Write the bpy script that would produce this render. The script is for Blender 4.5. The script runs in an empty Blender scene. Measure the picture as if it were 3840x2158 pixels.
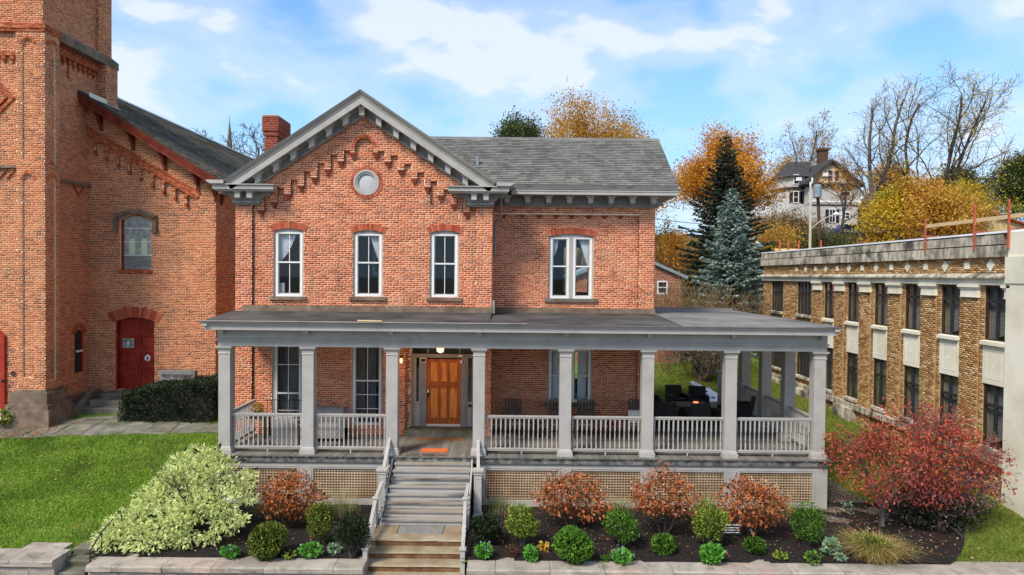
import bpy, math, random
import numpy as np
from mathutils import Vector, Matrix, Euler
R = math.radians
random.seed(7)
rng = np.random.default_rng(11)
SC = bpy.context.scene
COL = SC.collection

# ------------------------------------------------------------------ camera
CAMZ, FPX, PITCH, ROLL = 7.0, 2560.0, R(1.03), R(0.55)
cam = bpy.data.objects.new('camera', bpy.data.cameras.new('camera'))
COL.objects.link(cam)
cam.data.lens, cam.data.sensor_width, cam.data.sensor_fit = 24.0, 36.0, 'HORIZONTAL'
cam.data.clip_start, cam.data.clip_end = 0.1, 4000
_f = Vector((0, math.cos(PITCH), -math.sin(PITCH))); _u = Vector((0, math.sin(PITCH), math.cos(PITCH))); _r = Vector((1, 0, 0))
_cr = _r * math.cos(ROLL) + _u * math.sin(ROLL); _cu = _u * math.cos(ROLL) - _r * math.sin(ROLL)
M = Matrix((( _cr.x, _cu.x, -_f.x, 0), (_cr.y, _cu.y, -_f.y, 0), (_cr.z, _cu.z, -_f.z, CAMZ), (0, 0, 0, 1)))
cam.matrix_world = M
SC.camera = cam

def at(px, py, Y):
    """world (x, z) of the photograph's pixel (3840 wide) on the plane at depth Y"""
    dx, dy = (px - 1920) / FPX, -(py - 1079) / FPX
    xl = dx * math.cos(ROLL) - dy * math.sin(ROLL); yl = dx * math.sin(ROLL) + dy * math.cos(ROLL)
    yy = math.cos(PITCH) + math.sin(PITCH) * yl; zz = -math.sin(PITCH) + math.cos(PITCH) * yl
    return xl / yy * Y, CAMZ + zz / yy * Y
def ax(px, Y, py=1033): return at(px, py, Y)[0]
def az(py, Y, px=1920): return at(px, py, Y)[1]

# ------------------------------------------------------------------ light
SKYROT, SKYLOC = 32, (9.4, 2.9, 6.1)
SUN_EL = R(48)      # sun behind the camera, to the left
w = bpy.data.worlds.new('World'); SC.world = w; w.use_nodes = True
nt = w.node_tree; nt.nodes.clear()
def nn(nt, t, **kw):
    n = nt.nodes.new(t)
    for k, v in kw.items():
        if k.startswith('i_'):
            n.inputs[k[2:].replace('_', ' ')].default_value = v
        elif k[0] == 'n' and k[1:].isdigit():
            n.inputs[int(k[1:])].default_value = v
        else: setattr(n, k, v)
    return n
def ramp(nt, stops, interp='LINEAR'):
    n = nt.nodes.new('ShaderNodeValToRGB'); n.color_ramp.interpolation = interp
    e = n.color_ramp.elements
    while len(e) < len(stops): e.new(0.5)
    for i, (p, c) in enumerate(stops):
        e[i].position = p; e[i].color = (*c, 1) if len(c) == 3 else c
    return n
L = nt.links.new
sky = nn(nt, 'ShaderNodeTexSky', sky_type='NISHITA', sun_disc=False)
sky.sun_elevation = SUN_EL
sky.sun_rotation = R(218)
sky.air_density, sky.dust_density, sky.ozone_density = 1.0, 0.4, 2.2
tint = nn(nt, 'ShaderNodeMix', data_type='RGBA', blend_type='MULTIPLY'); tint.inputs[0].default_value = 1.0
tint.inputs[7].default_value = (0.72, 1.04, 1.28, 1)
L(sky.outputs[0], tint.inputs[6])
tc = nn(nt, 'ShaderNodeTexCoord')
mp = nn(nt, 'ShaderNodeMapping'); mp.inputs['Rotation'].default_value = (0, R(SKYROT), 0); mp.inputs['Scale'].default_value = (1.0, 1.0, 1.9); mp.inputs['Location'].default_value = SKYLOC
L(tc.outputs['Generated'], mp.inputs[0])
n1 = nn(nt, 'ShaderNodeTexNoise', i_Scale=5.6, i_Detail=9.0, i_Roughness=0.54, i_Distortion=0.15)
n2 = nn(nt, 'ShaderNodeTexNoise', i_Scale=2.8, i_Detail=3.0, i_Roughness=0.5)
L(mp.outputs[0], n1.inputs[0]); L(mp.outputs[0], n2.inputs[0])
ad = nn(nt, 'ShaderNodeMath', operation='MULTIPLY_ADD', n1=0.72); L(n2.outputs[0], ad.inputs[0]); L(n1.outputs[0], ad.inputs[2])
sep = nn(nt, 'ShaderNodeSeparateXYZ'); L(tc.outputs['Generated'], sep.inputs[0])
cr = ramp(nt, [(0.66, (0, 0, 0)), (0.90, (0.38, 0.38, 0.38)), (1.22, (0.80, 0.80, 0.80))]); cr.color_ramp.interpolation = 'EASE'
L(ad.outputs[0], cr.inputs[0])
hz = nn(nt, 'ShaderNodeMapRange', n1=0.0, n2=0.42, n3=0.95, n4=0.0); L(sep.outputs[2], hz.inputs[0])
hm_ = nn(nt, 'ShaderNodeMix', data_type='RGBA'); L(hz.outputs[0], hm_.inputs[0]); L(tint.outputs[2], hm_.inputs[6]); hm_.inputs[7].default_value = (2.5, 4.0, 5.6, 1)
cm = nn(nt, 'ShaderNodeMix', data_type='RGBA'); L(cr.outputs[0], cm.inputs[0]); L(hm_.outputs[2], cm.inputs[6])
cm.inputs[7].default_value = (4.75, 5.0, 5.4, 1)
bg = nn(nt, 'ShaderNodeBackground'); bg.inputs[1].default_value = 0.10
L(cm.outputs[2], bg.inputs[0])
L(bg.outputs[0], nn(nt, 'ShaderNodeOutputWorld').inputs[0])

sun = bpy.data.objects.new('sun', bpy.data.lights.new('sun', 'SUN')); COL.objects.link(sun)
sun.data.energy, sun.data.angle, sun.data.color = 2.4, R(16), (1.0, 0.92, 0.81)
_sd = Vector((math.sin(R(38)) * -1 * math.cos(SUN_EL), -math.cos(R(38)) * math.cos(SUN_EL), math.sin(SUN_EL)))
sun.rotation_euler = (-_sd).to_track_quat('-Z', 'Y').to_euler()
SC.view_settings.view_transform = 'Standard'; SC.view_settings.look = 'None'
SC.view_settings.exposure, SC.view_settings.gamma = 0.98, 1.0
SC.view_settings.use_curve_mapping = False
SC.cycles.max_bounces = 6; SC.cycles.transparent_max_bounces = 12
SC.cycles.use_denoising = True

# ------------------------------------------------------------------ materials
def srgb(*c): return tuple(((v / 255) / 12.92 if v / 255 <= .04045 else ((v / 255 + .055) / 1.055) ** 2.4) for v in c)
def mat_var(name, cols, scale=4, rough=.8, bump=0., bscale=None, stretch=None, rand=0., spread=(.33, .67), spec=.3,
            metal=0., transl=0., layers=(), detail=6, emit=None):
    """noise ramp over cols; rand mixes in a per-piece random; layers = further (colour, scale, lo, hi, amount, stretch) blends"""
    m = bpy.data.materials.new(name); m.use_nodes = True
    t = m.node_tree; b = t.nodes['Principled BSDF']; K = t.links.new
    tc = nn(t, 'ShaderNodeTexCoord'); geo = nn(t, 'ShaderNodeNewGeometry')
    mp = nn(t, 'ShaderNodeMapping'); K(geo.outputs['Position'], mp.inputs[0])
    if stretch: mp.inputs['Scale'].default_value = stretch
    no = nn(t, 'ShaderNodeTexNoise', i_Scale=scale, i_Detail=float(detail), i_Roughness=.6); K(mp.outputs[0], no.inputs[0])
    mr = nn(t, 'ShaderNodeMapRange', n1=spread[0], n2=spread[1]); K(no.outputs[0], mr.inputs[0])
    fac = mr.outputs[0]
    if rand:
        oi = nn(t, 'ShaderNodeObjectInfo')
        a = nn(t, 'ShaderNodeMath', operation='ADD'); K(geo.outputs['Random Per Island'], a.inputs[0]); K(oi.outputs['Random'], a.inputs[1])
        fr = nn(t, 'ShaderNodeMath', operation='FRACT'); K(a.outputs[0], fr.inputs[0])
        mx = nn(t, 'ShaderNodeMix', data_type='FLOAT'); mx.inputs[0].default_value = rand
        K(fac, mx.inputs[2]); K(fr.outputs[0], mx.inputs[3]); fac = mx.outputs[0]
    n = len(cols)
    rp = ramp(t, [(i / max(1, n - 1), c) for i, c in enumerate(cols)]); K(fac, rp.inputs[0])
    colo = rp.outputs[0]
    for (lc, ls, lo, hi, amt, *st) in layers:
        q = nn(t, 'ShaderNodeTexNoise', i_Scale=ls, i_Detail=5.0, i_Roughness=.6)
        if st:
            mq = nn(t, 'ShaderNodeMapping'); mq.inputs['Scale'].default_value = st[0]; K(geo.outputs['Position'], mq.inputs[0]); K(mq.outputs[0], q.inputs[0])
        else: K(geo.outputs['Position'], q.inputs[0])
        r2 = nn(t, 'ShaderNodeMapRange', n1=lo, n2=hi, n3=0.0, n4=amt); K(q.outputs[0], r2.inputs[0])
        mc = nn(t, 'ShaderNodeMix', data_type='RGBA'); K(r2.outputs[0], mc.inputs[0]); K(colo, mc.inputs[6]); mc.inputs[7].default_value = (*lc, 1)
        colo = mc.outputs[2]
    K(colo, b.inputs['Base Color'])
    b.inputs['Roughness'].default_value = rough; b.inputs['Metallic'].default_value = metal
    b.inputs['Specular IOR Level'].default_value = spec
    if bump:
        bn = nn(t, 'ShaderNodeTexNoise', i_Scale=bscale or scale * 4, i_Detail=4.0); K(mp.outputs[0], bn.inputs[0])
        bp = nn(t, 'ShaderNodeBump'); bp.inputs['Strength'].default_value = min(1, bump); bp.inputs['Distance'].default_value = .02
        K(bn.outputs[0], bp.inputs['Height']); K(bp.outputs[0], b.inputs['Normal'])
    if transl:
        out = t.nodes['Material Output']
        tr = nn(t, 'ShaderNodeBsdfTranslucent'); K(colo, tr.inputs[0])
        ms = nn(t, 'ShaderNodeMixShader'); ms.inputs[0].default_value = transl
        K(b.outputs[0], ms.inputs[1]); K(tr.outputs[0], ms.inputs[2]); K(ms.outputs[0], out.inputs[0])
    if emit:
        b.inputs['Emission Color'].default_value = (*emit[0], 1); b.inputs['Emission Strength'].default_value = emit[1]
    return m
def mat_glass(name, tintc=(.9, .93, .95), refl=.1, rough=.02):
    m = bpy.data.materials.new(name); m.use_nodes = True; t = m.node_tree; t.nodes.clear(); K = t.links.new
    tr = nn(t, 'ShaderNodeBsdfTransparent'); tr.inputs[0].default_value = (*tintc, 1)
    gl = nn(t, 'ShaderNodeBsdfGlossy'); gl.inputs['Roughness'].default_value = rough; gl.inputs[0].default_value = (.9, .95, 1, 1)
    lw = nn(t, 'ShaderNodeLayerWeight'); lw.inputs[0].default_value = .12
    mr = nn(t, 'ShaderNodeMapRange', n1=0., n2=1., n3=refl, n4=.6); K(lw.outputs['Fresnel'], mr.inputs[0])
    ms = nn(t, 'ShaderNodeMixShader'); K(mr.outputs[0], ms.inputs[0]); K(tr.outputs[0], ms.inputs[1]); K(gl.outputs[0], ms.inputs[2])
    K(ms.outputs[0], nn(t, 'ShaderNodeOutputMaterial').inputs[0])
    return m

S = srgb
MAT = dict(
    brick=mat_var('house_brick', [S(124, 60, 42), S(170, 84, 54), S(200, 104, 66), S(212, 120, 80), S(220, 148, 110)], 0.9, .9, .3, 60, rand=.72, layers=[(S(222, 158, 112), 1.1, .52, .76, .5), (S(128, 54, 36), 0.6, .58, .8, .35), (S(92, 50, 36), 1.6, .56, .74, .5, (1.3, 1.3, .16))]),
    mortar=mat_var('house_mortar', [S(222, 190, 156), S(238, 212, 180), S(226, 184, 146)], 1.2, .95, .4, 40),
    brick_red=mat_var('arch_brick', [S(134, 58, 40), S(166, 78, 52), S(182, 96, 68), S(198, 124, 96)], 3, .9, .3, 60, rand=.7),
    chim=mat_var('chimney_brick', [S(112, 50, 38), S(138, 62, 44), S(158, 80, 58)], 3, .9, .3, 60, rand=.7),
    cbrick=mat_var('church_brick', [S(106, 60, 46), S(158, 84, 54), S(190, 104, 64), S(206, 122, 78), S(214, 144, 100)], .8, .9, .3, 60, rand=.68, layers=[(S(190, 112, 72), .7, .5, .72, .5), (S(92, 54, 44), .55, .54, .74, .45), (S(84, 54, 44), 1.5, .58, .76, .45, (1.2, 1.2, .14))]),
    cmortar=mat_var('church_mortar', [S(222, 194, 152), S(238, 214, 174), S(226, 188, 146)], 1.0, .95, .4, 40),
    tbrick=mat_var('tan_brick', [S(108, 72, 46), S(140, 98, 60), S(164, 120, 74), S(178, 138, 88), S(194, 160, 112), S(212, 188, 148)], 2.0, .9, .3, 50, rand=.85),
    tmortar=mat_var('tan_mortar', [S(150, 118, 76), S(176, 146, 102)], 2, .95),
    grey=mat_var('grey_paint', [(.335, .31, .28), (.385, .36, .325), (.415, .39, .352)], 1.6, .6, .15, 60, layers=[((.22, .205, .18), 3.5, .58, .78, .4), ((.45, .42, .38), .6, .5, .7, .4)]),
    dgrey=mat_var('dark_and_shaded_grey', [(.20, .186, .17), (.25, .235, .213), (.29, .272, .248)], 1.6, .6, .15, 60),  # shade put into the grey of soffits and friezes; plain on flashing, downspout
    white=mat_var('white_paint', [(.74, .715, .68), (.84, .815, .78)], 3, .45, .05, 60),
    shingle=mat_var('asphalt_shingle', [S(88, 87, 83), S(106, 105, 100), S(122, 121, 115), S(136, 132, 123)], 1.3, .95, .4, 90, rand=.55, spec=.05, layers=[(S(52, 52, 52), .9, .56, .72, .55, (1, 1, 1.2))]),
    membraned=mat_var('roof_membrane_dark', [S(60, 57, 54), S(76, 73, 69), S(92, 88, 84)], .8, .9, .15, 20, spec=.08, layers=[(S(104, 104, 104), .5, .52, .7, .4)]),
    shedge_shade=mat_var('shingle_edge_shade', [(.02, .02, .02), (.035, .035, .035)], 4, .95),  # dark asphalt cut edge that also paints in the shadow gaps between rows
    rmortar=mat_var('chimney_mortar', [S(150, 96, 76), S(170, 120, 98)], 3, .95),
    cplain=mat_var('church_trim_brick', [S(104, 52, 36), S(150, 72, 44), S(176, 90, 54), S(196, 150, 108)], 9, .9, .4, 60, stretch=(.6, .6, 1.6)),
    slate=mat_var('church_slate', [S(62, 58, 50), S(86, 81, 72), S(106, 101, 90), S(122, 116, 102)], 1.5, .95, .3, 60, rand=.6, spec=.05, layers=[(S(48, 52, 40), .8, .5, .7, .6)]),
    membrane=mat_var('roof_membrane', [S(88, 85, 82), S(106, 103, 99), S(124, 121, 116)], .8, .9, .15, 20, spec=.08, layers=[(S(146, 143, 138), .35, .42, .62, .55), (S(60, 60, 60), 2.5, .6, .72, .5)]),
    stone=mat_var('brown_stone', [S(98, 80, 66), S(122, 102, 86), S(140, 124, 104)], 2.2, .9, .4, 30, layers=[(S(84, 82, 62), 1.5, .5, .7, .6)]),
    coping=mat_var('coping_stone', [S(122, 114, 102), S(152, 143, 130), S(172, 163, 148)], 1.7, .85, .5, 18, rand=.3, layers=[(S(176, 144, 126), .9, .5, .72, .5), (S(86, 80, 70), 2.2, .54, .7, .65), (S(110, 108, 84), 5.0, .56, .7, .4)]),
    bluestone=mat_var('blue_stone', [S(78, 74, 62), S(106, 102, 88), S(134, 128, 110)], 2.0, .85, .4, 25, rand=.3, layers=[(S(70, 78, 44), 1.6, .52, .7, .6)]),
    brownstep=mat_var('stone_tread', [S(118, 102, 78), S(144, 128, 102), S(162, 150, 128)], 1.6, .7, .3, 25, rand=.3, layers=[(S(120, 84, 50), 1.4, .52, .72, .65)]),
    brownrise=mat_var('stone_riser', [S(84, 58, 38), S(112, 80, 52), S(136, 104, 72)], 3.0, .9, .6, 22, stretch=(1, 1, .6)),
    conc=mat_var('limestone', [S(206, 198, 174), S(222, 214, 192), S(228, 222, 204)], .7, .85, .15, 30, layers=[(S(176, 172, 140), .8, .5, .75, .35)]),
    stain=mat_var('stained_parapet', [S(140, 130, 112), S(188, 178, 156), S(212, 202, 182)], 1.3, .9, .3, 30, layers=[(S(52, 50, 46), 1.1, .5, .64, .85, (1.0, 1.0, 1.3)), (S(60, 58, 52), 4.0, .46, .62, .6, (1, 1, .25))]),
    reddoor=mat_var('red_paint', [S(128, 34, 22), S(152, 44, 28), S(166, 58, 40)], 2.5, .55, .15, 40),
    redtrim=mat_var('red_trim', [S(92, 34, 22), S(116, 46, 28), S(130, 60, 38)], 2.5, .6, .2, 40),
    oak=mat_var('oak_door', [S(196, 104, 36), S(226, 134, 54), S(238, 154, 74)], 2.0, .45, .1, 40, stretch=(7, 7, .8)),
    oakd=mat_var('oak_dark', [S(136, 62, 20), S(172, 86, 30), S(194, 106, 44)], 2.0, .5, .1, 40, stretch=(7, 7, .8)),
    black=mat_var('black_metal', [(.012, .012, .012), (.022, .022, .022)], 4, .45),
    dframe=mat_var('dark_frame', [(.018, .017, .016), (.035, .032, .03)], 4, .5),
    room=mat_var('room_wall', [(.16, .16, .155), (.22, .22, .21)], 1, .95),
    curtain=mat_var('white_curtain', [(.55, .56, .57), (.8, .8, .82)], 5, .9, stretch=(8, 8, .6)),
    gcurtain=mat_var('grey_curtain', [(.06, .06, .06), (.2, .2, .2)], 4, .9, stretch=(8, 8, .4)),
    blind=mat_var('window_blind', [(.16, .16, .155), (.27, .265, .25)], 3, .9, stretch=(1, 1, 6)),
    glass=mat_glass('window_glass', refl=.04),
    dglass=mat_glass('dark_glass', (.80, .82, .82), .05),
    leaded=mat_var('leaded_glass', [S(124, 132, 130), S(156, 162, 156), S(182, 184, 174)], 5, .4, .2, 12, spec=.25),
    leadgreen=mat_var('leaded_green', [S(190, 206, 160), S(214, 222, 184)], 4, .3),
    mirror=mat_var('round_glass', [(.36, .37, .37), (.5, .5, .5)], 1.2, .35, spec=.6),
    plank=mat_var('deck_plank', [S(86, 82, 76), S(112, 108, 100), S(132, 128, 120)], 2.0, .7, .3, 30, stretch=(1, .3, 1), rand=.4),
    planke=mat_var('weathered_edge', [S(60, 58, 54), S(98, 96, 92), S(130, 128, 122)], 5, .85, .3, 30),
    treadwood=mat_var('worn_tread', [S(138, 116, 92), S(150, 142, 132), S(154, 151, 147)], 1.2, .35, .1, 30, stretch=(.6, 3, 1), layers=[(S(46, 42, 40), 1.1, .48, .62, .8, (.5, 2.5, 1))]),
    lattice=mat_var('lattice_wood', [S(134, 108, 82), S(172, 146, 116), S(196, 176, 148)], 1.5, .85, .2, 30, rand=.3, layers=[(S(160, 92, 56), .5, .56, .74, .5), (S(96, 96, 76), .9, .55, .75, .5)]),
    darkvoid=mat_var('void_shade', [(.02, .018, .016), (.03, .028, .025)], 3, .95),
    ceiling=mat_var('porch_ceiling', [(.36, .35, .33), (.44, .43, .41)], 2, .8),
    mulch=mat_var('mulch', [S(12, 10, 9), S(26, 21, 18), S(40, 32, 27), S(62, 50, 42)], 14, .95, .9, 40, spread=(.3, .75), layers=[(S(70, 46, 32), .7, .58, .72, .5)]),
    gravelm=mat_var('wood_chips', [S(48, 40, 34), S(90, 78, 66), S(150, 136, 118)], 16, .95, .9, 50),
    lawn=mat_var('lawn_soil', [S(70, 94, 28), S(96, 124, 38), S(118, 142, 52)], 2.2, .95, .5, 40, layers=[(S(112, 118, 50), .8, .55, .75, .4), (S(50, 58, 22), .35, .5, .7, .5)]),
    grass=mat_var('grass_blade', [S(88, 120, 30), S(116, 152, 42), S(142, 172, 58), S(172, 188, 96)], .8, .7, rand=.7, transl=.2, layers=[(S(142, 150, 66), 1.1, .52, .70, .6), (S(62, 84, 26), .45, .48, .68, .6), (S(150, 140, 88), 3.0, .62, .74, .6)]),
    grassd=mat_var('autumn_grass_blade', [S(72, 90, 28), S(98, 114, 38), S(120, 128, 50), S(138, 130, 70)], .5, .7, rand=.55, transl=.2),
    soil=mat_var('hill_soil', [S(70, 58, 34), S(96, 82, 44), S(84, 92, 40)], .4, .95, .3, 8),
    asphalt=mat_var('asphalt', [(.04, .04, .042), (.06, .06, .06)], 6, .9, .3, 60),
    paving=mat_var('pavement', [S(140, 136, 128), S(164, 160, 152)], 2, .9, .2, 30),
    pathm=mat_var('path_moss', [S(86, 88, 70), S(116, 114, 102), S(140, 136, 126)], 1.6, .9, .4, 25, layers=[(S(66, 84, 36), 1.2, .5, .66, .8)]),
    bark=mat_var('bark', [S(48, 40, 34), S(74, 64, 56), S(98, 88, 78)], 4, .95, .5, 20, stretch=(3, 3, .5)),
    barkg=mat_var('grey_bark', [S(60, 54, 50), S(92, 84, 78), S(120, 112, 104)], 4, .95, .5, 20, stretch=(3, 3, .5)),
    iron=mat_var('rust_orange_steel', [S(164, 76, 52), S(184, 94, 66)], 4, .6),
    timber=mat_var('new_timber', [S(196, 164, 116), S(214, 186, 142)], 3, .8, stretch=(1, 1, 6)),
    wmem=mat_var('white_membrane', [S(220, 224, 228), S(236, 238, 240)], 1.0, .6),
    wicker=mat_var('black_wicker', [(.024, .022, .021), (.055, .051, .048)], 40, .6, .6, 90, stretch=(1, 1, 3)),
    teak=mat_var('grey_wood', [S(62, 56, 52), S(86, 80, 74)], 4, .8, .2, 30, stretch=(4, 4, .6), rand=.4),
    sofa=mat_var('grey_fabric', [S(128, 124, 122), S(148, 144, 142)], 20, .95, .3, 90),
    cream=mat_var('cream_fabric', [S(214, 206, 190), S(228, 222, 208)], 8, .95),
    matb=mat_var('coir_mat', [S(120, 84, 48), S(146, 106, 64)], 30, .95, .4, 60),
    mato=mat_var('orange_mat', [S(190, 92, 46), S(214, 112, 62)], 20, .95, .4, 60),
    siding=mat_var('grey_siding', [S(176, 173, 168), S(192, 189, 183)], .8, .8, rand=.3),
    peach=mat_var('tan_siding', [S(196, 164, 118), S(206, 178, 134)], .8, .8, rand=.3),
    droof=mat_var('dark_roof', [S(48, 47, 48), S(70, 68, 68)], 2, .9, .3, 30),
    wsiding=mat_var('white_siding', [S(206, 208, 210), S(224, 226, 228)], 1, .8),
    rroof=mat_var('red_roof', [S(150, 62, 48), S(176, 84, 66)], 1, .8),
    pole=mat_var('pole_wood', [S(74, 52, 40), S(100, 74, 58)], 3, .9, .3, 30, stretch=(3, 3, .4)),
    lpole=mat_var('pale_pole', [S(178, 166, 146), S(196, 186, 168)], 3, .8),
    steel=mat_var('grey_steel', [S(120, 134, 142), S(150, 162, 168)], 3, .5, metal=.3),
    fenceb=mat_var('old_fence', [S(58, 52, 48), S(84, 76, 70)], 3, .9, stretch=(4, 4, .4), rand=.5),
    blue=mat_var('blue_paint', [S(36, 66, 140), S(50, 84, 160)], 4, .3),
    lampglow=mat_var('lamp_glow', [(1, .75, .45)], 1, .4, emit=((1.0, .50, .16), 2.2)),
    redglow=mat_var('amber_glow', [(.8, .3, .15)], 1, .4, emit=((1.0, .22, .06), .8)),
    gsign=mat_var('sign_stone', [S(112, 110, 104), S(132, 130, 124)], 4, .9, .3, 40),
    letter=mat_var('dark_letter', [S(58, 54, 50), S(66, 62, 58)], 4, .9),
    wletter=mat_var('white_letter', [(.75, .75, .75)], 4, .6),
)

# ------------------------------------------------------------------ mesh building
class MB:
    def __init__(s): s.v, s.f, s.m = [], [], []
    def add(s, vs, fs, mi=0):
        o = len(s.v); s.v += [tuple(v) for v in vs]; s.f += [tuple(i + o for i in f) for f in fs]; s.m += [mi] * len(fs); return s
    def box(s, x0, x1, y0, y1, z0, z1, mi=0):
        return s.add([(x0, y0, z0), (x1, y0, z0), (x1, y1, z0), (x0, y1, z0), (x0, y0, z1), (x1, y0, z1), (x1, y1, z1), (x0, y1, z1)],
                     [(0, 3, 2, 1), (4, 5, 6, 7), (0, 1, 5, 4), (1, 2, 6, 5), (2, 3, 7, 6), (3, 0, 4, 7)], mi)
    def cbox(s, cx, cy, cz, sx, sy, sz, mi=0): return s.box(cx - sx / 2, cx + sx / 2, cy - sy / 2, cy + sy / 2, cz - sz / 2, cz + sz / 2, mi)
    def ext(s, poly, fn, a, b, mi=0):
        """prism: fn(p, t) maps a 2-D point and t to 3-D"""
        n = len(poly)
        return s.add([fn(p, a) for p in poly] + [fn(p, b) for p in poly],
                     [tuple(range(n)), tuple(range(2 * n - 1, n - 1, -1))] + [(i, i + n, (i + 1) % n + n, (i + 1) % n) for i in range(n)], mi)
    def prism_y(s, poly, a, b, mi=0): return s.ext(poly, lambda p, t: (p[0], t, p[1]), a, b, mi)
    def prism_x(s, poly, a, b, mi=0): return s.ext(poly, lambda p, t: (t, p[0], p[1]), a, b, mi)
    def prism_z(s, poly, a, b, mi=0): return s.ext(poly, lambda p, t: (p[0], p[1], t), a, b, mi)
    def quad(s, *p, mi=0): return s.add(p, [tuple(range(len(p)))], mi)
    def tube(s, pts, rad, n=6, cap=True, mi=0):
        pts = [Vector(p) for p in pts]; rad = rad if isinstance(rad, (list, tuple)) else [rad] * len(pts)
        o = len(s.v); ref = None
        for i, p in enumerate(pts):
            d = (pts[min(i + 1, len(pts) - 1)] - pts[max(i - 1, 0)]).normalized()
            if ref is None: ref = d.orthogonal().normalized()
            ref = (ref - d * ref.dot(d));
            ref = ref.normalized() if ref.length > 1e-6 else d.orthogonal().normalized()
            c = d.cross(ref)
            for k in range(n):
                a = 2 * math.pi * k / n; q = p + (ref * math.cos(a) + c * math.sin(a)) * rad[i]; s.v.append((q.x, q.y, q.z))
        for i in range(len(pts) - 1):
            for k in range(n):
                s.f.append((o + i * n + k, o + i * n + (k + 1) % n, o + (i + 1) * n + (k + 1) % n, o + (i + 1) * n + k)); s.m.append(mi)
        if cap:
            s.f.append(tuple(o + k for k in range(n - 1, -1, -1))); s.m.append(mi)
            s.f.append(tuple(o + (len(pts) - 1) * n + k for k in range(n))); s.m.append(mi)
        return s
    def lathe(s, cx, cy, prof, n=8, rot=0., mi=0):
        o = len(s.v)
        for r, z in prof:
            for k in range(n):
                a = 2 * math.pi * k / n + rot; s.v.append((cx + r * math.cos(a), cy + r * math.sin(a), z))
        for i in range(len(prof) - 1):
            for k in range(n):
                s.f.append((o + i * n + k, o + i * n + (k + 1) % n, o + (i + 1) * n + (k + 1) % n, o + (i + 1) * n + k)); s.m.append(mi)
        s.f.append(tuple(o + k for k in range(n - 1, -1, -1))); s.f.append(tuple(o + (len(prof) - 1) * n + k for k in range(n))); s.m += [mi, mi]
        return s
    def sqlathe(s, cx, cy, prof, mi=0): return s.lathe(cx, cy, [(r * math.sqrt(2), z) for r, z in prof], 4, math.pi / 4, mi)
    def sweep(s, path, prof, mi=0, closed=False):
        """profile points (n, y) swept along a path in the x-z plane, n measured square to the path (left of travel), mitred"""
        P = [Vector((a, b)) for a, b in path]; n = len(P); o = len(s.v); k = len(prof)
        for i in range(n):
            ds = []
            if i > 0 or closed: ds.append((P[i] - P[i - 1]).normalized())
            if i < n - 1 or closed: ds.append((P[(i + 1) % n] - P[i]).normalized())
            nm = sum((Vector((-d.y, d.x)) for d in ds), Vector((0, 0))); nm.normalize()
            sc = 1 / max(.2, nm.dot(Vector((-ds[0].y, ds[0].x))))
            for (a, y) in prof: q = P[i] + nm * a * sc; s.v.append((q.x, y, q.y))
        for i in range(n if closed else n - 1):
            j = (i + 1) % n
            for a in range(k):
                b = (a + 1) % k
                s.f.append((o + i * k + a, o + i * k + b, o + j * k + b, o + j * k + a)); s.m.append(mi)
        if not closed:
            s.f.append(tuple(o + a for a in range(k))); s.f.append(tuple(o + (n - 1) * k + a for a in range(k - 1, -1, -1))); s.m += [mi, mi]
        return s
    def mesh(s, name, mats, smooth=False):
        me = bpy.data.meshes.new(name); me.from_pydata(s.v, [], s.f)
        for m in (mats if isinstance(mats, (list, tuple)) else [mats]): me.materials.append(MAT[m] if isinstance(m, str) else m)
        if any(s.m): me.polygons.foreach_set('material_index', s.m)
        if smooth: me.polygons.foreach_set('use_smooth', [True] * len(s.f))
        me.update(); return me
    def build(s, name, mats, parent=None, smooth=False, kind=None):
        return link(name, s.mesh(name, mats, smooth), parent, kind)

def woff(o):
    v = Vector((0, 0, 0))
    while o is not None: v = v + o.location; o = o.parent
    return v
def link(name, me, parent=None, kind=None, world=True):
    o = bpy.data.objects.new(name, me); COL.objects.link(o)
    if parent is not None:
        o.parent = parent
        if world: o.location = -woff(parent)
    if kind: o['kind'] = kind
    return o
def thing(name, label, cat, loc=(0, 0, 0), group=None, rz=0.):
    o = bpy.data.objects.new(name, None); COL.objects.link(o); o.location = loc; o.rotation_euler = (0, 0, rz)
    o.empty_display_size = .2
    return tag(o, label, cat, group)
def tag(o, label, cat, group=None):
    o['label'] = label; o['category'] = cat
    if group: o['group'] = group
    return o
def struct(name, mb, mats, smooth=False):
    o = mb.build(name, mats, None, smooth); o['kind'] = 'structure'; return o
KIDS = {}
def copy_tree(o, parent=None):
    c = o.copy(); COL.objects.link(c)
    if parent is not None: c.parent = parent
    for ch in list(o.children): copy_tree(ch, c)
    return c
def npmesh(name, V, F, mats, midx=None, smooth=False):
    """V (n,3), F (m,k) numpy -> mesh"""
    V = np.asarray(V, dtype=np.float32); F = np.asarray(F, dtype=np.int32); k = F.shape[1]
    me = bpy.data.meshes.new(name); me.vertices.add(len(V)); me.vertices.foreach_set('co', V.ravel())
    me.loops.add(F.size); me.loops.foreach_set('vertex_index', F.ravel())
    me.polygons.add(len(F)); me.polygons.foreach_set('loop_start', np.arange(0, F.size, k, dtype=np.int32))
    for m in (mats if isinstance(mats, (list, tuple)) else [mats]): me.materials.append(MAT[m])
    if midx is not None: me.polygons.foreach_set('material_index', np.asarray(midx, dtype=np.int32))
    me.update(calc_edges=True); me.validate(); return me

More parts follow.
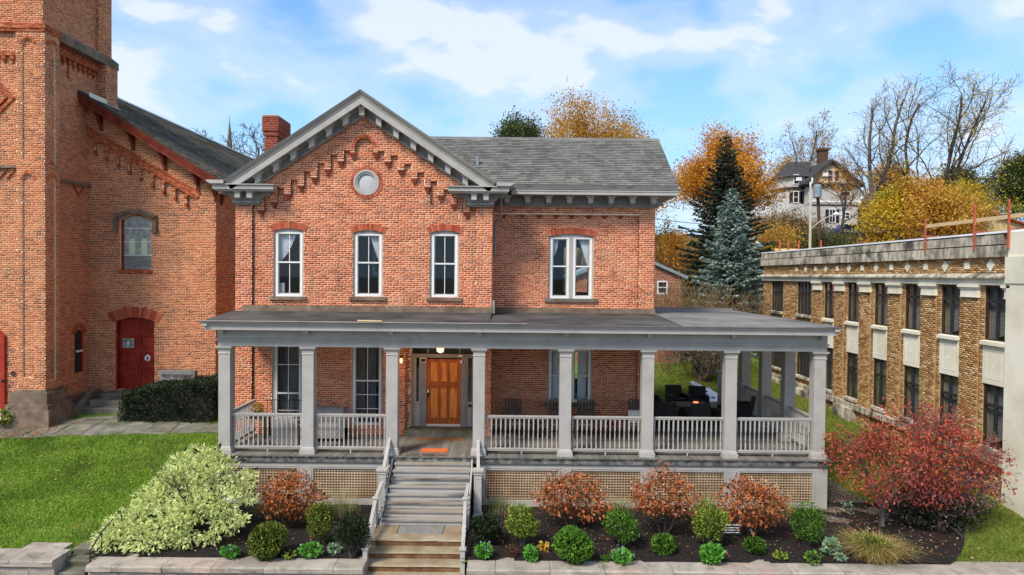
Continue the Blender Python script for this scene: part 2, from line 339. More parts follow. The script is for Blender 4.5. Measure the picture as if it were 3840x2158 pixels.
# ------------------------------------------------------------------ brickwork
class Plane:
    """u runs along U (world, horizontal), n along N; a wall plane"""
    def __init__(s, O, U, N): s.O, s.U, s.N = Vector(O), Vector(U), Vector(N)
    def p(s, u, v, n=0.): return s.O + s.U * u + Vector((0, 0, v)) + s.N * n
def front(y): return Plane((0, y, 0), (1, 0, 0), (0, -1, 0))
def sub_iv(iv, holes):
    for (a, b) in holes:
        out = []
        for (c, d) in iv:
            if b <= c or a >= d: out.append((c, d)); continue
            if a > c: out.append((c, a))
            if b < d: out.append((b, d))
        iv = out
    return iv
class Hole:
    """rect opening u0..u1, v0..vs with a segmental / round head of the given rise"""
    def __init__(s, u0, u1, v0, vs, rise=0.): s.u0, s.u1, s.v0, s.vs, s.rise = u0, u1, v0, vs, rise; s.w = (u1 - u0) / 2; s.c = (u0 + u1) / 2; s.R = (s.w ** 2 + rise ** 2) / (2 * rise) if rise > 1e-4 else 0
    def top(s, u):
        if not s.R: return s.vs
        d = u - s.c; return s.vs + s.rise - s.R + math.sqrt(max(0, s.R ** 2 - d * d))
    def iv(s, v):
        if v < s.v0 or v > s.vs + s.rise: return None
        if v <= s.vs: return (s.u0, s.u1)
        h = math.sqrt(max(0, s.R ** 2 - (v - s.vs - s.rise + s.R) ** 2)); return (s.c - h, s.c + h)
class Round:
    def __init__(s, c, v, r): s.c, s.v, s.r = c, v, r; s.u0, s.u1, s.v0 = c - r, c + r, v - r
    def top(s, u): return s.v + math.sqrt(max(0, s.r ** 2 - (u - s.c) ** 2))
    def bot(s, u): return s.v - math.sqrt(max(0, s.r ** 2 - (u - s.c) ** 2))
    def iv(s, v):
        if abs(v - s.v) >= s.r: return None
        h = math.sqrt(s.r ** 2 - (v - s.v) ** 2); return (s.c - h, s.c + h)
COURSE, BL = .0695, .217
def brick_rects(fn, v0, v1, holes=(), grow=0., course=COURSE, bl=BL, hdr=8, seed=0):
    out = []; joint = .0145; k0 = int(round(v0 / course))
    for k in range(k0, int(v1 / course) + 1):
        va = k * course; vm = va + course / 2
        if vm > v1: break
        hs = [h.iv(vm) for h in holes]; hs = [h for h in hs if h]
        l = bl / 2 if (hdr and k % hdr == 0) else bl
        off = (k % 2) * l / 2 + ((k * 7919 + seed) % 13) * .004
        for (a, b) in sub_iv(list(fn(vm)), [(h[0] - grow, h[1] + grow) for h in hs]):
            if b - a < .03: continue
            i = math.floor((a - off) / l); u = i * l + off
            while u < b:
                ua, ub = max(a, u), min(b, u + l)
                if ub - ua > .035: out.append((ua + joint / 2 * (ua > a), ub - joint / 2 * (ub < b), va + joint / 2, va + course - joint / 2, abs(ub - ua - bl) < 1e-6))
                u += l
    return out
def brick_mesh(name, items, mat, depth=.005, lift=0.):
    """items: list of (plane, rects); every brick five faces"""
    Vs = []
    for pl, rects in items:
        if not rects: continue
        r = np.array([q[:4] for q in rects], dtype=np.float64); n = len(r)
        d = depth + rng.uniform(-.0015, .003, n); jz = rng.uniform(-.0015, .0015, n)
        O, U, Nn = np.array(pl.O), np.array(pl.U), np.array(pl.N)
        def pt(u, v, dd): return O + u[:, None] * U + (v + jz)[:, None] * np.array([0, 0, 1.]) + (dd + lift)[:, None] * Nn
        z = np.zeros(n) - .004; ins = .001
        Vs.append(np.stack([pt(r[:, 0], r[:, 2], z), pt(r[:, 1], r[:, 2], z), pt(r[:, 1], r[:, 3], z), pt(r[:, 0], r[:, 3], z),
                            pt(r[:, 0] + ins, r[:, 2] + ins, d), pt(r[:, 1] - ins, r[:, 2] + ins, d), pt(r[:, 1] - ins, r[:, 3] - ins, d), pt(r[:, 0] + ins, r[:, 3] - ins, d)], axis=1))
    V = np.concatenate(Vs); n = len(V)
    q = np.array([[4, 5, 6, 7], [0, 1, 5, 4], [1, 2, 6, 5], [2, 3, 7, 6], [3, 0, 4, 7]])
    F = (q[None] + (np.arange(n) * 8)[:, None, None]).reshape(-1, 4)
    return npmesh(name, V.reshape(-1, 3), F, mat)
def lay_bricks(parent, items, mat, single=300):
    """the bricks nearest the camera become parts, the rest one joined part"""
    cand = []
    for i, (pl, rects) in enumerate(items):
        for j, q in enumerate(rects):
            if q[4]:
                p = pl.p((q[0] + q[1]) / 2, (q[2] + q[3]) / 2); d = (p - Vector((0, 0, CAMZ)))
                if d.y > 1 and abs(d.x / d.y) < .74 and abs(d.z / d.y) < .41:
                    cand.append((-(abs(pl.N.dot(d)) / d.length ** 3), i, j))
    cand.sort(); pick = cand[:single]; ps = {(i, j) for _, i, j in pick}
    j2 = .0055
    proto = {}
    W = woff(parent)
    for _, i, j in pick:
        pl, rects = items[i]; q = rects[j]
        key = (round(pl.U.x, 3), round(pl.U.y, 3), round(q[1] - q[0], 3), round(q[3] - q[2], 3))
        if key not in proto:
            l, h = q[1] - q[0], q[3] - q[2]
            p0 = Plane((0, 0, 0), pl.U, pl.N); proto[key] = brick_mesh('brick', [(p0, [(-l / 2, l / 2, -h / 2, h / 2, True)])], mat)
        o = bpy.data.objects.new('brick', proto[key]); COL.objects.link(o); o.parent = parent
        o.location = pl.p((q[0] + q[1]) / 2, (q[2] + q[3]) / 2, random.uniform(-.001, .002)) - W
    rest = [(pl, [q for j, q in enumerate(rects) if (i, j) not in ps]) for i, (pl, rects) in enumerate(items)]
    return link('brickwork', brick_mesh('brickwork', rest, mat), parent, 'stuff')
def wall_sheet(mb, pl, u0, u1, top, bot, holes=(), n=0., extra=(), mi=0):
    """a sheet between bot(u) and top(u) with openings left out"""
    us = {u0, u1, *[e for e in extra if u0 < e < u1]}
    for h in holes:
        if isinstance(h, Round): us |= {h.c + h.r * math.cos(math.pi * i / 10) for i in range(11)}
        else:
            us |= {h.u0, h.u1}
            if h.R: us |= {h.u0 + (h.u1 - h.u0) * i / 8 for i in range(9)}
    us = sorted(u for u in us if u0 - 1e-9 <= u <= u1 + 1e-9)
    for a, b in zip(us, us[1:]):
        if b - a < 1e-6: continue
        m = (a + b) / 2; e = 1e-6
        hs = sorted((h for h in holes if h.u0 < m < h.u1), key=lambda h: h.v0)
        la, lb = bot(a + e), bot(b - e)
        for h in hs:
            fb = h.bot if isinstance(h, Round) else (lambda u, h=h: h.v0)
            if fb(m) > bot(m): mb.quad(pl.p(a, la, n), pl.p(b, lb, n), pl.p(b, fb(b), n), pl.p(a, fb(a), n), mi=mi)
            la, lb = h.top(a), h.top(b)
        ta, tb = top(a + e), top(b - e)
        if ta > la - 1e-6 and tb > lb - 1e-6 and (ta - la > 1e-4 or tb - lb > 1e-4): mb.quad(pl.p(a, la, n), pl.p(b, lb, n), pl.p(b, tb, n), pl.p(a, ta, n), mi=mi)
    return mb
def hole_reveal(mb, pl, h, n0, n1, mi=0):
    """the sides of an opening from depth n0 to n1"""
    if isinstance(h, Round): pts = [(h.c + h.r * math.cos(a), h.v + h.r * math.sin(a)) for a in np.linspace(0, 2 * math.pi, 25)]
    else:
        k = 8 if h.R else 1
        pts = [(h.u0, h.v0)] + [(h.u0 + (h.u1 - h.u0) * i / k, h.top(h.u0 + (h.u1 - h.u0) * i / k)) for i in range(k + 1)] + [(h.u1, h.v0), (h.u0, h.v0)]
    for (a, b), (c, d) in zip(pts, pts[1:]): mb.quad(pl.p(a, b, n0), pl.p(c, d, n0), pl.p(c, d, n1), pl.p(a, b, n1), mi=mi)
    return mb
def arch_bricks(parent, pl, cu, cv, r0, r1, a0, a1, n, mat, name='arch_brick', gap=.08, depth=.02):
    """voussoirs, each its own part"""
    for i in range(n):
        t0 = a0 + (a1 - a0) * (i + gap) / n; t1 = a0 + (a1 - a0) * (i + 1 - gap) / n
        q = [(cu + r * math.cos(t), cv + r * math.sin(t)) for r, t in ((r0, t0), (r1, t0), (r1, t1), (r0, t1))]
        MB().ext(q, lambda p, t: pl.p(p[0], p[1], t), -.004, depth + random.uniform(0, .006)).build(name, mat, parent)
def head_arch(parent, pl, h, t, n, mat, extra=.10, depth=.02, name='arch_brick'):
    cv = h.vs + h.rise - h.R; half = math.asin(min(1, (h.w + extra * .5) / h.R))
    arch_bricks(parent, pl, h.c, cv, h.R + .01, h.R + t, math.pi / 2 + half, math.pi / 2 - half, n, mat, name, .07, depth)
def arc_pts(h, n=8, du=0., dv=0.):
    """outline of a Hole shrunk by du at the sides and dv at the head"""
    u0, u1 = h.u0 + du, h.u1 - du
    if not h.R: return [(u0, h.vs - dv), (u1, h.vs - dv)]
    return [(u0 + (u1 - u0) * i / n, h.top(u0 + (u1 - u0) * i / n) - dv) for i in range(n + 1)]

# ================================================================== THE BRICK HOUSE
YW, YV, DZ = 22.65, 23.9, 1.63      # gable wall, wing wall, porch deck height
GX = -4.93                          # gable axis
house = thing('brick_house', 'red brick house with a gabled front, grey trim and a long grey columned porch', 'house', (GX, YW, 0.1))
PW, PP, PV, PVP = front(YW), front(YW + .10), front(YV + .0), front(YV + .10)
XL, XR, XWR = -9.18, -.66, 4.98
PLL, PLR = (-9.18, -8.63), (-1.22, -.66)     # pilasters
STEP0, STEPX, STEPZ = 8.88, .438, .275
def panel_top(x):
    """lower edge of the projecting brickwork: stepped corbels, a round niche in the middle"""
    d = abs(x - GX)
    if d < .30: return 11.2 + math.sqrt(max(0, .3 ** 2 - d * d))
    for i in range(7):
        c = (-8.34 - GX) * -1 - STEPX * i
        if abs(d - c) <= .11: return STEP0 + STEPZ * i + .21
        if c - .328 < d < c - .11: return STEP0 + STEPZ * i + (.66 if i < 6 else .55)
    return STEP0 + STEPZ * 7 + .21 if d < .46 else STEP0 + .45
def gable_z(x): return 12.32 - .67 * abs(x - GX)
steps = sorted({GX + s * v for s in (1, -1) for i in range(7) for c in [(8.34 + GX) - STEPX * i] for v in (c + .11, c - .11, c - .328)} | {GX + .3 * math.cos(math.pi * i / 8) for i in range(9)} | {GX})
def hole_px(x0, x1, ytop, yspring, ybot, Y):
    """opening from the photograph's pixels on the wall at depth Y"""
    a, b = ax(x0, Y, ybot), ax(x1, Y, ybot); m = (x0 + x1) / 2
    zt, zs, zb = az(ytop, Y, m), az(yspring, Y, m), az(ybot, Y, m)
    return Hole(a, b, zb, zs, max(0, zt - zs))
H1 = hole_px(1021.6, 1134.4, 857, 867, 1113, YW); H2 = hole_px(1321, 1433, 863.5, 874, 1114, YW); H3 = hole_px(1610, 1719, 865, 875, 1117, YW)
HW = hole_px(2057, 2226, 877.5, 888, 1121, YV)
HR = Round(*at(1372, 684, YW), .43)
F1 = Hole(ax(1016, YW, 1450), ax(1132, YW, 1450), 1.75, 4.95); F2 = Hole(ax(1314, YW, 1450), ax(1432, YW, 1450), 1.92, 4.95)
FD = Hole(-3.56, -1.06, DZ - .02, 4.5, .55)
FW = Hole(ax(2054, YV, 1420), ax(2222, YV, 1420), 2.53, 4.42)
ups, lows = [H1, H2, H3, HR], [F1, F2, FD]
# mortar faces
mb = MB()
wall_sheet(mb, PP, PLL[1], PLR[0], lambda u: min(gable_z(u), panel_top(u) + .1), lambda u: .1, ups + lows, extra=steps)
for h in (H1, H2, H3, F1, F2): hole_reveal(mb, PP, h, 0, -.16)
hole_reveal(mb, PP, HR, 0, -.2)
for a, b in (PLL, PLR): zt_ = gable_z(a if a > GX else b) - .05; mb.box(a, b, YW + .002, YW + .3, .1, zt_, 1); mb.quad((a + .002, YW, .1), (b - .002, YW, .1), (b - .002, YW, zt_), (a + .002, YW, zt_))
us = sorted({PLL[1], PLR[0], *[s for s in steps if PLL[1] < s < PLR[0]]})
for a, b in zip(us, us[1:]):
    m = (a + b) / 2; ta, tb = (panel_top(a), panel_top(b)) if abs(m - GX) < .3 else (panel_top(m),) * 2
    mb.prism_y([(a, ta), (b, tb), (b, gable_z(b)), (a, gable_z(a))], YW + .002, YW + .105, 1); mb.quad((a, YW, ta), (b, YW, tb), (b, YW, gable_z(b)), (a, YW, gable_z(a)))
wall_sheet(mb, PVP, XR - .1, XWR - .56, lambda u: 9.6, lambda u: .1, [HW, FW])
hole_reveal(mb, PVP, HW, 0, -.16); hole_reveal(mb, PVP, FW, 0, -.16)
mb.box(XWR - .56, XWR, YV + .002, YV + .33, .1, 9.6, 1); mb.quad((XWR - .558, YV, .1), (XWR - .002, YV, .1), (XWR - .002, YV, 9.6), (XWR - .558, YV, 9.6)); mb.box(XR, XWR - .56, YV + .001, YV + .105, 9.13, 9.6)
mb.quad((XR, YW + .3, .1), (XR, YV + .10, .1), (XR, YV + .10, 9.8), (XR, YW + .3, 9.8))
mb.quad((XL, YW + .3, .1), (XL, 31, .1), (XL, 31, 9.9), (XL, YW + .3, 9.9)); mb.quad((XWR, YV + .33, .1), (XWR, 29.2, .1), (XWR, 29.2, 9.6), (XWR, YV + .33, 9.6))
mb.add([(XWR, YV, 9.6), (XWR, 29.2, 9.6), (XWR, 26.5, 12.1)], [(0, 1, 2)])
# rear walls, with the rear window of the wing left open
BW = Plane((0, 29.2, 0), (1, 0, 0), (0, 1, 0))
RU, RD = Hole(2.2, 3.6, 6.3, 8.2), Hole(1.9, 3.3, 2.6, 4.4)
wall_sheet(mb, BW, XR, XWR, lambda u: 9.6, lambda u: .1, [RU, RD]); mb.quad((XL, 31, .1), (XR, 31, .1), (XR, 31, 9.6), (XL, 31, 9.6))
mb.quad((XR, 29.2, .1), (XR, 31, .1), (XR, 31, 9.6), (XR, 29.2, 9.6)); mb.add([(XL, 31, 9.6), (XR, 31, 9.6), (GX, 31, 12.6)], [(0, 1, 2)])
mb.build('wall', ['mortar', 'chim'], house)
# bricks
E = .10
def upper_iv(v):
    h = (gable_z(GX) + .05 - v) / .67; return [(max(PLL[1], GX - h), min(PLR[0], GX + h))] if h > .05 else []
def panel_fn(v): return sub_iv(upper_iv(v), proud_cols(v))
def proud_cols(v):
    out = []; us = sorted({PLL[1], PLR[0], *[s for s in steps if PLL[1] < s < PLR[0] and abs(s - GX) >= .299]})
    for a, b in zip(us, us[1:]):
        m = (a + b) / 2
        if abs(m - GX) < .29:
            if v > 11.2:
                d = math.sqrt(max(0, .3 ** 2 - (v - 11.2) ** 2)) if v < 11.5 else 0
                if d < .01: out.append((a, b))
                else: out += [(a, GX - d), (GX + d, b)]
        elif v > panel_top(m): out.append((a, b))
    mg = []
    for a, b in out:
        if mg and abs(mg[-1][1] - a) < 1e-6: mg[-1] = (mg[-1][0], b)
        else: mg.append((a, b))
    return mg
def proud_fn(v):
    u = upper_iv(v)
    if not u: return []
    lo, hi = u[0]; return [(max(a, lo), min(b, hi)) for a, b in proud_cols(v) if min(b, hi) - max(a, lo) > .03]
items = [(PP, brick_rects(panel_fn, DZ, 12.0, ups + lows, .0)), (PW, brick_rects(proud_fn, 8.8, 12.4, [], 0)),
         (PW, brick_rects(lambda v: [PLL], DZ, 9.5)), (PW, brick_rects(lambda v: [PLR], DZ, 9.5, seed=3)),
         (PVP, brick_rects(lambda v: [(XR, XWR - .56)], DZ, 9.14, [HW, FW], seed=5)), (PV, brick_rects(lambda v: [(XR, XWR - .56)], 9.14, 9.55, seed=5)),
         (PV, brick_rects(lambda v: [(XWR - .56, XWR)], DZ, 9.55, seed=2)),
         (Plane((XWR, 0, 0), (0, 1, 0), (1, 0, 0)), brick_rects(lambda v: [(YV, 29.2)], DZ, 9.55)),
         (Plane((XL, 0, 0), (0, 1, 0), (-1, 0, 0)), brick_rects(lambda v: [(YW, 31)], .2, 9.8)),
         (Plane((XR, 0, 0), (0, 1, 0), (1, 0, 0)), brick_rects(lambda v: [(YW, YV)], DZ, 9.5))]
lay_bricks(house, items, 'brick')
# corbel pendants
pend = MB()
for k, wd in enumerate((.20, .15, .09)): pend.box(-wd / 2, wd / 2, -.10 + .02 * k, .02, .21 - .07 * (k + 1) + .006, .21 - .07 * k - .002)
pm = pend.mesh('corbel', 'chim')  # darker than the wall brick: shade of the lower edges put into the colour
for s in (1, -1):
    for i in range(8):
        o = link('corbel', pm, house, world=False); d = max(.38, 3.41 - STEPX * i)
        o.location = Vector((GX + s * d, YW + .09, STEP0 + STEPZ * i)) - house.location
wc = MB().box(-.11, .11, -.055, .02, .0, .062).box(-.06, .06, -.03, .02, -.07, -.004).mesh('corbel', 'chim')  # same darkened brick, its underside shade painted in
for px in (530, 640, 745, 845, 940, 1045, 1140, 1235): 
    o = link('corbel', wc, house, world=False); o.location = Vector((ax(1560 + px / 1.609, YV, 810), YV + .09, 9.08)) - house.location
# arches over the openings
for h, n in ((H1, 17), (H2, 17), (H3, 17)): head_arch(house, PP, h, .22, n, 'brick_red')
head_arch(house, PVP, HW, .22, 24, 'brick_red')
arch_bricks(house, PP, HR.c, HR.v, .43, .535, 0, 2 * math.pi, 36, 'brick_red')
arch_bricks(house, PW, GX, 11.2, .3, .40, 0, math.pi, 15, 'brick_red')
# stone band and its drops above the porch roof
b = MB(); b.box(XL + .25, XR + .02, YW - .06, YW + .05, 5.74, 5.93); b.build('stone_band', 'stone', house)
b = MB(); b.box(XR + .12, XWR + .03, YV - .06, YV + .05, 5.69, 5.87); b.build('stone_band', 'stone', house)
MB().prism_x([(YW - .03, 5.72), (YV, 5.7), (YV, 5.95), (YW + .05, 6.16), (YW - .03, 6.16)], XR + .015, XR + .09).build('flashing', 'dgrey', house)

def curtain(parent, x0, x1, y, ztop, tie, zbot=None, mat='curtain', folds=7):
    """cloth hung from ztop between x0 and x1, gathered to the point tie (x, z)"""
    m = MB(); n = folds * 2
    for i in range(n):
        t0, t1 = i / n, (i + 1) / n; ya, yb = y + .02 * (i % 2), y + .02 * ((i + 1) % 2)
        def bx(t): return (tie[0] + (t - .5) * .06, tie[1] - .0) if zbot is None else (x0 + (x1 - x0) * t, zbot)
        p, q = bx(t0), bx(t1); s0, s1 = math.sin(t0 * 1.57) * .12, math.sin(t1 * 1.57) * .12
        a, c = (x0 + (x1 - x0) * t0, ztop), (x0 + (x1 - x0) * t1, ztop)
        if zbot is None:
            ma, mc = ((a[0] * .45 + p[0] * .55), a[1] * .45 + p[1] * .55 - s0), ((c[0] * .45 + q[0] * .55), c[1] * .45 + q[1] * .55 - s1)
            m.quad((a[0], ya, a[1]), (c[0], yb, c[1]), (mc[0], yb, mc[1]), (ma[0], ya, ma[1])); m.quad((ma[0], ya, ma[1]), (mc[0], yb, mc[1]), (q[0], yb, q[1]), (p[0], ya, p[1]))
        else: m.quad((a[0], ya, a[1]), (c[0], yb, c[1]), (q[0], yb, q[1]), (p[0], ya, p[1]))
    return m.build('curtain', mat, parent)
def room_box(parent, x0, x1, z0, z1, y0, y1, back=None, mat='room'):
    m = MB(); m.quad((x0, y0, z0), (x0, y1, z0), (x0, y1, z1), (x0, y0, z1)); m.quad((x1, y0, z0), (x1, y0, z1), (x1, y1, z1), (x1, y1, z0))
    m.quad((x0, y0, z0), (x1, y0, z0), (x1, y1, z0), (x0, y1, z0)); m.quad((x0, y0, z1), (x0, y1, z1), (x1, y1, z1), (x1, y0, z1))
    wall_sheet(m, Plane((0, y1, 0), (1, 0, 0), (0, -1, 0)), x0, x1, lambda u: z1, lambda u: z0, back or [])
    return m.build('room', mat, parent)
def sash_window(parent, Y, h, meet, cols=2, rows=(1, 1), fr=.075, casing=.055, head=None, sill=None, pane='glass', white='white', cas='grey', sill_mat='stone', room=2.2, back=None, bars=.022, lights=1, bottom=0.):
    """timber sash window set in the opening h of the wall at depth Y; several lights stand side by side"""
    zt = h.vs - .02 if head is None else head; Z0 = h.v0 + bottom
    m = MB(); ya, yb = Y + .075, Y + .17
    m.box(h.u0, h.u0 + casing, ya, yb, h.v0, h.vs); m.box(h.u1 - casing, h.u1, ya, yb, h.v0, h.vs)
    if h.R or h.vs - zt > .03:
        top = arc_pts(h); m.prism_y([(h.u0 + casing, zt), (h.u1 - casing, zt)] + [p for p in top[::-1] if h.u0 + casing <= p[0] <= h.u1 - casing], ya + .002, yb)
        if h.R: m.prism_y([(h.u0, h.vs), (h.u0 + casing, h.vs), (h.u0 + casing, h.top(h.u0 + casing)), (h.u0, h.vs + .001)], ya, yb); m.prism_y([(h.u1 - casing, h.vs), (h.u1, h.vs), (h.u1, h.vs + .001), (h.u1 - casing, h.top(h.u1 - casing))], ya, yb)
    mull = .15; a, b = h.u0 + casing, h.u1 - casing; lw = (b - a - mull * (lights - 1)) / lights
    for k in range(1, lights): m.box(a + lw * k + mull * (k - 1), a + lw * k + mull * k, ya + .005, yb, Z0, zt)
    win = m.build('window', cas, parent)
    for k in range(lights):
        p = a + k * (lw + mull); q = p + lw; y0 = Y + .055 + .03; y1 = y0 + .09
        f = MB(); f.box(p, p + fr, y0, y1, Z0, zt); f.box(q - fr, q, y0, y1, Z0, zt); f.box(p + fr, q - fr, y0, y1, zt - fr * .8, zt); f.box(p + fr, q - fr, y0 - .01, y1, Z0, Z0 + fr * 1.1); f.build('frame', white, win)
        gx0, gx1 = p + fr, q - fr
        for (z0, z1, yy, nr) in ((meet, zt - fr * .8, y0 + .03, rows[0]), (Z0 + fr * 1.1, meet, y0 + .055, rows[1])):
            s = MB(); sw = .03
            s.box(gx0, gx0 + sw, yy, yy + .03, z0, z1); s.box(gx1 - sw, gx1, yy, yy + .03, z0, z1); s.box(gx0 + sw, gx1 - sw, yy, yy + .03, z1 - sw, z1); s.box(gx0 + sw, gx1 - sw, yy, yy + .03, z0, z0 + sw * 1.1)
            sash = s.build('sash', cas if pane == 'dglass' else 'grey', win)
            mm = MB()
            for c in range(1, cols): x = gx0 + (gx1 - gx0) * c / cols; mm.box(x - bars / 2, x + bars / 2, yy + .003, yy + .026, z0 + sw, z1 - sw)
            for r in range(1, nr): z = z0 + (z1 - z0) * r / nr; mm.box(gx0 + sw, gx1 - sw, yy + .004, yy + .025, z - bars / 2, z + bars / 2)
            if mm.v: mm.build('muntin', white, win)
            MB().quad((gx0 + .01, yy + .015, z0 + .01), (gx1 - .01, yy + .015, z0 + .01), (gx1 - .01, yy + .015, z1 - .01), (gx0 + .01, yy + .015, z1 - .01)).build('pane', pane, win)
        MB().box(gx0, gx1, y0 + .018, y0 + .03, meet - .02, meet + .02).build('meeting_rail', white, win)
    if sill: MB().box(h.u0 - sill[0], h.u1 + sill[0], Y - .06, Y + .08, h.v0 - sill[1], h.v0).build('window_sill', sill_mat, win)
    if room: room_box(win, h.u0 - .35, h.u1 + .35, h.v0 - .5, h.vs + .45, Y + .25, Y + room, back)
    return win
w1 = sash_window(house, YW + .07, H1, az(984, YW, 1078), sill=(.11, .11))
w2 = sash_window(house, YW + .07, H2, az(986, YW, 1378), sill=(.11, .11))
w3 = sash_window(house, YW + .07, H3, az(990, YW, 1665), sill=(.11, .11))
ww = sash_window(house, YV + .07, HW, az(1000, YV, 2140), cols=1, sill=(.14, .11), sill_mat='bluestone', lights=2, casing=.06, room=5.2, back=[RU])
zt = H1.vs - .1
curtain(w1, H1.u0 + .14, H1.u0 + .70, YW + .30, zt, (H1.u0 + .15, zt - .9)); curtain(w1, H1.u0 + .14, H1.u0 + .3, YW + .30, H1.v0 + .45, None, H1.v0 + .1)
curtain(w2, H2.u0 + .52, H2.u1 - .14, YW + .30, zt - .05, (H2.u1 - .16, zt - .85))
curtain(ww, HW.u0 + .15, HW.u0 + .36, YV + .30, HW.vs - .1, (HW.u0 + .16, HW.vs - .7)); curtain(ww, HW.u1 - .5, HW.u1 - .14, YV + .30, HW.vs - .1, (HW.u1 - .15, HW.vs - 1.1))
pf = MB(); cx = H2.c; pf.box(cx - .3, cx + .3, YW + 2.1, YW + 2.14, 6.9, 7.9); pf.build('picture_frame', 'black', w2); MB().box(cx - .25, cx + .25, YW + 2.07, YW + 2.09, 6.95, 7.85).box(cx - .14, cx + .14, YW + 2.04, YW + 2.06, 7.1, 7.6, 1).build('picture', ['curtain', 'black'], w2)
f1 = sash_window(house, YW + .07, F1, az(1479, YW, 1074), rows=(2, 2), fr=.05, casing=.09, cas='grey', room=2.2)
f2 = sash_window(house, YW + .07, F2, az(1432, YW, 1375), rows=(1, 3), fr=.07, casing=.05, cas='grey', room=2.2)
fw = sash_window(house, YV + .07, FW, 3.46, cols=1, sill=(.13, .14), sill_mat='bluestone', lights=2, room=5.2, back=[RD])
for q, h in ((f1, F1), (f2, F2)):
    for a, b in ((.16, .42), (.5, .78)): curtain(q, h.u0 + a, h.u0 + b, YW + .37, h.vs - .1, None, h.v0 + .1, 'gcurtain', 5)
curtain(fw, FW.u0 + .18, FW.u0 + .42, YV + .33, FW.vs - .1, None, FW.v0 + .1, 'curtain', 4); curtain(fw, FW.u1 - .5, FW.u1 - .2, YV + .33, FW.vs - .1, None, FW.v0 + .1, 'curtain', 5)
# round window in the gable
m = MB(); n = 28
for i in range(n):
    a, b = 2 * math.pi * i / n, 2 * math.pi * (i + 1) / n
    for (ra, rb, y0, y1) in ((.43, .36, YW + .06, YW + .15), (.36, .30, YW + .09, YW + .17)):
        m.ext([(HR.c + ra * math.cos(a), HR.v + ra * math.sin(a)), (HR.c + ra * math.cos(b), HR.v + ra * math.sin(b)), (HR.c + rb * math.cos(b), HR.v + rb * math.sin(b)), (HR.c + rb * math.cos(a), HR.v + rb * math.sin(a))], lambda p, t: (p[0], t, p[1]), y0, y1)
rw = m.build('round_window', 'grey', house)
m = MB()
for r0, r1, y0, y1 in ((.0, .16, .125, .13), (.16, .31, .13, .155)):
    for i in range(n):
        a, b = 2 * math.pi * i / n, 2 * math.pi * (i + 1) / n
        m.quad(*[(HR.c + r * math.cos(t), YW + y, HR.v + r * math.sin(t)) for r, t, y in ((r0, a, y0), (r1, a, y1), (r1, b, y1), (r0, b, y0))])
m.build('pane', 'mirror', rw, True)
# ---- gable roof, raking cornice
APX = (-4.95, 12.93); EZ = 9.99
rake = [(-9.34, EZ), APX, (-.56, EZ)]
MB().sweep(rake, [(-.05, 22.1), (-.05, 31.4), (.02, 31.4), (.02, 22.1)]).build('roof', 'shingle', house)
co = MB()
co.sweep(rake, [(-.13, 22.18), (-.03, 22.06), (-.002, 22.04), (-.002, 22.22), (-.13, 22.22)])
co.sweep(rake, [(-.37, 22.15), (-.131, 22.15), (-.131, 22.24), (-.37, 22.24)])
co.sweep(rake, [(-.17, 22.13), (-.14, 22.12), (-.14, 22.149), (-.17, 22.149)])
co.build('raking_cornice', 'grey', house)
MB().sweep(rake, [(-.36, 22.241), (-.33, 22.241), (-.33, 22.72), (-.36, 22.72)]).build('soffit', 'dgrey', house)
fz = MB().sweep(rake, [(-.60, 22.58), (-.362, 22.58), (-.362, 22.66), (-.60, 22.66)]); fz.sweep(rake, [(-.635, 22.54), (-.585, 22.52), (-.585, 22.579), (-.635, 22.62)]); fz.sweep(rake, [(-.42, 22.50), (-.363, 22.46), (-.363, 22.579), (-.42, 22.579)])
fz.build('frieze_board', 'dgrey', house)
def bracket(x, zt, yf, yb, sl=0., wd=.17, ht=.20, cap=.30):
    m = MB()
    def sh(w, z0, z1, y0): m.prism_y([(x - w / 2, zt + z0 - sl * w / 2), (x + w / 2, zt + z0 + sl * w / 2), (x + w / 2, zt + z1 + sl * w / 2), (x - w / 2, zt + z1 - sl * w / 2)], y0, yb)
    sh(cap, -.045, -.002, yf - .05); sh(cap - .07, -.085, -.046, yf - .02); sh(wd, -.085 - ht, -.086, yf); sh(wd * .8, -.12 - ht, -.086 - ht, yf + .12)
    return m.build('bracket', 'grey', house)
zs = lambda x: APX[1] - .67 * abs(x - APX[0]) - .36 / math.cos(math.atan(.67))
for c in (330, 440, 545, 655, 760, 860, 1060, 1165, 1270, 1375, 1480, 1585):
    x = ax(760 + c / 1.609, 22.3, 600); bracket(x, zs(x), 22.3, 22.58, .67 if x < APX[0] else -.67)
bracket(APX[0], zs(APX[0]) - .05, 22.3, 22.58, 0)
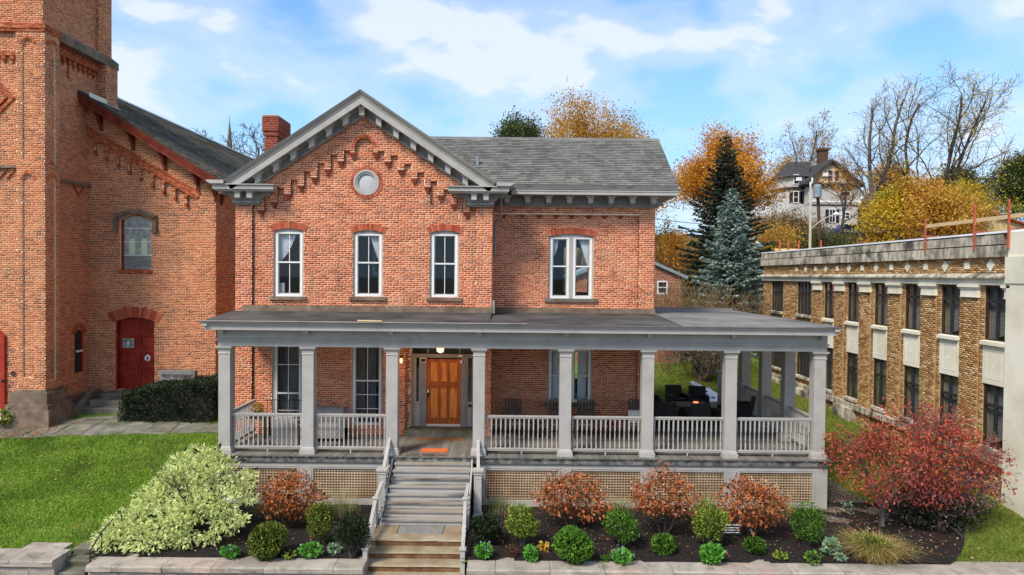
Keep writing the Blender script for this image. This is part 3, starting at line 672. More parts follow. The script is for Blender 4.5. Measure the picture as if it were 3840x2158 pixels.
for sgn, xi in ((-1, -9.74), (1, -.12)):
    inn = xi - sgn * 1.98; wx = XL if sgn < 0 else XR
    a, b = sorted((xi, inn)); m = MB()
    m.box(a, b, 22.15, 22.5, 9.71, 9.845); m.box(a - .03, b + .03, 22.10, 22.66, 9.846, 9.876); m.box(a + .05, b - .05, 22.2, 22.64, 9.66, 9.709)
    e0, e1 = sorted((xi + sgn * .17, xi - sgn * .40)); m.prism_y([(e0, EZ), (e1, EZ), (e1, 9.877), (e0 + (.12 if sgn < 0 else 0), 9.877), (e0, EZ - .03)] if sgn < 0 else [(e0, EZ), (e1, EZ), (e1, EZ - .03), (e1 - .12, 9.877), (e0, 9.877)], 22.06, 31.2 if sgn < 0 else 23.14)
    m.build('cornice_return', 'grey', house)
    p0, p1 = (wx - .03, wx + .84) if sgn < 0 else (wx - .84, wx + .03)
    m = MB(); m.box(p0, p1, 22.52, 22.66, 9.36, 9.66); m.box(p0 - .02, p1 + .02, 22.48, 22.66, 9.30, 9.359); m.box(p0 + .02, p1 - .02, 22.55, 22.66, 9.24, 9.299)
    for q, dd in ((p0, -1), (p1, 1)):
        pts = [(0, 9.66), (.34, 9.66), (.34, 9.56), (.27, 9.53), (.2, 9.57), (.12, 9.50), (.06, 9.44), (0, 9.44)]; m.prism_y([(q + dd * u, v) for u, v in pts], 22.55, 22.65)
    m.build('frieze_block', 'dgrey', house)
    for t in (.27, .72):
        bracket(p0 + (p1 - p0) * t, 9.70, 22.26, 22.52, 0, .17, .17)
m = MB(); m.box(-9.74, -9.19, 22.66, 31, 9.62, 9.84); m.build('side_cornice', 'grey', house)
# ---- wing cornice
m = MB(); xe = 5.66
m.prism_x([(23.10, 10.06), (23.14, 10.06), (23.3, 10.0), (23.3, 9.9), (23.2, 9.9)], -.02, xe); m.box(-.05, xe - .06, 23.17, 23.26, 9.75, 9.90); m.box(-.05, xe - .08, 23.15, 23.169, 9.86, 9.885)
m.box(xe - .2, xe - .06, 23.26, 29.6, 9.75, 9.9); m.prism_y([(xe - .1, 9.9), (xe, 10.06), (xe - .04, 10.06), (xe - .2, 10.0), (xe - .2, 9.9)], 23.3, 29.8)
m.build('eave_cornice', 'grey', house)
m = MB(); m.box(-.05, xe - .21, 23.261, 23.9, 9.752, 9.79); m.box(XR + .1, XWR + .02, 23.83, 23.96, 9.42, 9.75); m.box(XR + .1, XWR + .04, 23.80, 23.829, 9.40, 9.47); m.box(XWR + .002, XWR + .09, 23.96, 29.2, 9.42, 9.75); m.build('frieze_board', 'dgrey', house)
for c in (550, 675, 802, 928, 1055, 1180, 1310, 1438): bracket(ax(1560 + c / 1.609, 23.4, 740), 9.75, 23.42, 23.82, 0, .17, .16)
for y in (24.6, 25.4, 26.2): MB().box(5.05, 5.4, y, y + .17, 9.55, 9.75).build('bracket', 'grey', house)
rs = MB(); sl = (12.29 - 10.0) / 3.35
rs.add([(-4.9, 23.15, 10.0), (5.62, 23.15, 10.0), (5.62, 26.5, 12.29), (-4.9, 26.5, 12.29), (-4.9, 29.85, 10.0), (5.62, 29.85, 10.0)], [(0, 1, 2, 3), (3, 2, 5, 4)])
rs.add([(-4.9, 23.15, 9.93), (5.62, 23.15, 9.93), (5.62, 26.5, 12.2), (-4.9, 26.5, 12.2), (-4.9, 29.85, 9.93), (5.62, 29.85, 9.93)], [(3, 2, 1, 0), (4, 5, 2, 3)]); rs.build('roof', 'shingle', house)
MB().prism_x([(26.38, 12.22), (26.5, 12.34), (26.62, 12.22)], -4.9, 5.63).build('ridge_cap', 'shingle', house)
MB().prism_y([(5.60, 9.99), (5.64, 9.99), (5.64, 10.03), (5.6, 10.03)], 23.12, 23.2).build('gutter_end', 'white', house)
# shingles
def shingle_verts(u0, u1, s0, s1, jit):
    """wedge on the roof slope; s runs up the slope"""
    cs = Vector((0, math.cos(math.atan(sl)), math.sin(math.atan(sl)))); nr = Vector((0, -math.sin(math.atan(sl)), math.cos(math.atan(sl)))); O = Vector((0, 23.15, 10.0))
    P = lambda u, s, n: O + Vector((u, 0, 0)) + cs * s + nr * n
    return [P(u0, s0, .002), P(u1, s0, .002), P(u1, s0, .022 + jit), P(u0, s0, .022 + jit), P(u1, s1, .004), P(u0, s1, .004)], [(3, 2, 4, 5), (0, 1, 2, 3), (0, 3, 5), (1, 4, 2)]
SLN = math.hypot(3.35, 12.29 - 10.0); ex = .142; sh = []
for r in range(int(SLN / ex)):
    s0 = r * ex; z = 10 + s0 * math.sin(math.atan(sl)); xv = -4.95 + (12.95 - z) / .67
    u = -4.6 + (r % 3) * .11 + random.uniform(-.03, .03)
    while u < 5.61:
        wd = random.choice((.17, .22, .31, .31)); a, b = max(u, xv - .1), min(u + wd - .006, 5.62)
        if b - a > .05: sh.append((a, b, s0 + random.uniform(-.012, .006), s0 + ex + .03, random.uniform(0, .008)))
        u += wd
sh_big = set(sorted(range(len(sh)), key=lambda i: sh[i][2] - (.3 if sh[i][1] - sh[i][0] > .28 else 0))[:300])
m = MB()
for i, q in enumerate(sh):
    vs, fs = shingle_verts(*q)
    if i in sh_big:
        q_ = MB().add(vs, fs); q_.m = [0, 1, 1, 1]; q_.build('shingle', ['shingle', 'shedge_shade'], house)
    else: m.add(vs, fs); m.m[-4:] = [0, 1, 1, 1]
m.build('shingles', ['shingle', 'shedge_shade'], house, kind='stuff')
x, z = at(1790, 604, 24.3); v = MB(); v.lathe(x, 24.5, [(.13, z - .35), (.09, z - .18), (.055, z - .16), (.055, z + .2)], 8); v.cbox(x - .1, 24.45, z - .2, .12, .1, .05); v.build('vent_pipe', 'steel', house)
# chimney
CY0, CY1, CX0, CX1 = 26.0, 27.25, ax(992, 26.0, 500), ax(1040, 26.0, 500); ct = az(433, 26, 1010)
ch = MB(); ch.box(CX0, CX1, CY0, CY1, 9, ct - .85); ch.box(CX0 - .07, CX1 + .07, CY0 - .07, CY1 + .07, ct - .6, ct - .04); ch.box(CX0 - .035, CX1 + .035, CY0 - .035, CY1 + .035, ct - .76, ct - .6); ch.box(CX0 - .03, CX1 + .03, CY0 - .03, CY1 + .03, ct - .04, ct)
chim = ch.build('chimney', 'rmortar', house)
rr = []
for pl, lo, hi in ((front(CY0), CX0, CX1), (Plane((CX1, 0, 0), (0, 1, 0), (1, 0, 0)), CY0, CY1)):
    rr.append((pl, brick_rects(lambda v: [(lo, hi)], 10, ct - .76)))
    for g, za, zb in ((.07, ct - .6, ct - .04), (.035, ct - .76, ct - .6)):
        p2 = Plane(pl.O + pl.N * g, pl.U, pl.N); rr.append((p2, brick_rects(lambda v: [(lo - g, hi + g)], za, zb)))
link('brickwork', brick_mesh('brickwork', rr, 'chim'), chim, 'stuff')
# downspout at the inner corner
x, _ = at(1880, 760, 23.5)
MB().tube([(x, 23.4, 9.75), (x, 23.45, az(815, 23.5, 1880)), (x - .08, 23.5, az(822, 23.5, 1880)), (XR + .06, 23.6, az(836, 23.5, 1850)), (XR + .05, 23.65, 7.6)], .045, 8).build('downspout', 'dgrey', house)

# ================================================================== THE PORCH (parts of the house)
YC = 20.38                       # centre line of the front columns
COLX = [ax(c * 1.4907, 20.2, 1500) for c in (563.5, 773.5, 985, 1204.5, 1422.5, 1630, 1839, 2062.5)]
PXL, PXR, PYB = COLX[0] - .2, COLX[-1] + .2, 29.4
BEAM = 4.82
# deck planks
pl_mesh = {}
def plank(x, y0, y1):
    k = round(y1 - y0, 2)
    if k not in pl_mesh: pl_mesh[k] = MB().box(-.045, .045, 0, y1 - y0, -.03, 0).mesh('plank', 'plank')
    o = link('plank', pl_mesh[k], house, world=False); o.location = Vector((x, y0, DZ + random.uniform(-.002, .002))) - house.location
x = PXL - .02
while x < PXR + .05:
    plank(x, 20.02 + random.choice((0, 0, 0, .02, -.02)), YW + .06 if x < XR else (YV + .06 if x < XWR else PYB)); x += .0965
m = MB(); m.box(PXL - .05, PXR + .05, 20.06, YW, DZ - .2, DZ - .032); m.box(XR, PXR + .05, YW, PYB, DZ - .2, DZ - .033); m.build('deck_frame', 'planke', house)
# skirt with lattice panels
SK = 20.12
m = MB(); sx0, sx1 = PXL - .03, PXR + .03; zb0 = .05
opn = [(ax(a * 1.4907, SK, 1800), ax(b * 1.4907, SK, 1800)) for a, b in ((567, 746), (788, 951), (1221, 1404), (1441, 1611), (1654, 1821), (1861, 2044))]
LT, LB = 1.20, .34
m.box(sx0, opn[1][1] + .16, SK, SK + .12, LT + .02, DZ - .06); m.box(opn[2][0] - .16, sx1, SK, SK + .12, LT + .02, DZ - .06)
m.box(sx0, opn[1][1] + .16, SK + .002, SK + .1, zb0, LB - .02); m.box(opn[2][0] - .16, sx1, SK + .002, SK + .1, zb0, LB - .02)
edges = [sx0] + [e for o in opn for e in o] + [sx1]
for a, b in ((sx0, opn[0][0]), (opn[0][1], opn[1][0]), (opn[1][1], opn[1][1] + .16), (opn[2][0] - .16, opn[2][0]), (opn[2][1], opn[3][0]), (opn[3][1], opn[4][0]), (opn[4][1], opn[5][0]), (opn[5][1], sx1)): m.box(a, b, SK + .004, SK + .11, LB - .02, LT + .02)
for a, b in opn:   # mouldings round each opening
    m.box(a - .07, b + .07, SK - .012, SK + .003, LT + .075, LT + .10); m.box(a - .07, a - .05, SK - .010, SK + .003, LB, LT + .075); m.box(b + .05, b + .07, SK - .010, SK + .003, LB, LT + .075)
m.box(sx0 - .03, sx1 + .03, SK - .04, SK, DZ - .12, DZ - .06); m.box(sx1 - .1, sx1, SK + .12, PYB, zb0, DZ - .06); m.box(sx0, sx0 + .1, SK + .12, YW, zb0, DZ - .06)
m.build('porch_skirt', 'grey', house)
m = MB(); m.box(sx0 - .06, opn[1][1] + .18, SK - .085, SK + .02, DZ - .058, DZ - .034); m.box(opn[2][0] - .2, sx1 + .06, SK - .085, SK + .02, DZ - .058, DZ - .034); m.build('drip_edge', 'planke', house)
m = MB(); m.quad((sx0, SK + .28, 0), (sx1, SK + .28, 0), (sx1, SK + .28, DZ - .2), (sx0, SK + .28, DZ - .2)); m.build('crawl_space_shade', 'darkvoid', house)  # near-black sheet painted as the shade seen through the lattice
sm = {}
for a, b in opn:
    pn = MB(); pn.box(a, b, SK + .075, SK + .095, LB - .015, LB + .02); pn.box(a, b, SK + .075, SK + .095, LT - .02, LT + .015); lp = pn.build('lattice_panel', 'lattice', house)
    nh, nv = 11, max(8, round((b - a) / .084))
    for i in range(nh):
        k = ('h', round(b - a, 3))
        if k not in sm: sm[k] = MB().box(-(b - a) / 2, (b - a) / 2, -.004, .005, -.0165, .0165).mesh('slat', 'lattice')
        o = link('slat', sm[k], lp, world=False); o.location = Vector(((a + b) / 2, SK + .045, LB + (LT - LB) * (i + .5) / nh))
    for i in range(nv):
        if 'v' not in sm: sm['v'] = MB().box(-.015, .015, -.004, .005, -(LT - LB) / 2, (LT - LB) / 2).mesh('slat', 'lattice')
        o = link('slat', sm['v'], lp, world=False); o.location = Vector((a + (b - a) * (i + .5) / nv, SK + .056, (LB + LT) / 2))
# columns
def column(x, y):
    c = MB().sqlathe(x, y, [(.172, DZ + .2), (.172, BEAM - .19)]).build('column', 'grey', house)
    MB().sqlathe(x, y, [(.225, DZ), (.225, DZ + .12), (.205, DZ + .125), (.20, DZ + .17), (.18, DZ + .205)]).build('base', 'grey', c)
    MB().sqlathe(x, y, [(.174, BEAM - .235), (.187, BEAM - .23), (.187, BEAM - .205), (.175, BEAM - .19), (.178, BEAM - .13), (.205, BEAM - .08), (.235, BEAM - .055), (.238, BEAM)]).build('capital', 'grey', c)
for x in COLX: column(x, YC)
RX = COLX[-1]; SIDEY = [ax and 22.55, 24.6, 26.75, 29.15]
for y in SIDEY: column(RX, y)
# half columns against the wall
MB().box(XL + .02, XL + .2, YW - .08, YW, DZ, BEAM) if False else None
# railings
BZ0, BZ1 = DZ + .17, DZ + 1.13
bal = MB(); bal.sqlathe(0, 0, [(.021, 0), (.021, .2)]); bal.lathe(0, 0, [(.019, .2), (.024, .215), (.013, .235), (.022, .30), (.018, .42), (.013, .52), (.023, .54), (.013, .56)], 8); bal.sqlathe(0, 0, [(.021, .56), (.021, .9)])
BALH = .9; balm = bal.mesh('baluster', 'white' if False else 'grey')
def railing(p, q, z=DZ, n=None, mat='grey', h=1.17, foot=True, bmesh_=None):
    p, q = Vector((*p, 0)), Vector((*q, 0)); d = q - p; ln = d.length; u = d.normalized(); sd = Vector((-u.y, u.x, 0))
    def bar(m, w, z0, z1, a=0., b=None):
        b = ln if b is None else b; P = [p + u * a - sd * w, p + u * b - sd * w, p + u * b + sd * w, p + u * a + sd * w]; m.prism_z([(v.x, v.y) for v in P], z0, z1)
    m = MB(); bar(m, .045, z + h - .045, z + h); bar(m, .03, z + h - .085, z + h - .046); bar(m, .04, z + .155, z + .195); bar(m, .028, z + .115, z + .154)
    if foot: bar(m, .02, z, z + .114, ln / 2 - .02, ln / 2 + .02)
    r = m.build('railing', mat, house); n = n or max(3, round(ln / .139))
    for i in range(n):
        o = link('baluster', balm, r, world=False); o.location = p + u * (ln * (i + .5) / n) + Vector((0, 0, z + .19)); o.scale.z = (h - .085 - .19) / BALH
    return r
for i in (0, 1, 3, 4, 5, 6): railing((COLX[i] + .17, YC), (COLX[i + 1] - .17, YC))
railing((COLX[0], YC + .17), (COLX[0], YW))
for a, b in zip([YC] + SIDEY, SIDEY): railing((RX, a + .17), (RX, b - .17))
m = MB(); m.sqlathe(8.84, 28.9, [(.06, DZ), (.06, DZ + 1.25)]); m.sqlathe(8.84, 28.9, [(.11, DZ + 1.33), (.13, DZ + 1.36), (.13, DZ + 1.40)]); m.sqlathe(8.84, 28.9, [(.06, DZ + 1.25), (.12, DZ + 1.33)]); m.build('newel_post', 'grey', house)
# entablature: front, right and left runs
def run_front(mm, y0, y1, z0, z1, xl, xr): mm.box(xl, xr, y0, y1, z0, z1)
def ring(mm, d0, z0, z1, over=0.):
    """a band whose outer face stands d0 in front of the columns' faces"""
    yf = YC - .18 - d0; xl, xr = COLX[0] - .18 - d0, COLX[-1] + .18 + d0
    mm.box(xl, xr, yf, YC + .16, z0, z1); mm.box(xr - .36 - d0, xr, YC + .16, PYB, z0, z1); mm.box(xl, xl + .36 + d0, YC + .16, YW - .002, z0, z1)
m = MB(); ring(m, .0, BEAM, 4.975); ring(m, .035, 4.976, 5.0); ring(m, .06, 5.001, 5.03); ring(m, .03, 5.031, 5.05); ring(m, .012, 5.051, 5.335); m.build('porch_beam', 'grey', house)
EY, EXL, EXR = 19.72, -9.02, 9.56
m = MB()
m.box(EXL + .1, EXR - .1, EY + .08, EY + .16, 5.335, 5.452); m.prism_x([(EY, 5.55), (EY + .035, 5.535), (EY + .075, 5.453), (EY + .2, 5.453), (EY + .2, 5.55)], EXL + .07, EXR - .07)
m.box(EXR - .18, EXR - .1, EY + .16, PYB + .2, 5.335, 5.452); m.prism_y([(EXR, 5.55), (EXR - .035, 5.535), (EXR - .075, 5.453), (EXR - .2, 5.453), (EXR - .2, 5.55)], EY, PYB + .3)
m.box(EXL + .1, EXL + .18, EY + .16, YW - .02, 5.335, 5.452); m.prism_y([(EXL, 5.55), (EXL + .2, 5.55), (EXL + .2, 5.453), (EXL + .075, 5.453), (EXL + .035, 5.535)], EY, YW - .02)
m.build('porch_cornice', 'grey', house)
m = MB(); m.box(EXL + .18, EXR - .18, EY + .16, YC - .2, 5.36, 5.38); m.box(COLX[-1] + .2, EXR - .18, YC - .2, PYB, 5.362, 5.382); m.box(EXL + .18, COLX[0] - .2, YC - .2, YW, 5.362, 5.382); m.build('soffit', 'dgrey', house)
for x in COLX:
    MB().box(x - .075, x + .075, 19.93, 20.2, 5.235, 5.355).box(x - .05, x + .05, 20.02, 20.2, 5.19, 5.234).build('bracket', 'grey', house)
m = MB(); m.quad((PXL, 20.5, 5.0), (PXR, 20.5, 5.0), (PXR, YW, 5.0), (PXL, YW, 5.0)); m.quad((XR, YW, 5.0), (PXR, YW, 5.0), (PXR, PYB, 5.0), (XR, PYB, 5.0)); m.build('porch_ceiling', 'ceiling', house)
# porch roof
m = MB(); A = lambda x, y, z: (x, y, z)
def rough(m, P, nx, ny):
    """bilinear patch with slight sags"""
    P = [Vector(p) for p in P]; o = len(m.v)
    for j in range(ny + 1):
        for i in range(nx + 1):
            s, t = i / nx, j / ny; q = P[0] * (1 - s) * (1 - t) + P[1] * s * (1 - t) + P[2] * s * t + P[3] * (1 - s) * t
            e = 0 if i in (0, nx) or j in (0, ny) else .012 * (math.sin(q.x * 2.3 + q.y) + math.sin(q.y * 3.1 - q.x * .7))
            m.v.append((q.x, q.y, q.z + e))
    for j in range(ny):
        for i in range(nx): k = o + j * (nx + 1) + i; m.f.append((k, k + 1, k + nx + 2, k + nx + 1)); m.m.append(0)
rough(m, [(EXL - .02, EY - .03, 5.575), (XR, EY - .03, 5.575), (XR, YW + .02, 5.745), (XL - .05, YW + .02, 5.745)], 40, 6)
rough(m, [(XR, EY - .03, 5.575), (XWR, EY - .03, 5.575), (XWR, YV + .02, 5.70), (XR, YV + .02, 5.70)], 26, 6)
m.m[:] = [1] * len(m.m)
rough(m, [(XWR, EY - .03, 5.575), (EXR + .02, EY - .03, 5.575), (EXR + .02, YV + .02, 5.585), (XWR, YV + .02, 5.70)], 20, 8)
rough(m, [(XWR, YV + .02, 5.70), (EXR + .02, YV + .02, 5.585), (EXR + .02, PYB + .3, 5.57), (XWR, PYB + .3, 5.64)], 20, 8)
m.box(EXL - .02, EXR + .02, EY - .03, EY - .02, 5.552, 5.572); m.box(EXR + .01, EXR + .02, EY - .02, PYB + .3, 5.552, 5.572); m.box(XWR, EXR + .02, PYB + .25, PYB + .3, 5.56, 5.66)
m.build('porch_roof', ['membrane', 'membraned'], house)
m = MB(); m.box(EXL + .0, COLX[3] + 1.4, EY - .045, EY + .26, 5.585, 5.597); m.build('roof_lap', 'dgrey', house)
x, z = at(1380, 1206, 19.95); tag(MB().add([(x - .3, 19.88, 5.615), (x + .42, 19.84, 5.615), (x + .4, 19.93, 5.615), (x - .28, 19.97, 5.615), (x - .3, 19.88, 5.65), (x + .42, 19.84, 5.65), (x + .4, 19.93, 5.65), (x - .28, 19.97, 5.65)], [(0, 3, 2, 1), (4, 5, 6, 7), (0, 1, 5, 4), (1, 2, 6, 5), (2, 3, 7, 6), (3, 0, 4, 7)]).build('timber_offcut', 'timber'), 'short pale piece of timber lying on the porch roof above the door', 'board')
# ---- front door in its brick recess
m = MB(); yd = YW + .62; a, b = FD.u0, FD.u1; da, db = a + .17, b - .16
for (x0, x1) in ((a, da), (b, db)): m.quad((x0, YW + .10, DZ), (x1, yd, DZ), (x1, yd, 4.75), (x0, YW + .10, 4.75))
hp = arc_pts(FD, 10)
for (p, q) in zip(hp, hp[1:]): m.quad((p[0], YW + .10, p[1]), (q[0], YW + .10, q[1]), (q[0], yd, q[1]), (p[0], yd, p[1]))
m.build('door_reveal', 'mortar', house)
u = Vector((da - a, yd - YW - .07, 0)); ln = u.length; u.normalize(); u2 = Vector((db - b, yd - YW - .07, 0)).normalized()
link('brickwork', brick_mesh('brickwork', [(Plane((a, YW + .10, 0), u, Vector((u.y, -u.x, 0))), brick_rects(lambda v: [(0, ln)], DZ + .01, 4.8, bl=ln + .02, hdr=0)), (Plane((b, YW + .10, 0), u2, Vector((-u2.y, u2.x, 0))), brick_rects(lambda v: [(0, ln)], DZ + .01, 4.8, bl=ln + .02, hdr=0))], 'chim'), house, 'stuff')
head_arch(house, PP, FD, .34, 22, 'brick_red', .0)
SZ = DZ + .19
MB().box(a + .04, b - .02, YW - .12, yd + .1, DZ, SZ).build('door_step', 'bluestone', house)
lx0, lx1 = ax(1601, yd, 1480), ax(1728, yd, 1480); lzt = 4.12; lzb = SZ + .08
sx = [(da + .10, lx0 - .21), (lx1 + .19, db - .07)]
m = MB(); yf = yd - .06
m.box(da, da + .1, yf, yd, SZ, lzt + .18); m.box(db - .07, db, yf, yd, SZ, lzt + .18); m.box(lx0 - .2, lx0 - .005, yf - .04, yd, SZ, lzt + .05); m.box(lx1 + .005, lx1 + .19, yf - .04, yd, SZ, lzt + .05)
m.box(da, db, yf - .05, yd, lzt + .05, lzt + .18); m.box(da, db, yf, yd, lzt + .9, lzt + 1.0)
fr_ = m.build('door_frame', 'dgrey', house)
MB().box(lx0, lx1, yf + .01, yd, SZ, lzb).build('threshold', 'conc', house)
for x0, x1 in sx:
    m = MB(); m.box(x0, x1, yf + .012, yd, SZ, SZ + .78); m.box(x0 + .05, x1 - .05, yf - .006, yf + .011, SZ + .12, SZ + .6); m.box(x0, x1, yf - .02, yd, SZ + .78, SZ + .85); m.box(x0, x0 + .05, yf, yd, SZ + .85, lzt + .05); m.box(x1 - .05, x1, yf, yd, SZ + .85, lzt + .05)
    sd_ = m.build('sidelight', 'grey', house)
    MB().quad((x0 + .05, yf + .03, SZ + .85), (x1 - .05, yf + .03, SZ + .85), (x1 - .05, yf + .03, lzt + .05), (x0 + .05, yf + .03, lzt + .05)).build('pane', 'dglass', sd_)
    c, hw = (x0 + x1) / 2, (x1 - x0) / 2 - .05; lead = MB()
    for k in range(3):
        z0 = SZ + .87 + k * .42
        for sg in (1, -1):
            for t in (0., .21): lead.tube([(c, yf + .02, z0 + t - .105), (c + sg * hw, yf + .02, z0 + t), (c, yf + .02, z0 + t + .105)], .006, 4)
            lead.tube([(c - sg * hw, yf + .021, z0 + .3), (c, yf + .021, z0 + .16), (c + sg * hw * .4, yf + .021, z0 + .02)], .005, 4)
    lead.build('leading', 'steel', sd_)
m = MB(); m.quad((da, yd + .02, lzt + .18), (db, yd + .02, lzt + .18), (db, yd + .02, 5.0), (da, yd + .02, 5.0)); tr_ = m.build('transom', 'dglass', house)
for k in range(1, 4): MB().box(da + (db - da) * k / 4 - .02, da + (db - da) * k / 4 + .02, yd - .01, yd + .015, lzt + .18, 4.95).build('muntin', 'dgrey', tr_)
room_box(house, a - .3, b + .3, SZ, 5.1, yd + .12, yd + 2)
m = MB(); dw = lx1 - lx0; DH = lzt - lzb; y0 = yf + .02
m.box(lx0, lx1, y0 + .025, y0 + .06, lzb, lzt); door = m.build('door', 'oakd', house)
zm0, zm1 = lzb + DH * .555, lzb + DH * .64
st = MB(); s_ = .12
st.box(lx0, lx0 + s_, y0, y0 + .024, lzb, lzt); st.box(lx1 - s_, lx1, y0, y0 + .024, lzb, lzt); st.box(lx0 + s_, lx1 - s_, y0, y0 + .024, lzb, lzb + .2); st.box(lx0 + s_, lx1 - s_, y0, y0 + .024, lzt - .1, lzt); st.box(lx0 + s_, lx1 - s_, y0 - .012, y0 + .024, zm0, zm1)
for k in (1, 2):
    x = lx0 + s_ + (dw - 2 * s_) * k / 3; st.box(x - .045, x + .045, y0 + .003, y0 + .024, lzb + .2, zm0); st.box(x - .045, x + .045, y0 + .003, y0 + .024, zm1, lzt - .1)
st.build('door_rail', 'oakd', door)
for k in range(3):
    x0 = lx0 + s_ + (dw - 2 * s_) * k / 3 + (.055 if k else .012); x1 = lx0 + s_ + (dw - 2 * s_) * (k + 1) / 3 - (.055 if k < 2 else .012)
    MB().box(x0, x1, y0 + .008, y0 + .03, lzb + .215, zm0 - .012).build('door_panel', 'oak', door); MB().box(x0, x1, y0 + .008, y0 + .03, zm1 + .012, lzt - .115).build('door_panel', 'oak', door)
    for xx in (x0 + .05, x1 - .05): MB().cbox(xx, y0 - .016, (zm0 + zm1) / 2, .055, .012, .055).build('door_boss', 'oakd', door)
MB().box(lx0 + s_ + .01, lx1 - s_ - .01, y0 - .03, y0 + .01, zm1 - .01, zm1 + .03).build('door_shelf', 'oakd', door)
kn = MB(); kn.lathe(0, 0, [(.03, 0), (.03, .01)], 8); kn = MB(); kn.cbox(lx0 + .055, y0 - .01, lzb + DH * .47, .07, .02, .22); kn.tube([(lx0 + .055, y0 - .06, lzb + DH * .47 - .08), (lx0 + .055, y0 - .01, lzb + DH * .47 - .08)], .03, 8); kn.build('door_handle', 'black', door)
MB().cbox(lx0 + .05, y0 - .02, lzb + DH * .505, .05, .03, .1).build('keypad', 'white', door)
MB().box(sx[1][0] + .06, sx[1][1] - .03, yf - .03, yf + .0, SZ + .68, SZ + .74).build('mail_slot', 'black', house)
x, z = at(1588, 1351, yf); MB().cbox(x, yf - .06, z, .2, .02, .15).cbox(x, yf - .072, z, .16, .004, .11, 1).build('tablet_screen', ['white', 'black'], house)
x, z = at(1731, 1356, yf); MB().lathe(x, yf - .1, [(.035, z - .05), (.045, z), (.035, z + .05)], 8).build('security_camera', 'white', house)
x, z = at(1728, 1334, yf); MB().cbox(x, yf - .1, z, .07, .1, .05).cbox(x - .05, yf - .16, z + .01, .05, .06, .05).cbox(x + .05, yf - .16, z + .01, .05, .06, .05).build('flood_light', 'white', house)
# lamps
x, z = at(1651, 1313, 21.6); m = MB(); m.lathe(x, 21.6, [(.05, 5.0), (.05, z + .14), (.16, z + .12), (.16, z + .09)], 12); cl = m.build('ceiling_lamp', 'black', house)
MB().lathe(x, 21.6, [(.10, z + .09), (.115, z + .02), (.09, z - .05), (.04, z - .08)], 12).build('lamp_globe', 'lampglow', cl, True)
def point(name, loc, power, col, r=.06):
    l = bpy.data.objects.new(name, bpy.data.lights.new(name, 'POINT')); COL.objects.link(l); l.data.energy = power; l.data.color = col; l.data.shadow_soft_size = r
    l.parent = house; l.location = Vector(loc) - house.location
point('lamp_light', (x, 21.6, z - .2), 14, (1, .62, .3))
x, z = at(1505, 1353, YW - .1); m = MB(); m.cbox(x, YW - .02, z + .02, .08, .04, .2); m.lathe(x, YW - .11, [(.02, z + .16), (.07, z + .10), (.07, z + .09)], 8); m.tube([(x, YW - .02, z + .1), (x, YW - .11, z + .15)], .012, 5); wl = m.build('wall_lamp', 'black', house)
MB().lathe(x, YW - .11, [(.05, z + .09), (.055, z + .02), (.04, z - .08), (.015, z - .1)], 10).build('lamp_globe', 'redglow', wl, True)
point('lamp_light', (x, YW - .25, z), 3, (1, .35, .15), .05)
# ---- wooden stairs
TX0, TX1, NR = -3.36, -1.20, 9; rise = (DZ - .27) / NR; run = (20.1 - 18.2) / (NR - 1)
for i in range(NR):
    z1 = DZ - rise * i; y = 20.1 - run * i; wx = .08 * min(1, i / 6); xa, xb = TX0 - wx * .8, TX1 + .02 - wx * 1.4 * (i > 4)
    MB().box(xa, xb, y, y + .025, z1 - rise, z1 - .04).build('riser', 'grey', house)
    MB().box(xa - .02, xb + .02, y - .045, y + run, z1 - .04, z1 + .001).build('tread', 'treadwood', house)
for x0, x1 in ((TX0 - .13, TX0 - .085), (TX1 + .05, TX1 + .095)):
    MB().prism_x([(20.1, DZ - .02), (20.1, DZ - .5), (18.6, .12), (18.18, .12), (18.18, .27), (18.3, .46)], x0, x1).build('stringer', 'grey', house)
def newel(x, y, z0, z1, w=.11):
    m = MB(); m.sqlathe(x, y, [(w + .03, z0), (w + .03, z0 + .16), (w, z0 + .2), (w, z1 - .14), (w + .025, z1 - .13), (w + .025, z1 - .10), (w + .01, z1 - .09), (w + .05, z1 - .05), (w + .05, z1)])
    for sx_ in (-1, 1): m.box(x + sx_ * (w - .025) - .012, x + sx_ * (w - .025) + .012, y - w - .008, y - w + .002, z0 + .28, z1 - .22)
    m.box(x - w + .04, x + w - .04, y - w - .008, y - w + .002, z1 - .25, z1 - .225); m.box(x - w + .04, x + w - .04, y - w - .008, y - w + .002, z0 + .28, z0 + .305)
    return m.build('newel_post', 'grey', house)
nxl, nxr = ax(1434, 19.17, 1850), ax(1792, 19.17, 1850)
newel(nxl, 19.17, .08, 1.52); newel(nxr, 19.17, .08, 1.52)
def slant(p, q, w=.045, n=6, drop=.62, name='railing', low=True):
    """raking hand rail with its own balusters"""
    p, q = Vector(p), Vector(q); d = q - p; m = MB()
    def bar(z0, z1, ww):
        m.add([(p.x - ww, p.y, p.z + z0), (p.x + ww, p.y, p.z + z0), (q.x + ww, q.y, q.z + z0), (q.x - ww, q.y, q.z + z0), (p.x - ww, p.y, p.z + z1), (p.x + ww, p.y, p.z + z1), (q.x + ww, q.y, q.z + z1), (q.x - ww, q.y, q.z + z1)], [(0, 3, 2, 1), (4, 5, 6, 7), (0, 1, 5, 4), (1, 2, 6, 5), (2, 3, 7, 6), (3, 0, 4, 7)])
    bar(-.05, 0, w); bar(-.09, -.051, w * .6)
    if low: bar(-drop - .07, -drop, w * .8)
    r = m.build(name, 'grey', house)
    for i in range(n):
        c = p + d * ((i + .5) / n); MB().cbox(c.x, c.y, c.z - .09 - (drop - .09) / 2, .035, .035, drop - .09).build('baluster', 'grey', r)
slant((ax(1460, 20.2, 1660), 20.2, 2.12), (nxl, 19.28, 1.45), n=6, drop=.7); slant((ax(1793, 20.2, 1660), 20.2, 2.10), (nxr, 19.28, 1.45), n=6, drop=.7)
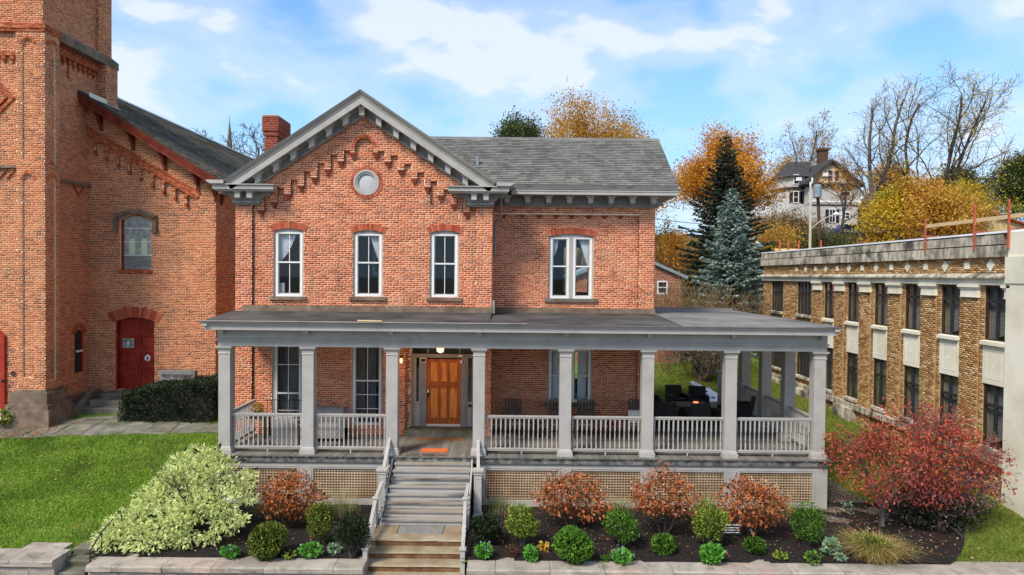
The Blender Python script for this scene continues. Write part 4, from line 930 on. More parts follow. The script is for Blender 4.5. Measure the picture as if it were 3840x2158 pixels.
for xa, ya, za, xb, yb, xc, yc in ((nxl + .03, 18.95, 1.22, ax(1409, 18.2, 1872), 18.2, ax(1370, 16.45, 2062), 16.45), (nxr - .26, 18.95, 1.18, ax(1745, 18.2, 1877), 18.2, ax(1735, 16.45, 2066), 16.45)):
    slant((xa, ya, za), (xb, yb, 1.02), n=5, drop=.62); slant((xb, yb - .03, .98), (xc, yc, .36), n=10, drop=.62)
    for (x, y, z0, z1) in ((xb, yb, .26, 1.03), (xc, yc, -.5, .38)): MB().sqlathe(x, y, [(.055, z0), (.055, z1 - .05), (.085, z1 - .045), (.085, z1 - .01), (.03, z1 + .01)]).build('newel_post', 'grey', house)

# ================================================================== GROUND
def lerp_tab(t, x):
    if x <= t[0][0]: return t[0][1]
    for (a, b), (c, d) in zip(t, t[1:]):
        if x <= c: return b + (d - b) * (x - a) / (c - a)
    return t[-1][1]
TL = [(15, .05), (16.6, .08), (19, .3), (23.6, 1.08), (25.2, 1.35), (28, 1.5), (40, 2.0), (50, 3), (90, 12), (400, 20)]
TM = [(15, .06), (20.5, .12), (24, .5), (30, .95), (40, 1.35), (47, 2.4), (62, 6.5), (85, 12.3), (120, 14), (400, 20)]
TR = [(15, .06), (17.5, .1), (19.5, .32), (26, .75), (31, .97), (39, 1.33), (47, 2.4), (62, 6.5), (85, 12.3), (120, 14), (400, 20)]
def gz(x, y):
    l, mm, r = lerp_tab(TL, y), lerp_tab(TM, y), lerp_tab(TR, y)
    if x < 0: t = min(1, max(0, (x + 10.4) / 1.6)); t = t * t * (3 - 2 * t); return l + (mm - l) * t
    t = min(1, max(0, (x - 9.6) / 2.4)); t = t * t * (3 - 2 * t); return mm + (r - mm) * t
def drape(x0, x1, y0, y1, nx, ny, lift=0., fx=None):
    xs = np.linspace(x0, x1, nx + 1); ys = np.linspace(y0, y1, ny + 1); V = []; F = []
    for y in ys:
        for x in xs:
            xx = fx(x, y) if fx else x; V.append((xx, y, gz(xx, y) + lift))
    for j in range(ny):
        for i in range(nx): k = j * (nx + 1) + i; F.append((k, k + 1, k + nx + 2, k + nx + 1))
    return V, F
mb = MB()
SX0, SX1 = ax(240, 16.4, 2090) - .02, ax(352, 16.4, 2090) + .02
for x0, x1, n_ in ((-46, SX0, 40), (SX1, -3.66, 10), (-1.18, 46, 48)): mb.add(*drape(x0, x1, 16.35, 17.6, n_, 4))
for x0, x1, y0, y1 in ((SX0, SX1, 16.95, 17.6), (-3.66, -1.18, 17.58, 17.6)): mb.add(*drape(x0, x1, y0, y1, 2, 2))
mb.add(*drape(-46, 46, 17.6, 48, 92, 60)); struct('lawn', mb, 'lawn', True)
mb = MB(); mb.add(*drape(-160, 160, 48, 400, 60, 60)); struct('hillside', mb, 'soil', True)
mb = MB(); mb.quad((-1500, -1500, -1.3), (1500, -1500, -1.3), (1500, 2500, -1.3), (-1500, 2500, -1.3)); struct('ground', mb, 'soil')
mb = MB(); mb.quad((-120, 10.5, -.92), (120, 10.5, -.92), (120, 16.2, -.92), (-120, 16.2, -.92)); struct('pavement', mb, 'paving')
mb = MB(); mb.quad((-200, -6, -1.06), (200, -6, -1.06), (200, 10.36, -1.06), (-200, 10.36, -1.06)); struct('road', mb, 'asphalt')
mb = MB(); mb.box(-120, 120, 10.36, 10.5, -1.2, -.915); struct('kerb', mb, 'conc')
# planting bed, gravel strip and path laid on the lawn
def bedr(y): return 10.5 + 2.3 * max(0, (y - 16.3) / 2.8) ** .75 if y < 19.1 else 12.8 - 3.2 * ((y - 19.1) / 1.6) ** 1.6
def bedx(x, y):   # x in 0..1 -> across the bed, whose ends curve back
    l = -10.35 + (y - 16.3) * .33; r = bedr(y); return l + (r - l) * x
V, F = [], []
for x0, x1, y0, y1, n_, k_, f_ in ((0, 1, 16.38, 17.62, 34, 6, lambda x, y: bedx(0, y) + (-3.66 - bedx(0, y)) * x), (0, 1, 16.38, 17.62, 56, 6, lambda x, y: -1.18 + (bedx(1, y) + 1.18) * x), (0, 1, 17.62, 20.7, 90, 12, bedx)):
    v_, g_ = drape(x0, x1, y0, y1, n_, k_, 0, f_); F += [tuple(i + len(V) for i in q) for q in g_]; V += v_
V = [(x, y, z + .035 + .03 * math.sin(x * 3.1 + y * 2.2) * math.sin(y * 4.3 - x) + random.uniform(0, .02)) for x, y, z in V]
mb = MB(); mb.add(V, F); struct('garden_bed', mb, 'mulch')
V, F = drape(9.0, 10.9, 19.0, 27, 8, 30, .03, lambda x, y: x + (y - 19) * -.12 * ((x - 9) / 1.9)); mb = MB(); mb.add([(x, y, z + random.uniform(0, .02)) for x, y, z in V], F); struct('gravel_strip', mb, 'gravelm')
PT = [(-34, 23.4, 25.0), (-18.5, 23.7, 25.2), (-16, 24.0, 26.0), (-13.6, 24.2, 26.7), (-12.4, 24.3, 25.6), (-10.4, 24.4, 25.2), (-9.3, 24.5, 25.1)]
def path_y(x):
    for (a, b, c), (d, e, f) in zip(PT, PT[1:]):
        if a <= x <= d: t = (x - a) / (d - a); return b + (e - b) * t, c + (f - c) * t
    return PT[-1][1:]
V, F = [], []
xs = np.linspace(-33.9, -9.3, 60)
for x in xs:
    a, b = path_y(x)
    for k in range(7): y = a + (b - a) * k / 6 + (math.sin(x * 2.7) * .1 if k in (0, 6) else 0); V.append((x, y, gz(x, y) + .02))
for i in range(len(xs) - 1):
    for k in range(6): q = i * 7 + k; F.append((q, q + 7, q + 8, q + 1))
mb = MB(); mb.add(V, F); path = struct('path', mb, 'pathm')
for i in range(16):
    x0 = -25 + i * .98; a, b = path_y(x0 + .45)
    for (ya, yb) in ((a + .12, a + (b - a) * .5), (a + (b - a) * .53, b - .25)):
        if random.random() < .82:
            j = lambda: random.uniform(-.07, .07)
            P = [(x0 + .03 + j(), ya + j()), (x0 + .93 + j(), ya + j()), (x0 + .93 + j(), yb + j()), (x0 + .03 + j(), yb + j())]; m = MB(); z = [gz(*p) for p in P]
            m.add([(p[0], p[1], q) for p, q in zip(P, z)] + [(p[0], p[1], q + .04) for p, q in zip(P, z)], [(4, 5, 6, 7), (0, 1, 5, 4), (1, 2, 6, 5), (2, 3, 7, 6), (3, 0, 4, 7)]); m.build('paving_slab', 'bluestone', path)

# ---- retaining wall along the street, stone by stone
def stone_block(x0, x1, y0, y1, z0, z1, rough_=.012):
    m = MB(); n = max(2, int((x1 - x0) / .35)); o = 0; V = []; F = []
    def jit(a): return random.uniform(-a, a)
    ring_ = []
    for i in range(n + 1):
        x = x0 + (x1 - x0) * i / n
        ring_.append([(x, y1 + jit(.006), z1), (x, y0 + .03 + jit(rough_), z1 + jit(.004)), (x, y0 + jit(rough_ * 1.6), z1 - .035 + jit(.008)), (x, y0 + .012 + jit(rough_ * 1.6), z0 + .02), (x, y0 + .04, z0), (x, y1, z0)])
    for r_ in ring_: V += r_
    for i in range(n):
        for k in range(6): F.append((i * 6 + k, (i + 1) * 6 + k, (i + 1) * 6 + (k + 1) % 6, i * 6 + (k + 1) % 6))
    F += [tuple(range(5, -1, -1)), tuple(n * 6 + k for k in range(6))]
    return m.add(V, F)
def street_wall(name, label, x0, x1, z, joints, loc):
    t = thing(name, label, 'wall', loc)
    js = [x0] + [j for j in joints if x0 < j < x1] + [x1]
    for a, b in zip(js, js[1:]): stone_block(a + .006, b - .006, 15.86, 16.58, z - .16, z).build('coping_stone', 'coping', t)
    zz = z - .165; r_ = 0
    while zz > -.9:
        h = .26; x = x0 + (r_ % 2) * -.3
        while x < x1:
            wd = random.uniform(.5, .9); a, b = max(x0, x), min(x1, x + wd)
            if b - a > .1: stone_block(a + .008, b - .008, 15.94 + random.uniform(-.01, .02), 16.5, max(-.92, zz - h + .01), zz).build('stone', 'coping', t)
            x += wd
        zz -= h; r_ += 1
    return t
jp = [ax(p, 16.2, 2110) for p in (448, 632, 815, 1008, 1262)]
street_wall('retaining_wall', 'low stone wall with pale coping between the small side steps and the front stairs', ax(352, 16.2, 2110), ax(1372, 16.2, 2110), .10, jp, (-7, 16.2, -.92))
jr = [ax(p, 16.2, 2120) for p in (1857, 2060, 2262, 2515, 2750, 2950, 3145, 3330, 3560, 3760)]
street_wall('retaining_wall', 'long stone wall with pale coping below the orange shrubs and the red tree', ax(1752, 16.2, 2110), 21.5, .10, jr, (8, 16.2, -.92))
tl = street_wall('retaining_wall', 'stone wall with coping at the front corner of the open lawn', -22, ax(230, 16.2, 2100), .2, [ax(70, 16.2, 2100), -13.2, -14.8, -16.4, -18, -19.6], (-13, 16.2, -.92))
stone_block(ax(80, 16.6, 2080), ax(236, 16.6, 2080), 16.59, 17.0, .04, .19).build('coping_stone', 'coping', tl)
# small side steps up to the lawn
t = thing('stone_steps', 'short flight of dark stone steps cut through the street wall to the lawn', 'steps', (-10.5, 16.4, -.9))
for i, (y, z) in enumerate(((16.75, .16), (16.38, .02), (16.02, -.13), (15.66, -.28), (15.3, -.43), (14.94, -.58), (14.58, -.75))):
    stone_block(ax(240, 16.4, 2090), ax(352, 16.4, 2090), y, y + .55, z - .3, z).build('step', 'bluestone', t)
# front stone steps with the landing
t = thing('stone_steps', 'brown stone steps and paved landing at the foot of the wooden stairs', 'steps', (-2.4, 17, -.9))
for a, b in ((-3.62, -2.95), (-2.94, -1.75), (-1.74, -1.25)): stone_block(a + .004, b - .004, 17.62, 18.3, .05, .262 + random.uniform(0, .004)).build('landing_slab', 'brownstep' if a != -2.94 else 'gsign', t)
y, z = 17.22, .26
for i in range(6):
    xa, xb = -3.62 + .02 * i, -1.2
    MB().box(xa, xb, y + .015, y + .5, z - .2, z - .035).build('riser', 'brownrise', t); stone_block(xa - .02, xb + .02, y - .01, y + .40, z - .034, z, .006).build('tread', 'brownstep', t)
    y -= .385; z -= .163

# ================================================================== THE CHURCH
YT, YCH = 25.0, 28.2
church = thing('brick_church', 'old red brick church with a square tower, slate roof and red arched door', 'church', (-16, 27, 1.5))
CX = -19.4; TXR = -17.1; TS = -18.0       # tower axis, buttress corner, recessed tower side
CWR = ax(809, YCH, 1000)
def cz(x): return 15.4 - .613 * abs(x - CX)         # roof line at the verge
PC, PCP = front(YCH), front(YCH + .10)
D1 = hole_px(426, 574, 1190, 1206, 1465, YCH); W1 = hole_px(446, 563, 806, 826, 1014, YCH)
PIL = ax(733, YCH, 1000)                           # edge of the corner pilaster
# arched corbel line across the gable
arcs = []
for i in range(11):
    px, py = 292 + i * 42.7, 499 + i * 24.6; arcs.append(at(px, py, YCH))
def ctop(u):
    for i, (x, z) in enumerate(arcs):
        if x - .27 <= u < x + .20:
            d = u - (x - .0); return z + (math.sqrt(max(0, .2 ** 2 - d * d)) if abs(d) < .2 else -.22)
    return arcs[-1][1] - .2 if u > arcs[-1][0] else arcs[0][1]
esx = sorted({x + .2 * math.cos(math.pi * k / 6) for x, _ in arcs for k in range(7)} | {x - .27 for x, _ in arcs} | {x - .2001 for x, _ in arcs})
mb = MB()
wall_sheet(mb, PCP, TS - .3, PIL, lambda u: ctop(u) + .1, lambda u: .5, [D1, W1], extra=esx)
us = sorted({TS - .3, PIL, *[e for e in esx if TS - .3 < e < PIL]})
for a, b in zip(us, us[1:]):
    if b - a < 1e-4: continue
    e = 1e-5; mb.prism_y([(a, ctop(a + e)), (b, ctop(b - e)), (b, cz(b) - .1), (a, cz(a) - .1)], YCH + .002, YCH + .11, 1); mb.quad((a, YCH, ctop(a + e)), (b, YCH, ctop(b - e)), (b, YCH, cz(b) - .1), (a, YCH, cz(a) - .1))
mb.prism_y([(PIL, .5), (CWR, .5), (CWR, cz(CWR) - .1), (PIL, cz(PIL) - .1)], YCH, YCH + .3)
hole_reveal(mb, PCP, D1, 0, -.35); hole_reveal(mb, PCP, W1, 0, -.25)
mb.quad((CWR, YCH + .3, .5), (CWR, 58, .5), (CWR, 58, cz(CWR) - .1), (CWR, YCH + .3, cz(CWR) - .1)); mb.quad((CWR, 58, .5), (2 * CX - CWR, 58, .5), (2 * CX - CWR, 58, cz(CWR) - .1), (CWR, 58, cz(CWR) - .1)); mb.add([(CWR, 58, cz(CWR) - .1), (2 * CX - CWR, 58, cz(CWR) - .1), (CX, 58, 15.3)], [(0, 1, 2)])
mb.prism_y([(2 * CX - CWR, .5), (-21.6, .5), (-21.6, cz(-21.6) - .1), (2 * CX - CWR, cz(CWR) - .1)], YCH, YCH + .3); mb.quad((2 * CX - CWR, YCH, .5), (2 * CX - CWR, 58, .5), (2 * CX - CWR, 58, cz(CWR) - .1), (2 * CX - CWR, YCH, cz(CWR) - .1))
# tower: corner buttresses, recessed faces, upper stage
SX = lambda X: Plane((X, 0, 0), (0, 1, 0), (1, 0, 0))
BWID, TB = 1.05, 29.6; TXL = 2 * CX - TXR; UP0 = az(95, YT, 150)   # height of the stage ledge
BY = 25.83
SLOT = [Hole(TXR - .83, TXR - .42, az(601, YT, 136), az(165, YT, 136), .2), Hole(TXR - .83, TXR - .42, az(1418, YT, 136), az(672, YT, 136), .2)]
SLS = [Hole(YT + .2, YT + .58, az(615, 25.4, 210), az(178, 25.4, 210), .18), Hole(YT + .2, YT + .58, az(1425, 25.4, 205), az(678, 25.4, 205), .18)]
mb.box(TXR - BWID + .001, TXR - .06, YT + .06, BY, .5, UP0)
wall_sheet(mb, front(YT), TXR - BWID, TXR, lambda u: UP0, lambda u: .5, SLOT); wall_sheet(mb, SX(TXR), YT, BY, lambda u: UP0, lambda u: .5, SLS); mb.quad((TXR - .06, BY, .5), (TXR, BY, .5), (TXR, BY, UP0), (TXR - .06, BY, UP0)); mb.quad((TXR - BWID, YT, .5), (TXR - BWID, YT + .13, .5), (TXR - BWID, YT + .13, UP0), (TXR - BWID, YT, UP0))
for h in SLOT: hole_reveal(mb, front(YT), h, 0, -.06)
for h in SLS: hole_reveal(mb, SX(TXR), h, 0, -.06)
mb.box(TXL, TXL + BWID, YT, BY, .5, UP0)
mb.box(TXL + BWID, TXR - BWID, YT + .12, BY, .5, UP0); mb.box(TXL + .4, TXR - .45, BY, TB - .8, .5, UP0); mb.box(TXR - BWID, TXR, TB - .8, TB, 5, UP0)
SIDEX = TXR - .45
mb.box(TXL + .35, TXR - .35, YT + .35, TB - .25, UP0, UP0 + 9)
mb.box(TXR - 1.35, TXR - .2, TB - .95, TB - .1, UP0, UP0 + 9); mb.box(TXR - 1.3, TXR - .22, YT + .22, YT + 1.1, UP0, UP0 + 9)
mb.build('wall', ['cmortar', 'cbrick'], church)
def c_iv(v): h = (15.4 - v) / .613; return [(TS - .3, min(PIL, CX + h))] if CX + h > TS - .3 else []
def c_proud(v):
    out = []
    for a, b in zip(us, us[1:]):
        if b - a > 1e-3 and v > ctop((a + b) / 2): out.append((a, b))
    mg = []
    for a, b in out:
        if mg and a - mg[-1][1] < 2e-3: mg[-1] = (mg[-1][0], b)
        else: mg.append((a, b))
    iv = c_iv(v); return [(max(a, iv[0][0]), min(b, iv[0][1])) for a, b in mg if iv and min(b, iv[0][1]) - max(a, iv[0][0]) > .03]
SW = Hole(27.42, 27.86, az(1395, 27.6, 230), az(1248, 27.6, 230), .12)
citems = [(PCP, brick_rects(lambda v: sub_iv(c_iv(v), c_proud(v)), 1.2, 15.4, [D1, W1])), (PC, brick_rects(c_proud, 3.0, 15.4, seed=2)), (PC, brick_rects(lambda v: [(PIL, CWR)], 1.2, cz(CWR) + .15, seed=4)),
          (SX(CWR), brick_rects(lambda v: [(YCH, 46)], 1.2, cz(CWR) - .1)),
          (front(YT), brick_rects(lambda v: [(TXR - BWID, TXR)], 1.9, UP0, [SLOT[0], SLOT[1]])), (front(YT + .06), brick_rects(lambda v: [q for q in (SLOT[0].iv(v), SLOT[1].iv(v)) if q], 1.9, UP0)),
          (SX(TXR), brick_rects(lambda v: [(YT, BY)], 1.9, UP0, SLS)), (SX(TXR - .06), brick_rects(lambda v: [q for q in (SLS[0].iv(v), SLS[1].iv(v)) if q], 1.9, UP0)),
          (front(YT + .12), brick_rects(lambda v: [(TXL + BWID, TXR - BWID)], 1.9, UP0)), (front(YT), brick_rects(lambda v: [(TXL, TXL + BWID)], 1.9, UP0)),
          (SX(SIDEX), brick_rects(lambda v: [(BY, TB - .8)], 1.9, UP0, [SW])), (SX(TXR), brick_rects(lambda v: [(TB - .8, TB)], 7.5, UP0)), (front(TB - .8), brick_rects(lambda v: [(SIDEX, TXR)], 7.5, UP0)), (front(TB - .95), brick_rects(lambda v: [(TXR - .35, TXR - .2)], UP0, UP0 + 6)), (front(YCH), brick_rects(lambda v: [(max(2 * CX - CWR, CX - (15.3 - v) / .613), -21.6)] if CX - (15.3 - v) / .613 < -21.6 else [], 1.2, 15.0)), (Plane((TXL + .4, 0, 0), (0, 1, 0), (-1, 0, 0)), brick_rects(lambda v: [(BY, TB - .8)], 1.9, UP0)), (Plane((TXL, 0, 0), (0, 1, 0), (-1, 0, 0)), brick_rects(lambda v: [(YT, BY)], 1.9, UP0)), (Plane((TXL + .35, 0, 0), (0, 1, 0), (-1, 0, 0)), brick_rects(lambda v: [(YT + .35, TB - .25)], UP0, UP0 + 6)), (front(YT + .35), brick_rects(lambda v: [(TXL + .35, TXL + 1.3)], UP0, UP0 + 6)),
          (front(YT + .35), brick_rects(lambda v: [(TXL + 1.3, TXR - 1.3)], UP0, UP0 + 6)), (front(YT + .22), brick_rects(lambda v: [(TXR - 1.3, TXR - .22)], UP0, UP0 + 6)),
          (SX(TXR - .22), brick_rects(lambda v: [(YT + .22, YT + 1.1)], UP0, UP0 + 6)), (SX(TXR - .35), brick_rects(lambda v: [(YT + 1.1, TB - .95)], UP0, UP0 + 6)), (SX(TXR - .2), brick_rects(lambda v: [(TB - .95, TB - .1)], UP0, UP0 + 6))]
# the slot backs stand behind the buttress face: cut the mortar there by setting the face bricks proud
lay_bricks(church, citems, 'cbrick')
for h, n in ((D1, 24),): head_arch(church, PCP, h, .42, n, 'brick_red', .3, .02)
for s in SLOT: arch_bricks(church, front(YT), s.c, s.vs, s.w, s.w + .09, 0, math.pi, 13, 'cbrick', depth=.03)
for s in SLS: arch_bricks(church, SX(TXR), s.c, s.vs, s.w, s.w + .09, 0, math.pi, 12, 'cbrick', depth=.03)
for x, z in arcs: arch_bricks(church, PC, x, z, .2, .32, 0, math.pi, 9, 'cbrick', depth=.025)
for x, z in arcs:  # little corbel stops
    MB().box(x - .30, x - .17, YCH - .03, YCH + .09, z - .30, z - .2).box(x - .27, x - .19, YCH - .01, YCH + .09, z - .36, z - .301).build('corbel', 'cplain', church)
# raking dentil bands
p0, p1 = at(262, 446, YCH), at(748, 733, YCH); d = Vector((p1[0] - p0[0], p1[1] - p0[1])); nr = Vector((-d.y, d.x)).normalized()
bandm = MB()
for off, th, pr in ((.06, .07, .05), (-.2, .07, .04)):
    q = [Vector(p0) + nr * off, Vector(p1) + nr * off, Vector(p1) + nr * (off + th), Vector(p0) + nr * (off + th)]; bandm.prism_y([(v.x, v.y) for v in q], YCH - pr, YCH + .02)
bandm.build('raking_band', 'cplain', church)
nd = 56
dm = None
ang = math.atan2(d.y, d.x)
for i in range(nd):
    c = Vector(p0) + d * ((i + .5) / nd)
    if dm is None:
        e = d.normalized(); P = [(-e * .038 - nr * .12), (e * .038 - nr * .12), (e * .038 + nr * .055), (-e * .038 + nr * .055)]; dm = MB().prism_y([(v.x, v.y) for v in P], -.03, .02).mesh('dentil', 'cplain')
    o = link('dentil', dm, church, world=False); o.location = Vector((c.x, YCH, c.y)) - church.location
# roof with verge boards and brackets
CE = CWR + .55; CEZ = cz(CE) - .2; rp = [(CE, cz(CE)), (CX, cz(CX)), (2 * CX - CE, cz(CE))][::-1]
MB().sweep(rp, [(-.05, 27.62), (-.05, 58.5), (.03, 58.5), (.03, 27.62)]).build('roof', 'slate', church)
v = MB(); v.sweep(rp, [(-.36, 27.62), (-.2, 27.60), (-.052, 27.55), (-.052, 27.72), (-.36, 27.72)]); v.sweep(rp, [(-.23, 27.57), (-.19, 27.56), (-.19, 27.6), (-.23, 27.61)]); v.build('verge_board', 'redtrim', church)
MB().sweep(rp, [(-.12, 27.721), (-.08, 27.721), (-.08, 28.25), (-.12, 28.25)]).build('soffit', 'redtrim', church)
m = MB(); m.box(CE - .1, CE + .02, 27.7, 58, cz(CE) - .2, cz(CE) - .02); m.box(CWR - .02, CE - .1, 28.2, 58, cz(CE) - .22, cz(CE) - .18); m.build('eave_board', 'redtrim', church)
for px, py in ((370, 462), (491, 530), (611, 604), (735, 677), (803, 716)):
    x, _ = at(px, py, 28.0); z = cz(x) - .38
    MB().prism_x([(28.2, z + .02), (27.66, z + .02), (27.68, z - .1), (27.9, z - .22), (27.98, z - .42), (28.1, z - .5), (28.14, z - .72), (28.2, z - .74)], x - .06, x + .06).build('roof_bracket', 'redtrim', church)
for k in range(5): MB().prism_y([(CWR, CEZ), (CWR + .45, CEZ), (CWR + .4, CEZ - .15), (CWR + .15, CEZ - .3), (CWR + .08, CEZ - .6), (CWR, CEZ - .65)], 28.6 + k * 2.2, 28.72 + k * 2.2).build('roof_bracket', 'redtrim', church)
m = MB(); m.sweep([(SIDEX + .45 if False else TXR - .45, cz(TXR - .45) + .02), (CX + 2.2, cz(CX + 2.2) + .0)][::-1], [(0.032, 27.62), (.036, 27.62), (.036, TB + .2), (.032, TB + .2)])
m = MB()
ang2 = math.atan(.613); sl_rows = MB(); L0 = math.hypot(CE - CX, (CE - CX) * .613); er = .21; es = Vector((math.cos(ang2), 0, -math.sin(ang2))); en = Vector((math.sin(ang2), 0, math.cos(ang2)))
cand = []
for r_ in range(int(L0 / er)):
    s1 = L0 - r_ * er; y = 27.6 + (r_ % 2) * .13; 
    if r_ % 1 == 0:
        while y < 52:
            wd = random.uniform(.22, .34) * (1 if y < 34 else 2.5); O = Vector((CX, 0, cz(CX))); j = random.uniform(0, .008)
            P = lambda s, yy, n: tuple(O + es * s + en * n + Vector((0, yy, 0)))
            X = CX + s1 * math.cos(ang2)
            if X > TXR - .4 or y > TB: sl_rows.add([P(s1 + random.uniform(-.012, .012), y, .05 + j), P(s1, y + wd - .008, .05 + j), P(s1 - er - .02, y + wd - .008, .036), P(s1 - er - .02, y, .036), P(s1, y, .032), P(s1, y + wd - .008, .032)], [(0, 1, 2, 3), (4, 5, 1, 0), (4, 0, 3), (5, 2, 1)])
            y += wd
sl_rows.build('slates', 'slate', church, kind='stuff')
MB().box(CX - .12, CX + .12, TB, 58.5, cz(CX) + .02, cz(CX) + .09).build('ridge_cap', 'wmem', church)
# white flashing where the roof meets the tower
m = MB(); 
xa, xb = TXR + .0, TXR + .14
m.quad((xa, 27.62, cz(xa) + .06), (xb, 27.62, cz(xb) + .06), (xb, TB + .1, cz(xb) + .06), (xa, TB + .1, cz(xa) + .06)); m.quad((xa + .004, 27.62, cz(xa) + .06), (xa + .004, TB + .02, cz(xa) + .06), (xa + .004, TB + .02, cz(xa) + .22), (xa + .004, 27.62, cz(xa) + .22)); m.build('flashing', 'conc', church)
MB().box(SIDEX, TXR, BY + .9, TB - .8, cz(TXR) - .9, UP0 - 1.6) if False else None
# tower string course, ledge, corbel tables
m = MB(); m.prism_y([(TXR - .3, UP0 + .28), (TXR + .03, UP0 + .02), (TXR + .03, UP0 - .28), (TXR - .3, UP0 - .28)], YT + .85, TB + .05); m.build('stone_band', 'stone', church)
m = MB(); m.box(TXL - .05, TXR + .05, YT - .06, YT + .9, UP0 - .12, UP0 + .05); m.box(TXL - .02, TXR + .02, YT - .03, YT + .9, UP0 - .22, UP0 - .121); m.build('brick_ledge', 'cplain', church)
m = MB(); zb = az(200, YT, 40); m.box(TXL + BWID, TXR - BWID, YT + .02, YT + .14, zb - .07, zb + .07); m.build('string_course', 'cplain', church)
for i in range(12):
    x = TXR - BWID - .18 - i * .3; 
    if x < TXL + BWID: break
    MB().box(x - .08, x + .08, YT + .03, YT + .13, zb - .22, zb - .071).box(x - .04, x + .04, YT + .06, YT + .13, zb - .31, zb - .221).build('corbel', 'cplain', church)
for i in range(9):
    y = BY + .2 + i * .32; z = UP0 - .62
    MB().box(SIDEX - .02, SIDEX + .10, y - .09, y + .07, z - .2, z).box(SIDEX - .02, SIDEX + .05, y - .05, y + .03, z - (.75 if i == 3 else .3), z - .201).build('corbel', 'cplain', church)
m = MB(); m.box(SIDEX - .02, SIDEX + .16, BY, TB - .8, UP0 - .62, UP0 - .28); m.build('string_course', 'cplain', church)
zl = az(625, YT, 40)
m = MB(); m.box(TXL + BWID, TXR - BWID, YT + .0, YT + .14, zl - .05, zl + .06); m.box(SIDEX - .02, SIDEX + .12, BY, TB - .8, zl - .35, zl - .22); m.build('string_course', 'stone', church)
for i in range(10):
    x = TXR - BWID - .1 - i * .28
    if x < TXL + BWID + .2: break
    m = MB(); m.prism_y([(x, zl - .1), (x - .05, zl - .1), (x - .33, zl - .42), (x - .28, zl - .42)], YT + .06, YT + .13); m.build('brick_strip', 'cplain', church)
m = MB(); m.prism_x([(27.3, zl - .36), (27.3, zl - .42), (27.6, zl - .8), (27.9, zl - .42), (27.9, zl - .36), (27.6, zl - .7)], SIDEX - .01, SIDEX + .05); m.build('brick_strip', 'cplain', church)
# lozenge panel on the tower front
zc = az(365, YT, 0)
for r0, r1, dep in ((1.15, .98, .06), (.9, .82, .10)):
    m = MB()
    for k in range(4):
        a0, a1 = k * math.pi / 2, (k + 1) * math.pi / 2
        m.prism_y([(CX + r * math.cos(a), zc + r * math.sin(a)) for r, a in ((r0, a0), (r0, a1), (r1, a1), (r1, a0))], YT + .12 - dep, YT + .13)
    m.build('lozenge_moulding', 'cplain', church)
# plinths
for x0, x1 in ((TXR - BWID, TXR), (TXL, TXL + BWID)):
    m = MB()
    for (e, z0, z1) in ((.06, az(1470, YT, 100), az(1462, YT, 100)), (.16, az(1515, YT, 100), az(1470, YT, 100)), (.26, az(1530, YT, 100) - .05, az(1515, YT, 100)), (.34, 1.2, az(1530, YT, 100) - .05)): m.box(x0 - e, x1 + e, YT - e, BY + e, z0, z1)
    m.build('plinth', 'stone', church)
MB().box(SIDEX, SIDEX + .15, BY + .35, YCH, 1.2, az(1478, 27.5, 250)).build('plinth', 'stone', church)
MB().box(SIDEX + .16, D1.u0 - .1, YCH - .12, YCH + .1, 1.2, az(1474, YCH, 300)).build('plinth', 'stone', church); MB().box(D1.u1 + .1, CWR + .1, YCH - .12, YCH + .1, 1.2, 2.0).build('plinth', 'stone', church)
# church door
m = MB(); yd = YCH + .42; lx = ax(447, yd, 1400)
m.box(D1.u0, lx - .01, YCH + .2, yd, D1.v0, D1.vs + .1); m.box(D1.u0 + .08, lx - .05, YCH + .13, YCH + .199, D1.v0, D1.vs + .06); fr_ = m.build('door_frame', 'reddoor', church)
dz1 = az(1254, yd, 500); mid = (lx + D1.u1) / 2
def panel_leaf(x0, x1, z0, z1, zs, parent):
    m = MB(); m.box(x0, x1, yd - .02, yd + .05, z0, z1); o = m.build('door_leaf', 'reddoor', parent)
    mm = MB(); wd = x1 - x0; s_ = .12
    zz = [z0] + zs + [z1]
    mm.box(x0, x0 + s_, yd - .06, yd - .021, z0, z1); mm.box(x1 - s_, x1, yd - .06, yd - .021, z0, z1)
    for z in zz: mm.box(x0 + s_, x1 - s_, yd - .06, yd - .021, max(z0, z - .07), min(z1, z + .07))
    mm.build('door_rail', 'reddoor', o)
    for a, b in zip(zz, zz[1:]):
        MB().box(x0 + s_ + .05, x1 - s_ - .05, yd - .045, yd - .021, a + .12, b - .12).build('door_panel', 'reddoor', o)
    return o
zs = [D1.v0 + .95, D1.v0 + 1.6]
la = panel_leaf(lx, mid - .005, D1.v0, dz1, zs, church); lb = panel_leaf(mid + .005, D1.u1 - .02, D1.v0, dz1, zs, church)
x0, x1 = lx + .17, mid - .17; z0, z1 = D1.v0 + 1.72, dz1 - .17
MB().box(x0, x1, yd - .052, yd - .046, z0, z1).box((x0 + x1) / 2 - .06, (x0 + x1) / 2 + .06, yd - .056, yd - .0525, z0 + .08, z1 - .1, 1).build('pane', ['leaded', 'leadgreen'], la)
lg = MB()
for t in (.3, .7): lg.box(x0 + (x1 - x0) * t - .008, x0 + (x1 - x0) * t + .008, yd - .06, yd - .0565, z0, z1); lg.box(x0, x1, yd - .06, yd - .0565, z0 + (z1 - z0) * t - .008, z0 + (z1 - z0) * t + .008)
lg.build('leading', 'black', la)
wr = MB()
for k in range(14):
    a, b = 2 * math.pi * k / 14, 2 * math.pi * (k + 1) / 14
    if k not in (9, 10): wr.tube([((mid + D1.u1) / 2 + .085 * math.cos(t), yd - .07, D1.v0 + 1.3 + .11 * math.sin(t)) for t in (a, b)], .04, 5)
wr.build('wreath', 'wletter', lb); MB().cbox(mid + .06, yd - .08, D1.v0 + 1.0, .03, .04, .12).build('door_handle', 'black', lb)
